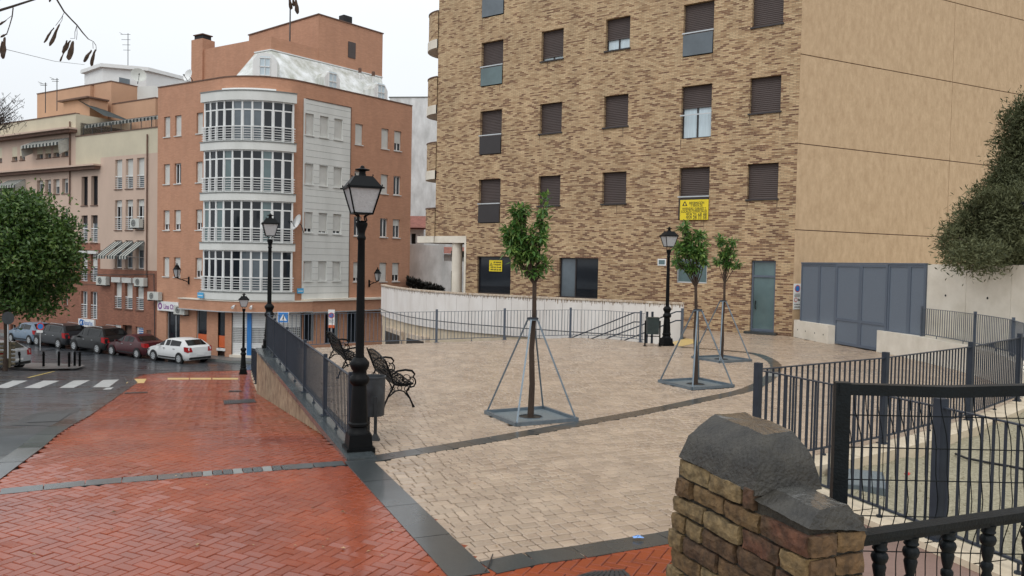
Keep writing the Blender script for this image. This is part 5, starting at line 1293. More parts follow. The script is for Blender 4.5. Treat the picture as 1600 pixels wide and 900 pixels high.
fence('planter_fence', 'steel bar fence standing on the low white wall before the tall concrete wall', [(12.2, 23.75), (12.28, 22.2), (12.15, 20.5), (11.85, 19.0), (11.3, 17.6), (10.5, 16.2)], .68, H=.86, spacing=.11, bw=.014, m='grey_blue', posts=[0, 2.75, 5.2, 8.0, 10.2], post_h=.93)
# planter bed with curbs
CA = [(2.97, 9.55), (5.22, 11.1), (7.5, 13.0), (9.9, 15.35)]; CB = [(2.97, 9.45), (3.41, 8.39), (3.87, 7.1), (4.35, 5.6), (4.8, 4.2)]
MT['curb'] = MT['concrete_warm']
for nm, L, lab, side in (('planter_curb', CA, 'warm concrete curb under the fence between plaza and planting bed', -1), ('planter_curb', CB, 'warm concrete curb of the planting bed nearest the camera, beside the brown path', 1)):
    q = MB(); Ls_ = smooth(L, 3)
    for (a, b) in zip(Ls_[:-1], Ls_[1:]):
        a, b = Vector(a), Vector(b); t = (b - a).normalized(); X = Vector((t.x, t.y, 0)); Y = Vector((-t.y, t.x, 0)); c = (a + b) / 2
        q.box(Vector((c.x, c.y, .03)) - Y * (.12 if side < 0 else -.02), ((b - a).length + .02, .36, .40), 'curb', X, Y)
    o = q.build(nm, None, origin=(L[0][0], L[0][1], 0)); tag(o, lab, 'kerb')
bedp = [(3.05, 9.45), (5.3, 11.0), (7.6, 12.9), (10.2, 15.3), (22, 14), (22, 2.5), (5.3, 2.5), (4.4, 5.6), (3.9, 7.1), (3.45, 8.4)]
def bed_h(x, y): return .075 + .04 * sin(x * 2.1 + y) * cos(y * 1.7) + .025 * sin(x * 7 + 1.3 * y) + (max(0, x - 5) * .02)
q = MB(); st = .22; X0 = 2.9
gx = int((22 - X0) / st); gy = int((15.6 - 2.4) / st)
for i in range(gx):
    for j in range(gy):
        x, y = X0 + i * st, 2.4 + j * st
        if inside(bedp, x + st / 2, y + st / 2) and x < y * .9 + 3:
            q.face([(a, b, bed_h(a, b)) for a, b in ((x, y), (x + st, y), (x + st, y + st), (x, y + st))], 'soil', smooth=True)
q.build('planting_bed', kind='structure')
MT['path_brown'] = mat('brown_concrete_path', (.20, .125, .10), .6, .18, 2, .2)
q = MB(); q.prism([(2.2, 8.6), (2.97, 9.4), (3.25, 8.4), (3.7, 7.1), (4.2, 5.6), (4.9, 2.4), (1.7, 2.4), (1.85, 6.0)], -.1, .17, 'path_brown'); q.build('side_path', kind='structure')
r = random.Random(4); q = MB()
for i in range(2600):                                # gravel on the bed
    y = r.uniform(3, 14); x = r.uniform(3, min(14, y * .78))
    if not inside(bedp, x, y): continue
    s = r.uniform(.008, .028); z = bed_h(x, y) + s * .2; V = [(x + s * cos(a), y + s * sin(a), z - s * .4) for a in (0, 1.57, 3.14, 4.71)] + [(x, y, z + s * .5)]
    q.mesh_faces(V, [(0, 1, 4), (1, 2, 4), (2, 3, 4), (3, 0, 4)], 'soil')
q.build('bed_gravel', kind='stuff')
fence('bed_fence', 'steel bar fence on the curb between plaza and planting bed, receding right', [(2.97, 9.55), (5.22, 11.1), (7.5, 13.0), (9.8, 15.25)], .23, H=1.20, spacing=.115, bw=.018, m='fence_dark', posts=[0, 2.73, 5.7, 8.6], post_h=1.28, post_w=.075, feet=True)
fence('bed_fence', 'steel bar fence on the near curb, running toward the camera from the corner post', [(2.99, 9.42), (3.42, 8.39), (3.88, 7.12), (4.35, 5.6), (4.8, 4.2)], .23, H=1.20, spacing=.115, bw=.018, m='fence_dark', posts=[2.44, 5.6], post_h=1.28, post_w=.09)
P = pz(1338, 748, .16); q = MB(); q.box((P.x, P.y, .12), (.62, .8, .12), 'galv', Vector((.93, -.37, 0)), Vector((.37, .93, 0))); q.box((P.x, P.y, .176), (.56, .74, .012), 'tramex', Vector((.93, -.37, 0)), Vector((.37, .93, 0))); tag(q.build('access_cover', None, origin=(P.x, P.y, .06)), 'flat blue grey cover slab lying in the planting bed corner', 'cover')
P = [pz(x, y, bed_h(5, 8) + .03) for x, y in ((1493, 709), (1510, 716), (1540, 722), (1575, 728), (1610, 735), (1660, 744))]
q = MB(); q.tube(P, .016, 'black', 6); tag(q.build('irrigation_hose', None, origin=P[0]), 'black irrigation hose lying across the gravel bed', 'hose')
P = pz(1417, 744, .08); q = MB()
for i in range(6):
    a = i * 1.05; q.face([P, P + Vector((.04 * cos(a), .04 * sin(a), .03)), P + Vector((.045 * cos(a + .7), .045 * sin(a + .7), .05))], 'red')
tag(q.build('red_scrap', None, origin=P), 'tiny red scrap lying on the gravel bed behind the railing', 'litter')

# ================================================================== villa street lamps
def make_lamp(label, loc, rz=0.0):
    t = thing('street_lamp', label, 'street lamp', loc, 'black lantern street lamps around the plaza', rz); O = Vector((0, 0, 0)); L = Vector(loc)
    q = MB(); q.box(L + Z * .04, (.40, .40, .08), 'black_iron'); q.box(L + Z * .17, (.34, .34, .18), 'black_iron', taper=.92)
    q.lathe(L, [(.16, .26), (.155, .29), (.135, .31), (.13, .36), (.15, .38), (.15, .41), (.13, .43), (.105, .90), (.10, .96)], 'black_iron', 16)
    q.lathe(L, [(.10, .95), (.135, .99), (.145, 1.03), (.135, 1.07), (.105, 1.10), (.10, 1.16), (.12, 1.19), (.14, 1.24), (.14, 1.28), (.115, 1.31), (.08, 1.35)], 'black_iron', 16)
    q.build('lamp_base', t)
    q = MB(); q.lathe(L, [(.062, 1.3), (.062, 1.9), (.055, 2.6), (.050, 3.02), (.062, 3.04), (.062, 3.07), (.05, 3.09), (.052, 3.14), (.085, 3.24), (.085, 3.27), (.03, 3.30)], 'black_iron', 14); q.build('pole', t)
    q = MB()
    for a in range(4):
        an = pi / 4 + a * pi / 2; X = Vector((cos(an), sin(an), 0)); q.tube([L + Z * 3.26 + X * .02, L + Z * 3.30 + X * .085, L + Z * 3.36 + X * .065, L + Z * 3.40 + X * .13], .012, 'black_iron', 5)
    q.build('lantern_bracket', t)
    zb, zt, rb, rt = 3.40, 3.76, .13, .225; fr_ = MB()
    cb = [L + Vector((rb * sx, rb * sy, zb)) for sx, sy in ((-1, -1), (1, -1), (1, 1), (-1, 1))]; ct = [L + Vector((rt * sx, rt * sy, zt)) for sx, sy in ((-1, -1), (1, -1), (1, 1), (-1, 1))]
    for i in range(4):
        fr_.tube([cb[i], ct[i]], .014, 'black_iron', 4); fr_.tube([cb[i], cb[(i + 1) % 4]], .016, 'black_iron', 4); fr_.tube([ct[i], ct[(i + 1) % 4]], .022, 'black_iron', 4)
        fr_.tube([ct[i], ct[i] + (ct[i] - L - Z * zt).normalized() * .05 + Z * .0], .014, 'black_iron', 4)
    fr_.box(L + Z * (zb), (.2, .2, .02), 'black_iron')
    fr_.build('lantern_frame', t)
    for i in range(4):
        j = (i + 1) % 4; c = (cb[i] + cb[j] + ct[i] + ct[j]) / 4; o_ = (L + Z * c.z - c).normalized() * .006
        g = MB(); P = [cb[i], cb[j], ct[j], ct[i]]; g.face([p.lerp(c, .04) + o_ for p in P], 'frosted'); g.face([p.lerp(c, .04) + o_ * 2 for p in P[::-1]], 'frosted'); g.build('lantern_pane', t)
    q = MB(); z1, z2 = 3.775, 3.925; ra, rb2 = .235, .125
    A = [L + Vector((ra * sx, ra * sy, z1)) for sx, sy in ((-1, -1), (1, -1), (1, 1), (-1, 1))]; Bq = [L + Vector((rb2 * sx, rb2 * sy, z2)) for sx, sy in ((-1, -1), (1, -1), (1, 1), (-1, 1))]
    q.mesh_faces(A + Bq, [(3, 2, 1, 0), (4, 5, 6, 7), (0, 1, 5, 4), (1, 2, 6, 5), (2, 3, 7, 6), (3, 0, 4, 7)], 'black_iron')
    for i in range(4): q.tube([Bq[i], Bq[i] + Z * .025], .01, 'black_iron', 4); q.tube([A[i], A[i] + Z * .03], .01, 'black_iron', 4)
    ro_ = q.build('lantern_roof', t)
    q = MB(); q.lathe(L, [(.06, 3.92), (.045, 3.98), (.05, 4.0), (.10, 4.01), (.105, 4.025), (.05, 4.04), (.03, 4.05), (.03, 4.065), (.01, 4.08)], 'black_iron', 12); q.build('finial', ro_)
    return t
L1 = pz(560, 705); SC = 3.93 / 4.08
lamp0 = make_lamp('nearest black lantern lamp at the end of the fence, beside the round bin', (L1.x, L1.y, 0))
tr_ = tree_of(lamp0)
lamp0.rotation_euler = (0, 0, radians(22)); lamp0.scale = (SC, SC, SC)
p2_ = Vector((-7.05, 23.25, 0)); p3_ = pg(380, 585); p4_ = pz(1041, 540)
for p, lab, rz in ((p2_, 'black lantern lamp at the far corner of the plaza fence, before the white shutters', .35), (Vector((p3_.x, p3_.y, p3_.z)), 'farthest black lantern lamp, low beside the red pavement end', .3), (p4_, 'black lantern lamp beside the square bin and the stair handrail', .25), (Vector((11.9, 18.2, .62)), 'black lantern lamp cut by the right picture edge above the low wall', .2)):
    o = copy_tree(lamp0, tuple(p), rz, lab, children=tr_); o.scale = (SC, SC, SC)

# ================================================================== bins
b0 = pz(582, 684); bt = thing('litter_bin', 'round dark grey litter bin on two legs behind the nearest lamp', 'bin', tuple(b0))
q = MB(); c = b0 + Z * .34; q.lathe(c, [(.165, 0), (.17, .01), (.18, .50), (.18, .56), (.19, .565), (.19, .585), (.175, .585), (.17, .5), (.16, .06)], 'bin_grey', 20); q.build('bin_body', bt)
for dx, dy in ((-.06, .12), (.07, -.02)):
    q = MB(); q.box(b0 + Vector((dx, dy - .15, .33)), (.045, .03, .62), 'iron_grate'); q.box(b0 + Vector((dx, dy - .15, .05)), (.14, .1, .10), 'iron_grate', taper=.35); q.build('leg', bt)
b1 = pz(1019, 541); bt = thing('litter_bin', 'square dark green bin in a frame beside the far lamp', 'bin', tuple(b1))
q = MB(); q.box(b1 + Z * .66, (.36, .3, .52), 'bin_green', taper=1.06); q.box(b1 + Z * .935, (.42, .35, .03), 'bin_green'); q.build('bin_body', bt)
for dx in (-.24, .24):
    q = MB(); q.box(b1 + Vector((dx, 0, .42)), (.04, .04, .84), 'black_iron'); q.box(b1 + Vector((dx, 0, .01)), (.1, .1, .02), 'black_iron'); q.build('leg', bt)
q = MB(); q.box(b1 + Z * .33, (.48, .03, .03), 'black_iron'); q.build('cross_bar', bt)

# ================================================================== ornate cast iron benches
def make_bench(label, loc, rz):
    t = thing('iron_bench', label, 'bench', loc, 'ornate black cast iron benches facing the plaza'); L = Vector(loc); W_ = 1.95
    # local: x = forward (seat), y = along
    def side(y, nm):
        q = MB(); P = lambda x, z: L + Vector((x, y, z)); m = 'black_iron'
        q.tube([P(-.30, 0), P(-.27, .06), P(-.2, .22), P(-.14, .33), P(-.10, .42)], [.03, .018, .016, .016, .018], m, 6)
        q.tube([P(.26, 0), P(.24, .05), P(.18, .18), P(.12, .29), P(.2, .40)], [.03, .018, .016, .016, .018], m, 6)
        q.tube([P(-.2, .2), P(-.08, .30), P(0, .315), P(.08, .29), P(.17, .18)], .014, m, 6)
        q.tube([P(-.10, .42), P(0, .40), P(.12, .40), P(.22, .42)], .016, m, 6)
        q.tube([P(-.10, .42), P(-.16, .56), P(-.23, .74), P(-.28, .88)], .015, m, 6)
        q.tube([P(-.17, .58), P(-.05, .66), P(.1, .68), P(.22, .66), P(.27, .60), P(.24, .545), P(.17, .545)], [.014, .018, .02, .02, .018, .014, .01], m, 6)
        q.tube([P(.24, .55), P(.28, .50), P(.29, .44), P(.26, .38), P(.19, .36)], .015, m, 6)
        for cx, cz, rr in ((-.02, .53, .085), (.12, .52, .075), (.03, .47, .05), (-.10, .52, .05), (.2, .47, .05), (-.13, .33, .045), (.13, .34, .045), (0, .355, .04)):
            q.tube([P(cx + rr * cos(a * pi / 5), cz + rr * sin(a * pi / 5)) for a in range(10)], .009, m, 4, closed=True)
        q.build(nm, t)
    for y in (0, W_): side(y, 'leg_frame')
    def lattice(nm, f, h0, h1, arch):
        q = MB(); m = 'black_iron'; nu, nv = 14, 5
        top = lambda u: h1 * (1 + arch * sin(pi * u))
        q.tube([f(u / 20, top(u / 20)) for u in range(21)], .016, m, 6); q.tube([f(u / 12, h0) for u in range(13)], .014, m, 6)
        q.tube([f(0, h0), f(0, top(0))], .014, m, 6); q.tube([f(1, h0), f(1, top(1))], .014, m, 6)
        for i in range(nu):
            for j in range(nv):
                uc = (i + .5) / nu; vc = (j + .5) / nv; H_ = top(uc) - h0; du = .5 / nu * 1.15; dv = .5 / nv * 1.15
                pts = []
                for a in range(8):
                    an = a * pi / 4 + (i + j) % 2 * .39; uu_, vv_ = uc + du * cos(an), vc + dv * sin(an); pts.append(f(min(1, max(0, uu_)), h0 + H_ * min(1, max(0, vv_))))
                q.tube(pts, .0075, m, 4, closed=True)
        for j in range(1, nv): q.tube([f(u / 10, h0 + (top(u / 10) - h0) * j / nv) for u in range(11)], .007, m, 4)
        for i in range(0, nu + 1, 2): q.tube([f(i / nu, h0), f(i / nu, top(i / nu))], .007, m, 4)
        q.build(nm, t)
    lattice('backrest', lambda u, h: L + Vector((-.10 - h * .38, u * W_, .43 + h)), .02, .40, .25)
    lattice('seat', lambda u, h: L + Vector((-.10 + h, u * W_, .425 - .05 * sin(pi * min(1, h / .34)) * .5)), 0, .34, 0)
    t.rotation_euler = (0, 0, rz); return t
bA = pz(624, 637); be0 = make_bench('ornate cast iron bench nearest the camera, behind the round bin', (bA.x, bA.y, 0), radians(19.5))
trb = tree_of(be0)
copy_tree(be0, (-3.55, 17.75, 0), radians(21), 'ornate cast iron bench farther back, half hidden by the nearest lamp', children=trb)

# ================================================================== tree guards
def guard(i, P, hs, za, ztop_r=.085):
    labs = ['galvanised pyramid tree guard round the nearest, tallest young tree', 'galvanised pyramid tree guard round the middle young tree', 'galvanised pyramid tree guard round the farthest young tree']
    t = thing('tree_guard', labs[i], 'tree guard', tuple(P), 'pyramid tree guards with square grates'); X = Vector((cos(GA), sin(GA), 0)); Y = Vector((-sin(GA), cos(GA), 0))
    cs = [(-1, -1), (1, -1), (1, 1), (-1, 1)]
    for k, (a, b) in enumerate(cs):
        A = P + (X * a + Y * b) * (hs - .02) + Z * .03; T_ = P + (X * a + Y * b) * (ztop_r * .72) + Z * za
        q = MB(); q.tube([A, T_], .02, 'galv', 4); q.build('leg', t)
    for k in range(4):
        a, b = cs[k], cs[(k + 1) % 4]; A = P + (X * a[0] + Y * a[1]) * hs; Bq = P + (X * b[0] + Y * b[1]) * hs; d = (Bq - A).normalized()
        q = MB(); q.box((A + Bq) / 2 + Z * .03, ((Bq - A).length, .05, .06), 'galv', d, Z.cross(d)); q.build('base_bar', t)
    q = MB(); q.tube([P + Z * za + Vector((ztop_r * cos(k * pi / 8), ztop_r * sin(k * pi / 8), 0)) for k in range(16)], .014, 'galv', 5, closed=True)
    q.tube([P + Z * (za + .02) + Vector((ztop_r * cos(k * pi / 8), ztop_r * sin(k * pi / 8), 0)) for k in range(16)], .018, 'fence_dark', 5, closed=True); q.build('top_ring', t)
    # grate plate with hole and slots
    q = MB(); N_ = 32; hr_ = .20
    for k in range(N_):
        a0, a1 = 2 * pi * k / N_, 2 * pi * (k + 1) / N_
        def sq(a, h): 
            c, s = cos(a), sin(a); f = h / max(abs(c), abs(s)); return P + X * (c * f) + Y * (s * f)
        def rd(a, rr): return P + X * cos(a) * rr + Y * sin(a) * rr
        q.face([rd(a0, hr_) + Z * .012, sq(a0, hs - .02) + Z * .012, sq(a1, hs - .02) + Z * .012, rd(a1, hr_) + Z * .012], 'tramex')
    q.build('grate_plate', t)
    q = MB(); q.tube([P + Vector((.205 * cos(k * pi / 12), .205 * sin(k * pi / 12), .014)) for k in range(24)], .009, 'galv', 4, closed=True); q.face([P + Vector((.2 * cos(k * pi / 10), .2 * sin(k * pi / 10), .004)) for k in range(20)], 'soil_dark'); q.build('earth_hole', t)
TREES[0] = (TREES[0][0], 1.68)
for i in range(3): guard(i, TP[i], GH[i], (1.68, 1.66, 1.66)[i])
MT['rail_iron'] = mat('black_painted_wrought_iron', (.0045, .007, .009), .5, .35, 12, .2, 90, spec=.18)

# ================================================================== old brick pier and low wall at the camera
PF = Fr((.637, 3.25), (.36, -.933)); 
if PF.N.y > 0: PF.N = -PF.N
PW_ = -PF.N
uA, zA1 = PF.px(1060.5, 713); uB, zB1 = PF.px(1178.7, 775.6); RFp = Fr(PF.pt(uB, 0), PW_); wC, zC1 = RFp.px(1284, 766)
uE, zE1 = PF.px(1262.7, 827); RFe = Fr(PF.pt(uE, 0), PW_); wE, zEe = RFe.px(1357, 832)
print('pier', uA, zA1, uB, zB1, wC, zC1, 'end', uE, zE1, wE, zEe)
pier = thing('brick_pier', 'old brick pier with dark cement cap and lower stub at the right foreground', 'pier', tuple(PF.pt(0, .43)))
from mathutils import noise as NZ
def rock(base, top, levels, name, par, m='stone_cap', seed=0, amp=.0055, nside=18, prof=None):
    """rounded cap lofted between a base ring and a top ring (4 corners each, per-corner heights)"""
    q = MB(); rings = []
    pf = []
    for (p_, q_) in zip(prof[:-1], prof[1:]): pf += [p_, ((p_[0] + q_[0]) / 2, (p_[1] + q_[1]) / 2)]
    prof = pf + [prof[-1]]
    prof = prof or [(0, 0), (.12, .03), (.3, .10), (.5, .23), (.68, .42), (.82, .62), (.92, .80), (.98, .93), (1, 1)]
    for (h, s) in prof:
        ring_ = []
        for k in range(4):
            a0 = base[k]; a1 = base[(k + 1) % 4]; t0 = top[k]; t1 = top[(k + 1) % 4]
            for i in range(nside):
                f = i / nside; p = a0.lerp(a1, f); t = t0.lerp(t1, f); v = Vector((p.x + (t.x - p.x) * s, p.y + (t.y - p.y) * s, p.z + (t.z - p.z) * h))
                n_ = NZ.noise_vector(v * 7 + Vector((seed, 0, 0))) * amp * 1.1 + NZ.noise_vector(v * 28) * amp * .6 + NZ.noise_vector(v * 80) * amp * .35; ring_.append(v + n_)
        rings.append(ring_)
    n = 4 * nside; V = [v for r_ in rings for v in r_]; F = []
    for j in range(len(rings) - 1):
        for i in range(n): F.append((j * n + i, j * n + (i + 1) % n, (j + 1) * n + (i + 1) % n, (j + 1) * n + i))
    c = sum((v for v in rings[-1]), Vector()) / n; V.append(c + Z * .004); ci = len(V) - 1; b = (len(rings) - 1) * n
    q.mesh_faces(V, F, m, False); q.mesh_faces(V, [(b + i, b + (i + 1) % n, ci) for i in range(n)], 'stone_wet_sheen', True); return q.build(name, par)
zt2 = 2.055
T_ = [pzz(x, y, zt2) for x, y in ((1119, 648), (1194, 679), (1239, 674), (1165, 643))]
Bs = [PF.pt(uA, zA1), PF.pt(uB, zB1), RFp.pt(wC, zC1), PF.pt(uA, zA1) + (RFp.pt(wC, zC1) - RFp.pt(0, zC1))]
rock(Bs, T_, 9, 'cement_cap', pier, prof=[(0, 0), (.25, .13), (.5, .275), (.72, .53), (.95, .90), (1, 1)])
zs3 = 1.885; uS = uB - .02
T3 = [pzz(x, y, zs3) for x, y in ((1196, 757), (1281, 796), (1325, 790), (1240, 750))]
B3 = [PF.pt(uS, zE1 + .02), PF.pt(uE, zE1), RFe.pt(wE, zEe), PF.pt(uS, zE1 + .02) + PW_ * wE]
rock(B3, T3, 7, 'cement_cap', pier, seed=5, prof=[(0, 0), (.25, .22), (.5, .46), (.75, .72), (.97, .97), (1, 1)])
# mortar core
q = MB(); t_ = .020
def core(u0, u1, w1, z0, z1): 
    P = [PF.pt(u0 + t_, 0, -t_), PF.pt(u1 - t_, 0, -t_), PF.pt(u1 - t_, 0, -w1), PF.pt(u0 + t_, 0, -w1)]; q.prism([xy(p) for p in P], z0, z1, 'mortar')
core(.06, uE, wE, .1, zE1 + .01); core(uA + .02, uB, wC - .02, zE1 - .2, zB1 + .015); q.build('mortar_core', pier)
r = random.Random(8)
def brick(fr, u0, u1, z0, z1, dep, name='brick'):
    q = MB(); ns, nz_ = 5, 3; V = []
    pr = r.uniform(-.006, .010)
    for j in range(nz_ + 1):
        for i in range(ns + 1):
            u = u0 + (u1 - u0) * i / ns; z = z0 + (z1 - z0) * j / nz_
            e = (.003 if i in (0, ns) else 0) + (.003 if j in (0, nz_) else 0)
            p = fr.pt(u + r.uniform(-.004, .004), z + r.uniform(-.0035, .0035), pr - e + r.uniform(-.0028, .0028)); V.append(p)
    F = [(j * (ns + 1) + i, j * (ns + 1) + i + 1, (j + 1) * (ns + 1) + i + 1, (j + 1) * (ns + 1) + i) for j in range(nz_) for i in range(ns)]
    b = len(V); loop = [i for i in range(ns + 1)] + [j * (ns + 1) + ns for j in range(1, nz_ + 1)] + [nz_ * (ns + 1) + i for i in range(ns - 1, -1, -1)] + [j * (ns + 1) for j in range(nz_ - 1, 0, -1)]
    for k in loop: V.append(V[k] - fr.N * dep)
    n = len(loop)
    for k in range(n): F.append((loop[k], b + k, b + (k + 1) % n, loop[(k + 1) % n]))
    q.mesh_faces(V, F, 'old_brick', False); return q.build(name, pier)
ch = .0745; zc = zB1 + .01
k = 0; zrow = zc
# short row directly below the upper cap, then full rows
rowsz = [zA1 - .012 - ch * i for i in range(0, 16)]
for i, zt_ in enumerate(rowsz):
    z0, z1 = zt_ - ch + .012, zt_
    uL = (uA - .005 - min(i, 4) * .014) + r.uniform(-.01, .01)
    uR = uB if z1 > zE1 + .03 else uE
    u = uL
    first = True
    while u < uR - .03:
        L_ = r.choice([.10, .19, .21, .21]) if first else r.choice([.11, .20, .21, .22, .19]); first = False
        u2 = min(u + L_, uR)
        if uR - u2 < .05: u2 = uR
        brick(PF, u + .004, u2 - .008, z0 + r.uniform(-.003, .002), z1 + r.uniform(-.004, .002), .09); u = u2 + .004
    # end face bricks
    if z1 < zE1 + .03:
        w = .008 if i % 2 else .008
        while w < wE - .03:
            L_ = r.choice([.11, .13, .2]); w2 = min(w + L_, wE)
            if wE - w2 < .05: w2 = wE
            FE = Fr(PF.pt(uE, 0), PW_); FE.N = PF.D
            brick(FE, w + .004, w2 - .006, z0, z1, .09); w = w2 + .004
# ================================================================== iron railing with wavy mesh at the camera
RY = 3.08
post = pd(1313, 690, RY)
rl = thing('iron_railing', 'black iron railing with wavy wire mesh and turned balusters in the right foreground', 'railing', (post.x, RY, .9))
zt = pd(1317, 597, RY).z; zl = 1.73
q = MB(); q.box((post.x, RY, (zt + 1.5) / 2), (.055, .05, zt - 1.5), 'rail_iron', Vector((1, -.15, 0)).normalized(), Vector((.15, 1, 0)).normalized()); q.build('post', rl)
XE = 3.2; mid = pd(1482, 612, RY)
def zat(x, y): return pd(x, y, RY).z
z0_, z1_, z2_ = zat(1317, 607), zat(1482, 612), zat(1600, 609)
for a, b in (((post.x - .02, z0_), (mid.x, z1_)), ((mid.x, z1_), (XE, z1_ + (z2_ - z1_) / (pd(1600, 609, RY).x - mid.x) * (XE - mid.x)))):
    A, Bq = Vector((a[0], RY, a[1])), Vector((b[0], RY, b[1])); X = (Bq - A).normalized(); q = MB(); q.box((A + Bq) / 2, ((Bq - A).length, .05, .042), 'rail_iron', X, Vector((0, 1, 0))); q.build('top_rail', rl)
A = pd(1352, 836, 2.79); Bq = pd(1600, 800, 3.09); d_ = (Bq - A).normalized(); A = A - d_ * .08; E = A + d_ * 2.0
X = d_; q = MB(); q.box((A + E) / 2 - Z * .0, ((E - A).length, .06, .022), 'rail_iron', X, Z.cross(X).normalized()); q.box((A + E) / 2 + Z * -.022, ((E - A).length, .036, .02), 'rail_iron', X, Z.cross(X).normalized()); q.build('lower_rail', rl)
for px_ in (1375, 1424, 1482, 1545, 1608, 1672):
    # baluster position along the rail
    dR = ray(px_, 840); t = None; best = 1e9
    for i in range(400):
        p = A + d_ * (i * .005); v = p - CAM; xx = 800 + FPX * v.dot(_R) / v.dot(_F)
        if abs(xx - px_) < best: best = abs(xx - px_); bp_ = p
    q = MB(); c = Vector((bp_.x, bp_.y, 0)); zt_ = bp_.z - .03
    prof = [(.018, zt_ - .62), (.016, zt_ - .40), (.020, zt_ - .20), (.015, zt_ - .18), (.022, zt_ - .165), (.022, zt_ - .15), (.014, zt_ - .14), (.019, zt_ - .12), (.024, zt_ - .09), (.020, zt_ - .078), (.026, zt_ - .07), (.030, zt_ - .055), (.026, zt_ - .042), (.018, zt_ - .036), (.027, zt_ - .026), (.022, zt_ - .015), (.024, zt_)]
    q.lathe(c, prof, 'rail_iron', 14); q.build('baluster', rl)
q = MB(); pts = [Vector((.019 * sin((z - .25) * 2 * pi / .78) + .006 * sin(z * 22), 0, z - .85)) for z in [i * .05 for i in range(18)]]; q.tube(pts, .0020, 'rail_iron', 5); w0 = q.build('wire', rl, origin=Vector((0, 0, 0))); w0.location = Vector((post.x + .05, RY + .035, zt - .01)) - rl.location
for i in range(1, 44): inst(w0, rl, Vector((post.x + .05 + .042 * i, RY + .035 + .01 * sin(i), zt - .01)) - rl.location, scale=(1 + .15 * sin(i * 1.7), 1, 1))
for py_ in (653, 704, 755, 812, 868, 925):
    z = zat(1420, py_); q = MB(); q.tube([Vector((post.x, RY + .04, z)), Vector((XE, RY + .04, z))], .0025, 'rail_iron', 5); q.build('wire', rl)
q = MB(); q.prism([(1.15, 2.3), (8, 2.3), (8, 3.2), (1.3, 3.2)], .2, 1.28, 'concrete_warm'); tag(q.build('terrace_wall', None, origin=(1.2, 2.8, .2)), 'plain low wall carrying the iron railing', 'wall')
q = MB(); q.prism([(-6, -8), (9, -8), (9, 2.29), (-1, 1.6), (-6, 1.2)], -.2, 1.05, 'concrete_warm'); q.build('terrace', kind='structure')

# ================================================================== long beige and brick house on the left
LB = Ll.off(-.12)
uR = .03
def ux(x, y=350, n=0.0): return LB.px(x, y, n)[0]
def zx(x, y, n=0.0): return LB.px(x, y, n)[1]
uS = ux(118); uE_ = ux(-60)
z_top2 = (zx(240, 200.5) + zx(130, 212)) / 2; z_top1 = (zx(10, 194) + zx(110, 178)) / 2
z_led1 = (zx(5, 218) + zx(112, 203)) / 2; z_led2 = (zx(5, 272.5) + zx(150, 259)) / 2
z_br_hi = zx(145, 380); z_br_lo = (zx(165, 419) + zx(235, 424)) / 2; u157 = ux(157); u158b = ux(158, 262)
print('left house', z_top2, z_top1, z_led1, z_led2, z_br_hi, z_br_lo, uS, uE_)
lh = thing('terraced_apartment_house', 'long house, beige render above dark red brick, with striped awnings and narrow windows', 'building', tuple(LB.pt(uR, ZG)))
def RB_(*p): return rect(LB, *p)
tr1 = [(180, 249, 191, 295.6), (196.6, 248, 208.6, 294.6), (214, 247, 225.6, 294)]
tr2 = [(180, 312.4, 191, 359.5), (196.6, 312, 208.4, 359.5), (214, 311.6, 225.6, 359)]
tr3 = [(178.6, 375.5, 190, 419.5), (195.5, 375.5, 207, 419.5), (212.8, 375.5, 224.5, 419)]
tr4 = [(178.6, 438.8, 189.6, 482), (195.2, 439.5, 206, 483), (212.4, 440.5, 224, 484.5)]
TW = snap_rows(LB, tr1 + tr2 + tr3 + tr4, 3)
pr = [(126.6, 275.8, 137, 321), (141.6, 275, 153, 320.8), (126.6, 336.4, 137, 379), (141.6, 336.4, 153, 379), (126.6, 396.5, 136.6, 440), (141.2, 396.5, 152.3, 440), (128, 455.5, 136.5, 498), (143.4, 455.5, 151.4, 498.5)]
PR = snap_rows(LB, pr, 2)
qd = [(57.7, 228.4, 67, 247), (70.7, 227.6, 79.6, 246.4), (83.4, 226.7, 93, 245.4), (97, 225.8, 106.4, 244.2), (57.7, 281.5, 67, 304), (70.7, 281, 79.6, 303.3), (83.4, 280, 93, 303), (97, 279, 106.4, 302.4)]
QD = snap_rows(LB, qd, 4)
ow = [RB_(19, 229.5, 27, 251), RB_(31, 228.5, 39, 250), RB_(-4, 231, 3, 253), RB_(-4, 285, 3, 300), RB_(13, 286, 20, 303), RB_(24, 285, 31, 302), (*RB_(97, 331, 106, 349)[:2], *RB_(97, 331, 106, 352)[2:]), RB_(100, 463, 106, 477)]
gd = [RB_(126.3, 511, 150.3, 545), RB_(191, 508, 206, 548), RB_(70, 508.5, 91, 545)]
gw = [RB_(178.6, 507.6, 189, 543), RB_(212, 511, 224, 529), RB_(6, 507, 14, 532), RB_(16, 507, 24.6, 532), RB_(29, 508, 37, 532), RB_(229, 516, 236, 530)]
gd = [(a, b, ZG + .05, d) for a, b, c, d in gd]
allh = TW + PR + QD + ow + gd + gw
def wallzone(u0, u1, z0, z1, m, q):
    if u1 - u0 < .01 or z1 - z0 < .01: return
    wall(q, LB, u0, u1, z0, z1, [h for h in allh if h[1] > u0 + .001 and h[0] < u1 - .001 and h[3] > z0 + .001 and h[2] < z1 - .001], m, .22)
q = MB(); wallzone(uR, u157, ZG - .5, z_br_lo, 'brick_red', q); wallzone(u157, uE_, ZG - .5, z_br_hi, 'brick_red', q); q.build('brick_wall', lh)
q = MB(); wallzone(uR, u157, z_br_lo, z_led2 + .6, 'pink', q); wallzone(u157, uE_, z_br_hi, z_led2, 'pink', q); wallzone(uS, uE_, z_led2, z_led1, 'pink', q); q.build('rendered_wall', lh)
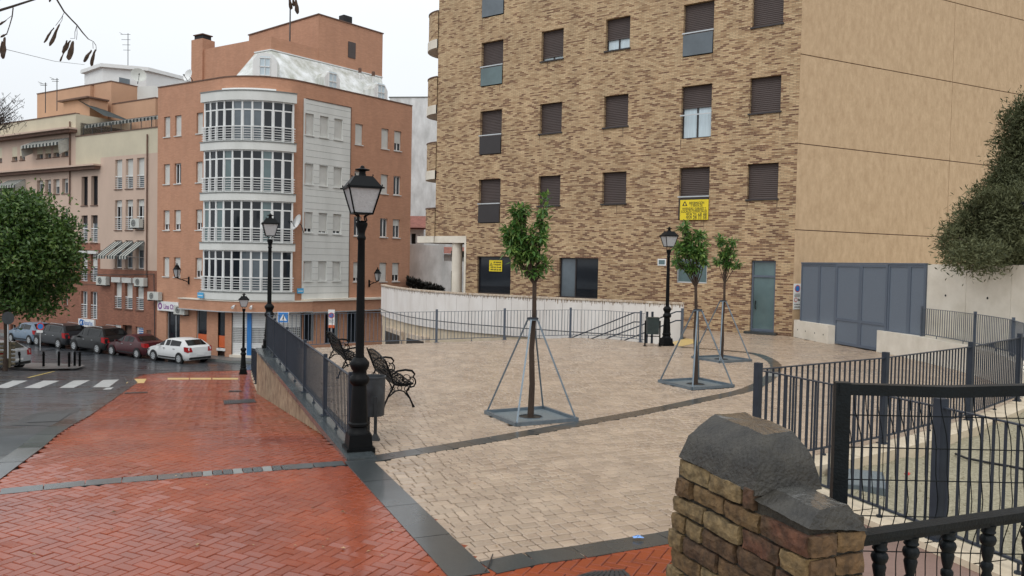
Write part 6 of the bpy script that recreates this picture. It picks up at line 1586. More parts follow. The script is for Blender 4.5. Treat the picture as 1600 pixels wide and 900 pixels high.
q = MB(); wallzone(uR, u157, z_led2 + .6, z_top2, 'greenish', q); wallzone(u157, uS, z_led2, z_top2, 'greenish', q); wallzone(uS, uE_, z_led1, z_top1, 'greenish', q); q.build('upper_wall', lh)
q = MB(); q.prism([xy(LB.pt(uR + .05, 0, -.35)), xy(LB.pt(uE_, 0, -.35)), xy(LB.pt(uE_, 0, -11)), xy(LB.pt(uR + .05, 0, -11))], ZG - .5, z_top2 - 1.0, 'roof_dark')
q.prism([xy(LB.pt(uS, 0, -.35)), xy(LB.pt(uE_, 0, -.35)), xy(LB.pt(uE_, 0, -11)), xy(LB.pt(uS, 0, -11))], z_top2 - .99, z_top1 - .6, 'roof_dark'); q.build('inner_body', lh)
q = MB(); q.fbox(LB, uS, uE_, z_top2 - 1, z_top1, -6, -.01, 'greenish'); q.build('end_wall', lh)
q = MB(); q.fbox(LB, uS - .25, uE_, z_led1, z_led1 + .12, .0, .75, 'pink'); q.fbox(LB, uS - .2, uE_, z_led1 - .22, z_led1, 0, .55, 'coping'); q.build('roof_ledge', lh)
q = MB(); q.fbox(LB, u158b, uE_, z_led2, z_led2 + .12, .0, .6, 'pink'); q.fbox(LB, u158b + .1, uE_, z_led2 - .22, z_led2, 0, .42, 'coping'); q.build('wall_ledge', lh)
q = MB(); q.fbox(LB, uR, uS, z_top2, z_top2 + .07, -.3, .05, 'coping'); q.fbox(LB, uS, uE_, z_top1, z_top1 + .07, -.3, .05, 'coping'); q.build('coping', lh)
for i, r_ in enumerate(TW):
    row = i // 3
    window(lh, LB, *r_, shut=(.62, .22, .35, .6)[row] if not (row == 0) else .6, depth=.2, sill='coping', mull=1 if row == 1 else 0, rail=(r_[3] - r_[2]) * .42 if row != 2 else None, glass='glass' if row == 1 else 'glass_blue', shutter='shutter_white')
    if row == 3:
        q = MB(); q.fbox(LB, r_[0] - .1, r_[1] + .1, r_[3] - .1, r_[3] + .25, .0, .2, 'shutter_white'); q.build('shutter_box', lh)
for i, r_ in enumerate(PR):
    row = i // 2
    if row == 0:
        window(lh, LB, *r_, shut=0, depth=.25, sill='coping', mull=0, frame='frame_brown', glass='glass')
    else: window(lh, LB, *r_, shut=(0, .28, .45, .0)[row], depth=.2, sill='coping' if row < 2 else None, mull=0 if row < 3 else 1, rail=(r_[3] - r_[2]) * .5, shutter='frame_brown' if row == 1 else 'shutter_white', glass='glass_blue')
    if row == 2: q = MB(); q.fbox(LB, r_[0] - .12, r_[1] + .12, r_[3], r_[3] + .22, .0, .18, 'shutter_white'); q.build('shutter_box', lh)
for i, r_ in enumerate(QD): window(lh, LB, *r_, shut=.25 if i % 3 else .5, depth=.25, sill='coping', mull=0, frame='shutter_white', glass='glass_blue')
for i, r_ in enumerate(ow): window(lh, LB, *r_, shut=.3, depth=.25, sill='coping', mull=0, frame='shutter_white', glass='glass_blue')
for i, r_ in enumerate(gw[2:5]): window(lh, LB, *r_, shut=0, depth=.25, sill='coping', mull=1, frame='shutter_white', glass='glass')
r_ = gw[0]; q = MB(); q.fbox(LB, r_[0], r_[1], r_[2], r_[3] - 1.3, -.3, -.2, 'glass'); 
for i in range(6): q.fbox(LB, r_[0], r_[1], r_[2] + .25 * i, r_[2] + .25 * i + .05, -.1, -.06, 'shutter_white')
q.fbox(LB, r_[0] + .3, r_[0] + .36, r_[2], r_[3] - 1.3, -.1, -.05, 'shutter_white'); q.build('window_grille', lh)
for r_, lab in ((gw[0], 'white notice panel with blue lines left of the arched doorway'), (gw[1], 'white notice panel with blue lines right of the arched doorway')):
    z0 = r_[3] - 1.45 if r_ is gw[0] else r_[2]; q = MB(); q.fbox(LB, r_[0], r_[1], z0, r_[3], -.19, -.12, 'white_paint'); o = q.build('notice_panel', None, origin=LB.pt(r_[0], z0, -.15)); tag(o, lab, 'sign')
    q = MB()
    for i in range(4): q.fbox(LB, r_[0] + .12, r_[1] - .15 - .08 * (i % 2), z0 + .16 + i * (r_[3] - z0 - .2) / 4, z0 + .24 + i * (r_[3] - z0 - .2) / 4, -.12, -.112, 'ink_blue')
    q.build('printed_line', o)
a, b, c, d = gd[0]; q = MB(); slats(q, LB, a, b, c, d, -.2, 'garage_grey', .12, .02); q.build('garage_shutter', lh)
a, b, c, d = gd[1]; q = MB(); q.fbox(LB, a, b, c, d, -.5, -.45, 'green_door'); q.build('door', lh)
a, b, c, d = gd[2]; q = MB(); q.fbox(LB, a, b, c, d, -.3, -.25, 'brick_red'); q.fbox(LB, a + .05, a + (b - a) * .4, c, d - .1, -.25, -.2, 'shutter_white'); q.fbox(LB, a + .12, a + (b - a) * .36, c + .1, d - .2, -.2, -.18, 'glass'); q.build('door', lh)
a, b, c, d = gw[5]; q = MB(); q.fbox(LB, a, b, c, d, -.1, -.05, 'coping'); q.build('meter_cabinet', lh)
# brick bands round the pair of windows
for i in range(9):
    z = z_br_hi - .55 - i * .62
    q = MB(); q.fbox(LB, ux(159), ux(120), z, z + .05, .0, .03, 'coping')
    if not any(h[2] < z < h[3] for h in PR): q.build('brick_band', lh)
# drainpipes
for x, y0, y1 in ((231, 210, 445), (110.5, 190, 320)):
    u = ux(x, (y0 + y1) / 2); q = MB(); q.tube([LB.pt(u, zx(x, y1), .08), LB.pt(u, zx(x, y0), .08)], .05, 'coping', 6); q.build('drainpipe', lh)
# white sign above the garage
r_ = RB_(124.8, 498.6, 149.3, 510.5); q = MB(); q.fbox(LB, *r_, .0, .12, 'white_paint'); o = q.build('shop_sign', None, origin=LB.pt(r_[0], r_[2])); tag(o, 'white sign with blue lettering above the grey garage shutter', 'sign')
text_mesh('Dianarlos', .5, 'ink_blue', LB, r_[0] + (r_[1] - r_[0]) * .40, (r_[2] + r_[3]) / 2, .125, 'lettering', o, width=(r_[1] - r_[0]) * .62)
q = MB(); c = LB.pt(r_[1] - .4, (r_[2] + r_[3]) / 2, .127); ring(q, c, LB.D, Z, .26, .12, 'ink_blue'); q.face([c - Z * .05, c + LB.D * -.3 - Z * .2, c + LB.D * -.25 + Z * .25], 'ink_blue'); q.build('emblem', o)
ac_unit(LB, RB_(158, 432, 173, 445), 'air conditioner on the red brick wall left of the three lower windows')
ac_unit(LB, RB_(217, 434, 232, 447), 'air conditioner on the red brick wall above the rightmost lower window')
ac_unit(LB, RB_(211, 342, 225, 356), 'air conditioner under the rightmost window of the beige wall')
# awnings
def awning(fr, r, out, drop, label, n=10, n0=0.0, m2='awn_dark', group=None, sides=False):
    a, b, z0, z1 = r; o = None; q = MB()
    for i in range(n):
        u, v = a + (b - a) * i / n, a + (b - a) * (i + 1) / n; m = 'awn_light' if i % 2 else m2
        P = [fr.pt(u, z1, n0), fr.pt(v, z1, n0), fr.pt(v, z1 - drop, n0 + out), fr.pt(u, z1 - drop, n0 + out)]
        q.face(P, m); q.face([P[3], P[2], P[2] - Z * .22, P[3] - Z * .22], m)
        q.face([p - Z * .015 for p in P], m)
    if sides:
        for u in (a, b): q.face([fr.pt(u, z1, n0), fr.pt(u, z1 - drop, n0 + out), fr.pt(u, z1 - drop - .9, n0 + out * .9), fr.pt(u, z1 - .9, n0)], 'awn_light')
    o = q.build('awning', None, origin=fr.pt((a + b) / 2, z1, n0)); tag(o, label, 'awning', group)
    q = MB(); 
    for u in (a, b): q.tube([fr.pt(u, z1 - drop - .1, n0), fr.pt(u, z1 - drop, n0 + out)], .02, 'alu', 4)
    q.build('awning_arm', o); return o
for i, lab in enumerate(('rightmost', 'middle', 'leftmost')):
    h = sorted(TW[6:9], key=lambda t: t[0])[i]; awning(LB, (h[0] - .1, h[1] + .1, h[2], h[3] - .1), 1.3, 1.0, f'{lab} of three small striped awnings over the beige wall windows', 7, group='small striped awnings in a row')
h = sorted(QD[:4], key=lambda t: t[0]); awning(LB, (h[0][0] - .25, h[3][1] + .6, 0, h[0][3] + .45), .9, .45, 'wide black and white striped awning over four top floor windows', 22, sides=True)
r_ = RB_(12, 283, 40, 297); awning(LB, (r_[0], r_[1], 0, r_[3] + .1), .8, .5, 'dark striped awning just above the crown of the big left tree', 14, sides=True)
# roof terrace with long striped awning
za0, za1 = zx(185, 194), zx(185, 180)
uT0, uT1 = uR + .1, ux(124, 196)
q = MB(); q.fbox(LB, uT0, uT1, z_top2 + .07, za0, -2.9, -2.8, 'black')
for i in range(9):
    u = uT0 + (uT1 - uT0) * i / 8; q.tube([LB.pt(u, z_top2 + .05, -.3), LB.pt(u, za0 + .2, -.3)], .03, 'iron_grate', 4)
q.tube([LB.pt(uT0, z_top2 + .9, -.3), LB.pt(uT1, z_top2 + .9, -.3)], .02, 'iron_grate', 4)
for i in range(60): u = uT0 + (uT1 - uT0) * i / 60; q.tube([LB.pt(u, z_top2 + .05, -.3), LB.pt(u, z_top2 + .9, -.3)], .008, 'iron_grate', 3)
q.build('terrace_screen', lh)
awning(LB, (uT0, uT1, 0, za1 + .15), 1.5, .45, 'long grey striped awning over the roof terrace beside the orange building', 46, n0=-1.9)
# penthouse volumes
def box_px(x0, x1, ytl, ytr, n, zlow, m, name, depth=5, fr=LB):
    ua, za = fr.px(x0, ytl, n); ub, zb = fr.px(x1, ytr, n); zt = (za + zb) / 2; a, b = min(ua, ub), max(ua, ub)
    q = MB(); q.fbox(fr, a, b, zlow, zt, n - depth, n, m); q.fbox(fr, a - .03, b + .03, zt, zt + .08, n - depth, n + .04, 'coping'); q.build(name, lh); return a, b, zt
p1_ = box_px(58, 141, 147.5, 133, -4.0, z_top2 - 1, 'salmon', 'penthouse_wall'); p2b = box_px(141.5, 174, 132.5, 128, -4.0 - .3, z_top2 - 1, 'salmon', 'penthouse_wall')
p3b = box_px(175, 243, 163.5, 153, -4.4, z_top2 - 1, 'salmon', 'penthouse_wall', 2)
q = MB(); a = LB.px(99, 160, -2.5); b = LB.px(140, 158, -2.5); q.fbox(LB, b[0], a[0], z_top1, a[1], -4, -2.5, 'salmon'); q.fbox(LB, b[0] - .2, a[0] + .3, a[1], a[1] + .12, -4, -2.2, 'coping'); q.build('roof_hut', lh)
q = MB(); P = [pd(128, 158, LB.pt(uS, 0, -2.5).y), pd(143, 157, LB.pt(uS, 0, -2.5).y)]; c0 = LB.pt(LB.px(143, 158, -2.6)[0], 0, 0)
ua, za = LB.px(125, 157, -2.6); ub, zb = LB.px(163, 181, -1.5); q.face([LB.pt(ua, za, -2.4), LB.pt(LB.px(143, 157, -3.9)[0], za, -3.9), LB.pt(ub + .3, zb, -3.9), LB.pt(ub, zb, -1.5)], 'awn_dark'); tag(q.build('shade_cloth', None, origin=LB.pt(ua, za, -2.5)), 'dark green shade cloth slanting down from the rooftop hut', 'shade')
# white stair block with its antennas and dish
WBf = Fr(pd(160, 130, 62), Ll.D); WBf.N = Ll.N
q = MB(); pc0 = pd(160, 130, 69); zt_w = pd(160, 100, 69).z; pl = pd(132, 104, 71.5); prr = pd(228, 108, 70); dn = Vector((LB.N.x, LB.N.y, 0))
q.prism([(pl.x, pl.y), (pc0.x, pc0.y), (prr.x, prr.y), (prr.x - dn.x * 5, prr.y - dn.y * 5), (pl.x - dn.x * 5, pl.y - dn.y * 5)], z_top2, zt_w - .3, 'white_paint')
q.prism([(pl.x - .3, pl.y - .1), (pc0.x, pc0.y - .35), (prr.x + .3, prr.y - .2), (prr.x - dn.x * 5, prr.y - dn.y * 5), (pl.x - dn.x * 5, pl.y - dn.y * 5)], zt_w - .3, zt_w, 'white_paint')
q.build('stair_block', lh)
q = MB(); A = pd(186, 122, 61); Bq = pd(203, 133, 61.2); q.face([pd(186, 120.5, 68.9), pd(203, 124, 69.2), pd(203, 133, 69.2), pd(186, 131, 68.9)], 'glass_blue'); q.build('roof_window', lh)
q = MB(); q.prism([xy(pd(176, 135, 67)), xy(pd(247, 140, 66)), xy(pd(255, 140, 68.5)), xy(pd(176, 135, 68.5))], z_top2 - .5, pd(205, 137, 67).z, 'white_render'); q.build('rear_block', lh)
dish(pd(216, 119, 68), (.5, -.8, .3), .62, 'satellite_dish', 'large grey satellite dish on the white rooftop stair block', 'ac')
def aerial(px, py_top, py_bot, Y, label, w=1.0, n=5):
    A, Bq = pd(px, py_bot, Y), pd(px, py_top, Y); q = MB(); q.tube([A - Z * 1.5, Bq], .03, 'iron_grate', 5)
    for i in range(n): z = Bq.z - .1 - i * (Bq.z - A.z) * .16; q.tube([Vector((A.x - w * (1 - i * .12), A.y, z)), Vector((A.x + w * .3, A.y, z))], .02, 'iron_grate', 4)
    q.tube([Vector((A.x - w, A.y - .2, Bq.z)), Vector((A.x - w, A.y + .3, Bq.z))], .015, 'iron_grate', 4)
    o = q.build('television_aerial', None, origin=A - Z * 1.5); tag(o, label, 'aerial')
aerial(200, 52, 103, 70, 'tall television aerial on the white rooftop block', .65, 4)
aerial(71, 129, 143, 57, 'left one of two small aerials on the salmon rooftop wall', .4, 2); aerial(89, 122, 140, 57, 'right one of two small aerials on the salmon rooftop wall', .4, 2)
q = MB(); a = pd(13, 78, 40); b = pd(132, 101, 61); q.tube([a.lerp(Vector((-40, 30, a.z + 1)), .5), a, a.lerp(b, .5) - Z * .15, b], .015, 'iron_grate', 4); tag(q.build('overhead_cable', None, origin=b), 'thin cable crossing the sky towards the white rooftop block', 'cable')
q = MB(); a, b = LB.pt(uR + .3, zx(240, 428), .12), LB.pt(ux(118), zx(125, 429), .12); q.tube([a, a.lerp(b, .3) - Z * .05, b], .03, 'iron_grate', 4); a2, b2_ = Ll.pt(-.3, -1.4, .12), LB.pt(ux(20), zx(20, 500), .12); q.tube([a, LB.pt(uR + .2, -3, .1)], .03, 'iron_grate', 4); tag(q.build('wall_cable', None, origin=a), 'black cable strung along the brick wall below the beige render', 'cable')

# ================================================================== old white buildings in the gap
bwf = Fr(pd(622, 300, 80), (1, -.12)); bwf.N = Vector((-.12, -1, 0)).normalized()
zt_ = pd(640, 153, 80).z
bk = thing('weathered_white_building', 'weathered white building wall in the gap between orange and tan blocks', 'building', tuple(bwf.pt(0, -4)))
q = MB(); q.fbox(bwf, -1, 12, -4, zt_, -9, 0, 'old_white'); q.build('wall', bk); q = MB(); q.fbox(bwf, -1.1, 12.1, zt_, zt_ + .1, -9, .05, 'granite_light'); q.build('roof', bk)
Yh = 70
hs_ = thing('small_old_house', 'small old house with tiled roof and dark windows behind the white yard wall', 'building', tuple(pd(640, 440, Yh)))
hf_ = Fr(pd(636, 400, Yh), (1, -.05)); hf_.N = Vector((-.05, -1, 0)).normalized()
z0, z1 = hf_.px(650, 460)[1], hf_.px(650, 356)[1]; ub = hf_.px(735, 400)[0]; u0_ = hf_.px(662, 380)[0]
w1 = rect(hf_, 642.5, 365, 649.5, 381); w2 = rect(hf_, 653.5, 368, 657, 376)
q = MB(); wall(q, hf_, 0, u0_, z0, z1, [w1, w2], 'old_white', .3); q.fbox(hf_, u0_, ub, z0, hf_.px(700, 397)[1], -3, -1, 'old_white'); q.build('wall', hs_)
for w_ in (w1, w2): q = MB(); q.fbox(hf_, *w_, -.4, -.3, 'black'); q.build('window', hs_)
q = MB(); P = [hf_.pt(-.5, z1, .5), hf_.pt(u0_ + .3, z1, .5), hf_.pt(u0_ + .3, z1 + 1.2, -3), hf_.pt(-.5, z1 + 1.2, -3)]; q.face(P, 'roof_tile'); q.face([p - Z * .15 for p in P], 'roof_tile')
zr_ = hf_.px(700, 396)[1]; zr2 = hf_.px(700, 385)[1]; P = [hf_.pt(u0_ - 1.5, zr_, -.6), hf_.pt(ub, zr_, -.6), hf_.pt(ub, zr2, -3), hf_.pt(u0_ - 1.5, zr2, -3)]; q.face(P, 'roof_tile'); q.build('roof', hs_)
q = MB(); q.fbox(hf_, hf_.px(704, 400)[0], ub, hf_.px(700, 408)[1] - .1, hf_.px(700, 408)[1] + .35, -.9, -.2, 'granite_light'); q.fbox(hf_, hf_.px(704, 400)[0], ub, hf_.px(700, 408)[1] + .35, hf_.px(700, 408)[1] + .9, -.9, -.3, 'dirt_mound'); q.build('balcony', hs_)
yw = Fr(pd(630, 440, 62), (1, -.02)); yw.N = Vector((-.02, -1, 0))
q = MB(); za, zb = yw.px(660, 470)[1], yw.px(660, 383)[1]; u1_ = yw.px(692, 420)[0]; u2_ = yw.px(740, 420)[0]; q.fbox(yw, 0, u1_, za, zb, -.4, 0, 'old_white'); q.fbox(yw, u1_, u2_, za, yw.px(700, 408)[1], -.42, -.05, 'old_white')
for x in (705, 719): u = yw.px(x, 430)[0]; q.fbox(yw, u, u + .1, za, yw.px(700, 424)[1], 0, .05, 'black')
q.fbox(yw, yw.px(705, 424)[0], yw.px(719, 424)[0], yw.px(700, 425)[1], yw.px(700, 423.5)[1], 0, .05, 'black'); tag(q.build('yard_wall', None, origin=yw.pt(0, za)), 'old whitewashed yard wall stained black along its top edge', 'wall')
q = MB(); r = random.Random(5)
for i in range(1500):
    x = r.uniform(636, 694); h = 433 + (x - 636) * .30 + r.uniform(0, 14); p = pd(x, h, 58 + r.uniform(-.8, .8)); d = Vector((r.gauss(0, 1), r.gauss(0, 1), r.gauss(.4, .6)))
    q.cr = 0; a_ = d.normalized() * .28; b_ = d.cross(Z).normalized() * .10; q.face([p - b_, p + b_, p + a_], 'dirt_mound')
q.build('scrub_bank', kind='stuff')
q = MB(); q.prism([(-20, 50.5), (3, 50.5), (3, 95), (-20, 95)], -4.3, -3.74, 'dirt_mound'); q.build('back_yard', kind='structure')

# ================================================================== parked cars
def make_car(label, loc, rz, paint, L=4.2, W=1.72, H=1.46, kind='hatch', light_roof=False, group='cars parked in front of the left houses'):
    t = thing('parked_car', label, 'car', tuple(loc), group); O = Vector(loc)
    h = L / 2
    if kind == 'hatch': st = [(h, .30, .58, .60, .55), (h - .06, .22, .68, .72, .72), (h - .45, .20, .84, .86, .80), (h - 1.0, .20, .95, .97, .84), (h - 1.18, .20, .98, 1.02, .85), (h - 1.95, .20, 1.0, H - .03, .86), (h - 2.4, .2, 1.0, H, .86), (-h + .75, .20, 1.02, H - .05, .86), (-h + .28, .22, 1.04, 1.10, .84), (-h + .06, .25, .95, .99, .80), (-h, .32, .62, .66, .74)]
    elif kind == 'sedan': st = [(h, .30, .56, .58, .55), (h - .06, .22, .66, .70, .72), (h - .5, .20, .80, .83, .80), (h - 1.2, .20, .92, .95, .84), (h - 1.35, .20, .95, 1.0, .85), (h - 2.1, .20, .97, H - .03, .86), (h - 2.6, .2, .97, H, .86), (-h + 1.25, .20, .98, H - .08, .86), (-h + .75, .20, 1.0, 1.06, .85), (-h + .1, .25, .98, 1.02, .80), (-h, .32, .62, .66, .74)]
    else: st = [(h, .34, .66, .68, .55), (h - .06, .26, .78, .82, .72), (h - .4, .24, .94, .98, .80), (h - 1.05, .24, 1.03, 1.06, .85), (h - 1.2, .24, 1.05, 1.1, .86), (h - 1.85, .24, 1.06, H - .03, .87), (h - 2.4, .24, 1.06, H, .87), (-h + .55, .24, 1.08, H - .06, .87), (-h + .2, .25, 1.1, 1.2, .86), (-h + .04, .28, .95, .99, .82), (-h, .36, .66, .70, .76)]
    wb = W / 2
    def ringp(s):
        x, zb, zbelt, ztop, wf = s; w = wb * wf / .86; cab = ztop > zbelt + .2; wr = w * (.78 if cab else .93)
        half = [(0, zb), (w * .88, zb), (w, zb + .12), (w * 1.01, (zb + zbelt) / 2), (w * .97, zbelt), (wr, ztop - .05 if cab else ztop - .01), (wr * .82, ztop), (0, ztop + .015)]
        return x, half
    def P(x, y, z): c, s = cos(rz), sin(rz); return O + Vector((x * c - y * s, x * s + y * c, z))
    q = MB(); R = [ringp(s) for s in st]; V = []; n = 14
    for x, hf in R: V += [P(x, y, z) for y, z in hf] + [P(x, -y, z) for y, z in hf[-2:0:-1]]
    F = []
    for i in range(len(R) - 1):
        for k in range(n): F.append((i * n + k, i * n + (k + 1) % n, (i + 1) * n + (k + 1) % n, (i + 1) * n + k))
    F += [tuple(range(n)), tuple(range((len(R) - 1) * n, len(R) * n))[::-1]]
    q.mesh_faces(V, F, paint, True); q.build('body', t)
    def gl(a, b, inset=.03, name='side_window'):      # side glass between stations a..b
        for sg in (1, -1):
            g = MB(); pts = []
            for (st_, f) in ((a, inset), (b, -inset)):
                x, hf = R[st_]; (y0, z0), (y1, z1) = hf[4], hf[5]
                if z1 - z0 < .12: lo = (y0, z0 + .02); up = (y0, z0 + .03)
                else: lo = (y0 + (y1 - y0) * .1, z0 + (z1 - z0) * .1); up = (y0 + (y1 - y0) * .92, z0 + (z1 - z0) * .92)
                pts.append((x - f, lo, up))
            (xa, la, ua_), (xb, lb, ub_) = pts
            g.face([P(xa, sg * (la[0] + .012), la[1]), P(xb, sg * (lb[0] + .012), lb[1]), P(xb, sg * (ub_[0] + .012), ub_[1]), P(xa, sg * (ua_[0] + .012), ua_[1])], 'car_glass'); g.build(name, t)
    gl(4, 5, .12); gl(5, 6); gl(6, 7)
    g = MB()
    for (a, b, e) in ((5, 4, 1), (7, 8, -1)):
        xa, ha = R[a]; xb, hb = R[b]; g = MB(); o_ = .015 * e
        y1, z1 = ha[6]; y2, z2 = hb[6]; dz_ = .015
        g.face([P(xa + o_ + (xb - xa) * .06, y1 * .98, z1 + dz_ + (z2 - z1) * .06), P(xb + o_, y2 * .98, z2 + dz_ + .01), P(xb + o_, -y2 * .98, z2 + dz_ + .01), P(xa + o_ + (xb - xa) * .06, -y1 * .98, z1 + dz_ + (z2 - z1) * .06)], 'car_glass'); g.build('windscreen' if e > 0 else 'rear_window', t)
    rw = .31 if kind != 'suv' else .34
    for sx in (h - .85, -h + .80):
        for sy in (1, -1):
            y = sy * (wb * 1.03); c = P(sx, y - sy * .1, rw); ax = Vector((-sin(rz), cos(rz), 0)) * sy; X = Vector((cos(rz), sin(rz), 0))
            q = MB()
            for r0, r1, d0, d1, m in ((rw, rw, -.1, .10, 'rubber'), (rw, rw * .62, .10, .11, 'rubber')):
                for k in range(18):
                    a, b = 2 * pi * k / 18, 2 * pi * (k + 1) / 18; f_ = lambda an, rr, dd: c + ax * dd + X * rr * cos(an) + Z * rr * sin(an); q.face([f_(a, r0, d0), f_(b, r0, d0), f_(b, r1, d1), f_(a, r1, d1)], m)
            wo = q.build('wheel', t); q = MB(); ring(q, c + ax * .105, X, Z, rw * .64, 0, 'black', 18); 
            for k in range(7): a = 2 * pi * k / 7; d_ = X * cos(a) + Z * sin(a); e_ = X * -sin(a) + Z * cos(a); q.face([c + ax * .112 - e_ * .04, c + ax * .112 + d_ * rw * .6 - e_ * .035, c + ax * .112 + d_ * rw * .6 + e_ * .035, c + ax * .112 + e_ * .04], 'alu')
            ring(q, c + ax * .114, X, Z, rw * .66, rw * .56, 'alu', 18); q.build('rim', wo)
            q = MB(); ring(q, P(sx, sy * wb * 1.022, rw + .02), X, Z, rw * 1.17, 0, 'black', 18); q.build('wheel_arch', t)
    for sy in (1, -1):
        q = MB(); zt = st[-3][2]; q.face([P(-h + .04, sy * wb * .97, .72), P(-h + .30, sy * wb * 1.03, .78), P(-h + .34, sy * wb * 1.03, zt), P(-h + .10, sy * wb * .97, zt)], 'tail_red'); q.face([P(-h - .012, sy * wb * .6, .74), P(-h + .03, sy * wb * .98, .72), P(-h + .09, sy * wb * .98, zt), P(-h + .055, sy * wb * .66, zt - .04)], 'tail_red'); q.build('tail_light', t)
        q = MB(); q.face([P(h - .02, sy * wb * .5, .62), P(h - .16, sy * wb * .96, .60), P(h - .32, sy * wb * .97, .74), P(h - .05, sy * wb * .55, .72)], 'alu'); q.build('headlight', t)
        q = MB(); q.box(P(h - 1.45, sy * (wb + .07), 1.0), (.14, .16, .12), paint, Vector((cos(rz), sin(rz), 0)), Vector((-sin(rz), cos(rz), 0))); q.build('wing_mirror', t)
        q = MB()
        for sx in (.2, -.75): q.box(P(sx, sy * (wb * 1.005), .86), (.16, .03, .025), 'black' if 'white' in paint or 'silver' in paint else 'alu', Vector((cos(rz), sin(rz), 0)), Vector((-sin(rz), cos(rz), 0)))
        q.build('door_handle', t)
        q = MB(); q.box(P(-.1, sy * wb * 1.0, .34), (L * .42, .03, .07), 'black', Vector((cos(rz), sin(rz), 0)), Vector((-sin(rz), cos(rz), 0))); q.build('side_strip', t)
    q = MB(); X = Vector((cos(rz), sin(rz), 0)); Y = Vector((-sin(rz), cos(rz), 0)); q.box(P(-h - .01, 0, .56), (.02, .52, .11), 'white_paint', X, Y); q.build('number_plate', t)
    q = MB(); q.box(P(-h - .0, 0, .36), (.06, W * .84, .13), 'black', X, Y); q.box(P(h + .0, 0, .34), (.06, W * .6, .12), 'black', X, Y); q.build('bumper_trim', t)
    if kind in ('suv', 'estate'):
        for sy in (1, -1): q = MB(); q.tube([P(h - 2.0, sy * wb * .66, H + .02), P(h - 2.1, sy * wb * .66, H + .06), P(-h + .9, sy * wb * .66, H + .04), P(-h + .75, sy * wb * .66, H - .01)], .02, 'alu', 5); q.build('roof_rail', t)
    return t
CF = Ll.off(2.35)
hd = atan2(Ll.D.y, Ll.D.x)
def carpos(x): u = CF.px(x, 556)[0]; p = CF.pt(u, 0); p.z = gz(0, p.y) + ROADZ; return p
make_car('white hatchback parked rightmost under the purple lettered shop sign', carpos(279), hd, 'car_white', 4.15, 1.76, 1.46)
make_car('dark red saloon parked between the white hatchback and the black off roader', carpos(213), hd, 'car_maroon', 4.35, 1.72, 1.43, 'sedan')
make_car('black off roader with roof rails parked before the grey garage shutter', carpos(154), hd, 'car_black', 4.35, 1.84, 1.68, 'suv')
make_car('dark grey people carrier parked left of the black off roader', carpos(94), hd, 'car_dark', 4.4, 1.8, 1.60, 'suv')
make_car('pale blue hatchback parked behind the silver car, far left', carpos(50), hd, 'car_blue', 4.1, 1.7, 1.5)
p = pd(-24, 560, 41.5); p.z = gz(0, 41.5) + ROADZ + .04; make_car('silver car seen from behind beside the timber bench rail, nearest of the cars', p, hd + .35, 'car_silver', 4.2, 1.74, 1.45, group=None)
q_ = pd(588, 528, 62); q_.z = -3.7; make_car('dark car beyond the ramp, seen through the plaza fence', q_, radians(60), 'car_dark', 4.1, 1.7, 1.5, group=None)

# ================================================================== street furniture on the left
for i, (x, yb) in enumerate(((30, 573.5), (68, 572.5), (92, 571.5), (108, 573), (116.6, 571.5), (124.5, 572))):
    P = pg(x, yb, .05); q = MB(); q.lathe(P, [(.06, 0), (.06, .62), (.07, .64), (.07, .68), (.055, .70), (.06, .76), (.03, .80)], 'black_iron', 10)
    tag(q.build('bollard', None, origin=P), ('leftmost black bollard, in front of the silver car', 'second black bollard from the left on the traffic island', 'third black bollard from the left on the traffic island', 'black bollard fourth from the left, standing nearest the road', 'fifth black bollard from the left on the traffic island', 'rightmost black bollard at the tip of the traffic island')[i], 'bollard', 'black bollards on the traffic island')
P0 = pg(-22, 574, .05); tb_ = thing('timber_rail', 'curved rail of horizontal weathered timbers at the left edge', 'fence', tuple(P0))
for i in range(6):
    z = .15 + i * .20; q = MB(); pts = [P0 + Vector((a, .25 * sin(a * 1.2), z + .02 * a)) for a in (-1.4, -.6, 0, .5, .95, 1.28)]; q.tube(pts, .065, 'wood', 6); q.build('timber', tb_)
for a in (-1.0, 0, 1.1): q = MB(); q.box(P0 + Vector((a, .1, .65)), (.12, .1, 1.3), 'wood'); q.build('post', tb_)
def sign_post(px, pybase, pytop, Y, label):
    P = pd(px, pybase, Y); T = pd(px, pytop, Y); t = thing('street_sign', label, 'sign', (P.x, P.y, P.z)); q = MB(); q.tube([P, T], .03, 'alu', 8); q.build('pole', t); return t, P, T
FX = Vector((1, 0, 0))
t, P, T = sign_post(442, 556, 487, 38, 'square blue pedestrian crossing sign above the end of the plaza fence')
c = pd(442.5, 496, 37.9); q = MB(); q.box(c, (.52, .02, .52), 'white_paint'); q.box(c + Vector((0, -.013, 0)), (.47, .01, .47), 'blue'); q.build('sign_panel', t); q = MB()
yy = c.y - .02; q.face([Vector((c.x + a, yy, c.z + b)) for a, b in ((-.17, -.15), (.17, -.15), (0, .17))], 'white_paint'); yy -= .004
q.tube([Vector((c.x, yy, c.z + .06)), Vector((c.x, yy, c.z - .02)), Vector((c.x - .05, yy, c.z - .12))], .014, 'ink', 4); q.tube([Vector((c.x, yy, c.z - .02)), Vector((c.x + .05, yy, c.z - .12))], .014, 'ink', 4); q.build('pedestrian_symbol', t)
t, P, T = sign_post(517.5, 552, 486, 44, 'tall white plate with a round no parking sign seen through the plaza fence')
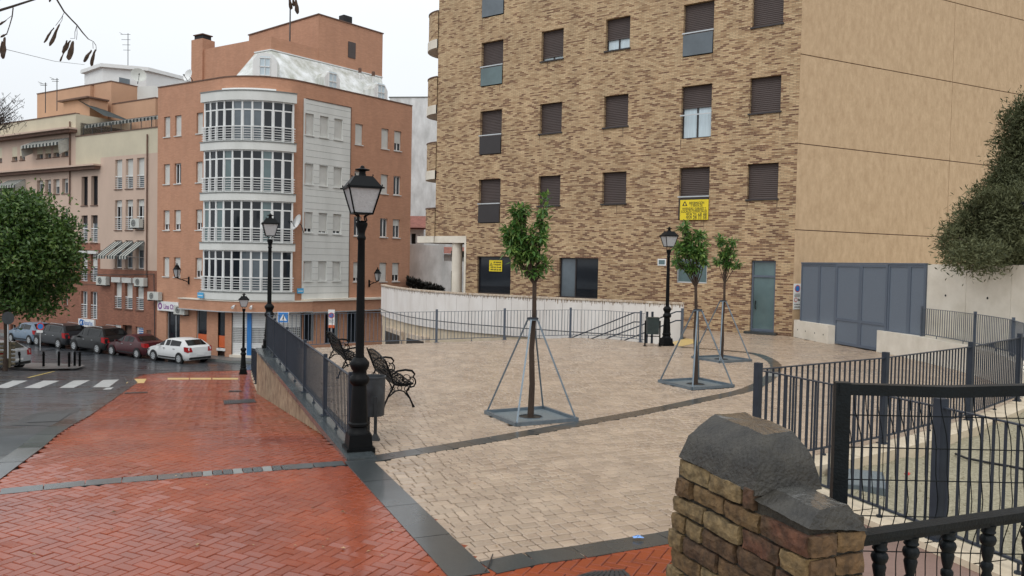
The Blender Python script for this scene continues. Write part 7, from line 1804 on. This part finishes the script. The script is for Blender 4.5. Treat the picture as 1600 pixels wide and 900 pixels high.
c = pd(517.8, 494, 43.9); q = MB(); q.box(c + Z * -.1, (.36, .02, .92), 'white_paint'); q.box(pd(517.5, 510, 43.88), (.36, .02, .16), 'orange'); q.build('sign_panel', t); q = MB(); ring(q, c + Vector((0, -.02, .04)), FX, Z, .16, .12, 'red'); ring(q, c + Vector((0, -.02, .04)), FX, Z, .12, 0, 'blue'); q.tube([c + Vector((-.09, -.024, .13)), c + Vector((.09, -.024, -.05))], .015, 'red', 4); q.build('round_symbol', t)
for z, s_ in ((-.22, 'SALVO'), (-.32, 'CARGA')): text_mesh(s_, .08, 'ink', Fr((c.x, c.y - .02), (1, 0)), 0, c.z + z, 0, 'lettering', t, width=.26)
t, P, T = sign_post(63, 548, 501, 46, 'small round blue and red traffic sign on a pole before the brick doorway')
c = pd(63, 510, 45.9); q = MB(); ring(q, c, FX, Z, .22, .16, 'red'); ring(q, c, FX, Z, .16, 0, 'blue'); q.build('round_symbol', t); q = MB(); q.box(pd(62, 518, 45.9), (.36, .02, .14), 'white_paint'); q.build('sub_plate', t)
t, P, T = sign_post(12.5, 560, 489, 37, 'back of a round traffic sign on a pole under the big left tree')
c = pd(12.5, 497, 36.95); q = MB(); ring(q, c, FX, Z, .30, 0, 'iron_grate'); q.build('sign_panel', t)
# wall lanterns on brackets
def wall_lamp(fr, px, py, label):
    u, z = fr.px(px, py, .9); n = .9; O = fr.pt(u, z, n); t = thing('wall_lantern', label, 'street lamp', tuple(fr.pt(u, z, 0)), 'bracket lanterns on the orange building')
    q = MB(); q.tube([fr.pt(u, z - .75, .0), fr.pt(u, z - .6, .3), fr.pt(u, z - .5, .7), O - Z * .42], .03, 'black_iron', 6); q.tube([fr.pt(u, z - .45, 0), fr.pt(u, z - .5, .5), fr.pt(u, z - .62, .4)], .02, 'black_iron', 5); q.box(fr.pt(u, z - .6, .03), (.1, .06, .5), 'black_iron', fr.D, fr.N); q.build('bracket', t)
    q = MB(); q.lathe(O, [(.10, -.42), (.13, -.38), (.12, -.36)], 'black_iron', 8); q.lathe(O, [(.27, .12), (.13, .32), (.14, .36), (.05, .42), (.03, .55)], 'black_iron', 8)
    for k in range(4): a = k * pi / 2 + .6; q.tube([O + Vector((.12 * cos(a), .12 * sin(a), -.38)), O + Vector((.24 * cos(a), .24 * sin(a), .13))], .02, 'black_iron', 4)
    q.build('lantern_frame', t); q = MB(); q.lathe(O, [(.10, -.36), (.22, .12)], 'frosted', 8); q.build('lantern_glass', t)
wall_lamp(Ll, 276.5, 424, 'black bracket lantern on the left face of the orange building'); wall_lamp(Rr, 590, 430, 'black bracket lantern on the right face of the orange building')

# ================================================================== trees and leaves
def leaf_geo(q, P, d, L, w, up, m, fold=.25):
    d = d.normalized(); s = d.cross(up); s = s.normalized() if s.length > 1e-3 else Vector((1, 0, 0)); n = s.cross(d).normalized()
    a = P; b = P + d * L * .5 + s * w * .5 + n * w * fold; c = P + d * L; e = P + d * L * .5 - s * w * .5 + n * w * fold; mid = P + d * L * .5
    i = len(q.v); q.v += [tuple(x) for x in (a, b, c, e, mid)]; k = q.mi(m)
    for f in ((0, 1, 4), (1, 2, 4), (4, 2, 3), (0, 4, 3)): q.f.append(tuple(i + x for x in f)); q.m.append(k); q.uv.append([(0, 0)] * 3); q.rnd.append(q.cr); q.sm.append(False)
def rv(r): return Vector((r.gauss(0, 1), r.gauss(0, 1), r.gauss(0, 1)))
def young_tree(i, blobs, seed, label, L, nleaf, crown_y, lean=0.0, singles=0):
    r = random.Random(seed); P = TP[i]; Y = P.y; t = thing('young_orange_tree', label, 'tree', tuple(P), 'young trees inside pyramid guards')
    kf = Y / FPX; B3 = []
    for (px, py, rx, ry) in blobs:
        c = pd(px, py, Y); c.y += r.uniform(-.3, .3) * rx * kf * 1.5; B3.append((c, max(4, rx - 5) * kf, max(4, ry - 6) * kf))
    cz = pd(0, crown_y, Y).z; top = sum((b[0] for b in B3), Vector()) / len(B3)
    q = MB(); fork = Vector((P.x + lean, P.y, cz)); R0 = .045 if i else .05
    q.tube([P, P + Vector((lean * .3 + .01, 0, cz * .25)), P + Vector((lean * .5 - .015, 0, cz * .5)), P + Vector((lean * .8 + .01, 0, cz * .75)), fork], [R0 * 1.15, R0, R0 * .92, R0 * .8, R0 * .72], 'bark', 9); q.build('trunk', t)
    twigs = []
    for c, rx, rz_ in B3:
        q = MB(); m1 = fork.lerp(c, .5) + Vector((r.uniform(-.03, .03), r.uniform(-.03, .03), -.02)); q.tube([fork - Z * .05, m1, c, c + Z * rz_ * .6], [R0 * .35, R0 * .22, .008, .003], 'bark', 5)
        for k in range(5): e = c + Vector((r.uniform(-1, 1) * rx, r.uniform(-1, 1) * rx, r.uniform(-.7, .9) * rz_)); q.tube([m1.lerp(c, r.uniform(.2, .9)), e], [.006, .003], 'bark', 4)
        q.build('limb', t)
    vol = [b[1] * b[1] * b[2] for b in B3]; tv = sum(vol); q = MB(); cnt = 0; items = []
    for (c, rx, rz_), v in zip(B3, vol):
        n = int(nleaf * v / tv) + 20; ncl = max(6, n // 9)
        for _ in range(ncl):
            d = rv(r).normalized() * (r.random() ** .45); cc_ = c + Vector((d.x * rx, d.y * rx, d.z * rz_)); out = Vector((d.x, d.y, d.z * .6)) + rv(r) * .25
            for _ in range(9):
                p = cc_ + rv(r) * .03; dd = out + rv(r) * .55 + Vector((0, 0, -.45 + r.uniform(-.2, .5))); items.append((p, dd, L * r.uniform(.65, 1.15), r.random(), Vector((r.uniform(-.4, .4), r.uniform(-.4, .4), 1))))
    items.sort(key=lambda it: it[0].y)
    for k, (p, dd, l, c_, up) in enumerate(items):
        if k < singles:
            s = MB(); s.cr = c_; leaf_geo(s, p, dd, l, l * .36, up, 'leaf_citrus'); s.build('leaf', t)
        else: q.cr = c_; leaf_geo(q, p, dd, l, l * .36, up, 'leaf_citrus')
    q.build('foliage', t, kind='stuff'); return t
young_tree(0, [(810, 338, 14, 24), (818, 325, 9, 18), (850, 320, 11, 22), (846, 348, 12, 18), (806, 364, 20, 17), (838, 368, 18, 15), (798, 388, 16, 11), (822, 392, 26, 15), (845, 400, 14, 12), (853, 414, 13, 9), (828, 415, 16, 10), (812, 375, 18, 14), (830, 424, 20, 8), (810, 410, 14, 9), (792, 362, 9, 9)], 3, 'tallest young tree with a two pronged glossy crown, nearest the camera', .15, 1800, 424, .02, 250)
young_tree(1, [(1070, 360, 12, 16), (1092, 368, 12, 12), (1098, 382, 11, 12), (1064, 384, 13, 13), (1086, 395, 18, 14), (1058, 408, 12, 9), (1076, 415, 15, 9), (1099, 410, 9, 8), (1078, 376, 14, 12), (1084, 420, 14, 6), (1074, 395, 14, 12)], 9, 'middle young tree with a ragged crown in front of the yellow sale board', .155, 1250, 424, -.06)
young_tree(2, [(1127, 376, 7, 13), (1144, 378, 8, 11), (1130, 396, 10, 12), (1144, 398, 8, 8), (1122, 409, 8, 5), (1150, 414, 7, 4), (1136, 410, 11, 7), (1138, 415, 9, 4), (1137, 390, 7, 9)], 15, 'farthest and smallest young tree with two upright tufts', .16, 760, 418, .03)

# large ficus on the left street
def big_tree(name, label, base, trunk_h, R0, blobs, n, L, m, seed, wl=.5, inner=True, limbs=True):
    r = random.Random(seed); t = thing(name, label, 'tree', tuple(base)); q = MB(); top = base + Z * trunk_h
    q.tube([base, base + Z * trunk_h * .5 + Vector((.06, 0, 0)), top], [R0 * 1.2, R0, R0 * .9], 'bark', 10); q.build('trunk', t)
    if limbs:
        for c, rx, rz_ in blobs[::2]:
            q = MB(); q.tube([top - Z * .1, top.lerp(c, .5) + rv(r) * .1, c], [R0 * .5, R0 * .3, R0 * .1], 'bark', 6); q.build('limb', t)
    q = MB(); vol = [b[1] ** 2 * b[2] for b in blobs]; tv = sum(vol)
    for (c, rx, rz_), v in zip(blobs, vol):
        ncl = int(n * (v / tv) / 12) + 3
        for _ in range(ncl):
            d = rv(r).normalized() * (r.uniform(.55, 1.12) if r.random() < .85 else r.uniform(0, .6)); cc_ = c + Vector((d.x * rx, d.y * rx, d.z * rz_)); tint = r.random() * .65; s = r.uniform(.12, .30) * min(rx, 1.3)
            for _ in range(12):
                p = cc_ + rv(r) * s; q.cr = min(.999, tint + r.random() * .3); leaf_geo(q, p, rv(r) + Vector((d.x, d.y, d.z + .2)) * .9, L * r.uniform(.6, 1.2), L * wl * r.uniform(.8, 1.2), Vector((d.x, d.y, d.z + .6)) + rv(r) * .3, m)
    q.build('foliage', t, kind='stuff'); return t
def blobs_px(L, Y, dy=1.0, seed=1):
    r = random.Random(seed); out = []
    for (px, py, rx, ry) in L:
        c = pd(px, py, Y + r.uniform(-dy, dy)); k = Y / FPX; out.append((c, rx * k, ry * k))
    return out
bt_ = pg(8, 570, 0); 
Yt = 39.5; base = pd(8, 560, Yt); base.z = gz(0, Yt) - .1
bl_ = blobs_px([(40, 335, 50, 28), (5, 345, 45, 34), (80, 360, 36, 26), (-40, 370, 50, 50), (25, 390, 55, 45), (85, 400, 42, 34), (60, 440, 50, 34), (10, 450, 55, 38), (100, 425, 26, 26), (-50, 440, 50, 40), (35, 470, 50, 20), (70, 385, 40, 30), (95, 375, 28, 20), (-10, 320, 30, 18), (20, 320, 30, 18), (118, 398, 13, 12), (62, 312, 16, 9), (108, 452, 13, 11), (75, 478, 18, 10), (98, 352, 14, 10), (30, 303, 14, 7)], Yt, 1.2, 4)
big_tree('ficus_tree', 'large dense dark green street tree at the left edge before the brick house', base, 3.0, .10, bl_, 26000, .25, 'leaf_dark', 5)
# shrubs above the tall concrete wall
Ys = 21.5
sb1 = blobs_px([(1540, 345, 40, 35), (1500, 380, 28, 30), (1560, 385, 45, 28), (1585, 350, 35, 45), (1520, 400, 35, 20), (1500, 350, 20, 18), (1545, 310, 22, 18), (1620, 380, 40, 40), (1580, 320, 30, 26), (1600, 400, 40, 24), (1487, 365, 10, 12), (1492, 398, 12, 10), (1515, 325, 14, 10), (1530, 300, 12, 10)], Ys, 1.0, 6)
b_ = pd(1560, 440, Ys); b_.z = 2.3; big_tree('feathery_shrub', 'broad feathery green shrub directly above the tall pale concrete wall', b_, .8, .10, sb1, 34000, .15, 'leaf_shrub', 7, .22)
sb2 = blobs_px([(1592, 205, 26, 36), (1575, 245, 24, 24), (1600, 260, 34, 34), (1578, 285, 22, 22), (1610, 190, 30, 40), (1562, 262, 13, 12), (1605, 310, 30, 26), (1625, 240, 36, 50), (1598, 235, 26, 30), (1575, 300, 28, 26), (1562, 328, 28, 22), (1592, 178, 16, 16), (1556, 222, 10, 8), (1553, 285, 14, 10), (1568, 290, 24, 24), (1550, 302, 18, 16), (1590, 285, 30, 30)], Ys + 1.5, 1.0, 8)
b_ = pd(1610, 440, Ys + 1.5); b_.z = 2.3; big_tree('feathery_shrub', 'taller thin feathery shrub at the right edge rising up the stucco wall', b_, 3.2, .10, sb2, 26000, .15, 'leaf_shrub', 17, .22)
# bare branch tips over the left roof
t = thing('bare_tree', 'bare treetop with brown hanging pods at the left edge over the beige roof', 'tree', tuple(pd(-40, 300, 24))); r = random.Random(12); q = MB(); q2 = MB(); root = pd(-60, 230, 24); q.tube([pd(-40, 570, 24), root], [.12, .06], 'twig', 6)
for i in range(34):
    e = pd(r.uniform(-10, 42), r.choice([r.uniform(125, 185), r.uniform(150, 190)]), 24 + r.uniform(-.6, .6)); m_ = root.lerp(e, .55) + rv(r) * .08; q.tube([root, m_, e], [.02, .012, .005], 'twig', 4)
    for _ in range(7):
        p = m_.lerp(e, r.random()) + rv(r) * .03; e2_ = p + rv(r) * .12; q.tube([p, e2_], .004, 'twig', 3)
        for _ in range(2): q2.cr = r.random(); leaf_geo(q2, e2_ + rv(r) * .03, Vector((r.uniform(-.3, .3), r.uniform(-.3, .3), -1)), .09, .03, Vector((1, 0, .1)), 'pod')
q.build('branch', t); q2.build('hanging_pods', t, kind='stuff')
# close twig with winged pods hanging into the picture
tw = thing('hanging_branch', 'close dark twig with dangling winged brown seed pods against the sky, top left', 'branch', tuple(pd(60, 0, 2.2))); YB = 2.2
def px3(L, Y=YB): return [pd(x, y, Y + (i % 3) * .01) for i, (x, y) in enumerate(L)]
kk = YB / FPX
for pts, rr in (([(-20, 22), (0, 16), (18, 10.5), (35, 5), (54, -1), (70, -8)], [2.4, 2.2, 2, 1.8, 1.5, 1.3]), ([(80, -14), (88, -2), (100, 18), (112, 31), (120, 39), (130, 52), (138, 61)], [1.3, 1.3, 1.2, 1.1, 1.1, 1, .8]), ([(20.5, 12), (19, 26), (15, 40), (11, 52)], [.9, .8, .7, .7]), ([(138, 61), (146, 65), (150, 71), (150.5, 79)], [.6, .5, .45, .4]), ([(100, 20), (96, 28), (87, 40)], [.4, .4, .4]), ([(98, 24), (97, 31), (93, 38)], [.35, .35, .35]), ([(120, 40), (117, 50), (117, 60), (110, 60)], [.45, .4, .4, .35]), ([(120, 42), (120.5, 52), (119.5, 62)], [.35, .35, .35]), ([(19, 24), (10, 31), (5, 36)], [.4, .4, .3]), ([(11, 52), (5, 56), (-4, 60)], [.6, .5, .4]), ([(145, 66), (145.5, 76)], [.35, .35])):
    q = MB(); q.tube(px3(pts), [a * kk for a in rr], 'twig', 6); q.build('twig', tw)
def pod(a, b, w_):
    A, Bq = pd(*a, YB), pd(*b, YB + .01); d = (Bq - A); L = d.length; d.normalize(); s = d.cross(Vector((0, 1, 0))).normalized(); wd = w_ * kk; q = MB(); V = []; prof = [(0, .12), (.08, .45), (.22, .55), (.35, .7), (.55, .95), (.75, 1.0), (.9, .8), (.97, .45), (1, .1)]
    rr = random.Random(int(a[0] * 7 + b[1]))
    for f, ww in prof:
        c = A + d * L * f + Vector((0, rr.uniform(-.0015, .0015), 0)); V += [c + s * wd * .5 * ww * rr.uniform(.85, 1.1), c + Vector((0, -.0025, 0)), c - s * wd * .5 * ww * rr.uniform(.85, 1.1), c + Vector((0, .0025, 0))]
    n = len(prof); F = [(i * 4 + k, i * 4 + (k + 1) % 4, (i + 1) * 4 + (k + 1) % 4, (i + 1) * 4 + k) for i in range(n - 1) for k in range(4)] + [(0, 1, 2, 3), (n * 4 - 4, n * 4 - 3, n * 4 - 2, n * 4 - 1)]
    q.mesh_faces(V, F, 'pod', True); q.build('seed_pod', tw)
for a, b, w_ in (((84, 43), (69, 67), 4), ((93.5, 38), (77.5, 72), 6.5), ((105, 63), (98, 84), 6), ((114.5, 64), (107, 94), 10), ((110, 63), (101, 80), 6), ((99, 84), (94, 96), 3.5), ((143, 78), (131, 97), 6), ((149, 77), (142, 103), 6.5), ((8, 58), (4, 92), 9), ((3, 64), (1, 84), 5), ((10, 32), (-2, 39), 4), ((452, -3), (455, 15), 6), ((462, -2), (465, 22), 7), ((458, -4), (459, 10), 5), ((80, -4), (77, 3), 4), ((11, 53), (1, 58), 4)): pod(a, b, w_)

# ================================================================== litter, leaves
r = random.Random(77)
pts = [(275, 744), (281, 741), (515, 842), (541, 857), (486, 793), (540, 800), (507, 829), (600, 868), (593, 836), (616, 830), (306, 850), (312, 849), (398, 852), (464, 852), (505, 853), (120, 825), (48, 866), (84, 788), (80, 795), (245, 766), (320, 758), (173, 801), (177, 826), (126, 881), (245, 798), (200, 738), (572, 862), (865, 662), (938, 660), (778, 855), (818, 788), (760, 790), (928, 783), (744, 757), (716, 766), (690, 772), (880, 755), (850, 700), (935, 745), (650, 745), (1004, 760)]
for i, (x, y) in enumerate(pts):
    P = pg(x, y, .012) if x < 620 or y > 860 else pz(x, y, .012); q = MB(); q.cr = r.random(); a = r.uniform(0, 6.28); L = r.uniform(.03, .06); d = Vector((cos(a), sin(a), .08)); leaf_geo(q, P, d, L, L * .5, Vector((0, 0, 1)), 'dry_leaf', .35)
    o = q.build('fallen_leaf', None, origin=P); tag(o, 'small dry fallen leaf lying on the wet paving', 'leaf', 'dry leaves scattered over the paving')
P = pz(997, 841, .02); q = MB(); V = []
for k in range(10): a = k * .63; V.append(P + Vector((.05 * cos(a) * r.uniform(.7, 1.2), .035 * sin(a), r.uniform(0, .02))))
V += [P + Vector((.0, 0, .035)), P + Vector((.02, 0, .03))]; q.mesh_faces(V, [(k, (k + 1) % 10, 10 + (k % 2)) for k in range(10)], 'litter_blue'); tag(q.build('plastic_scrap', None, origin=P), 'crumpled blue plastic scrap on the granite band near the brick pier', 'litter')
P = [pz(758, 893, .01), pz(763, 884, .02), pz(768, 872, .03), pz(770, 866, .012)]; q = MB(); q.tube(P, .006, 'twig', 5); tag(q.build('fallen_twig', None, origin=P[0]), 'dark fallen twig on the corner of the granite bands', 'twig')

# ================================================================== weathering: run-off streaks below sills
r = random.Random(31); MT['runoff'] = mat('brown_run_off_stain', (.20, .135, .085), .95, .2); q = MB()
for kind, i, k, a, b, z0, z1 in wins:
    for u in (a + .02, b - .02, r.uniform(a, b)):
        if r.random() < .65:
            h = r.uniform(.15, .55); w_ = r.uniform(.012, .03); n = .003
            q.face([B.pt(u - w_, z0 - .03, n), B.pt(u + w_, z0 - .03, n), B.pt(u + w_ * .3, z0 - h, n), B.pt(u - w_ * .3, z0 - h, n)], 'runoff')
q.build('run_off_stain', bb, kind='stuff')
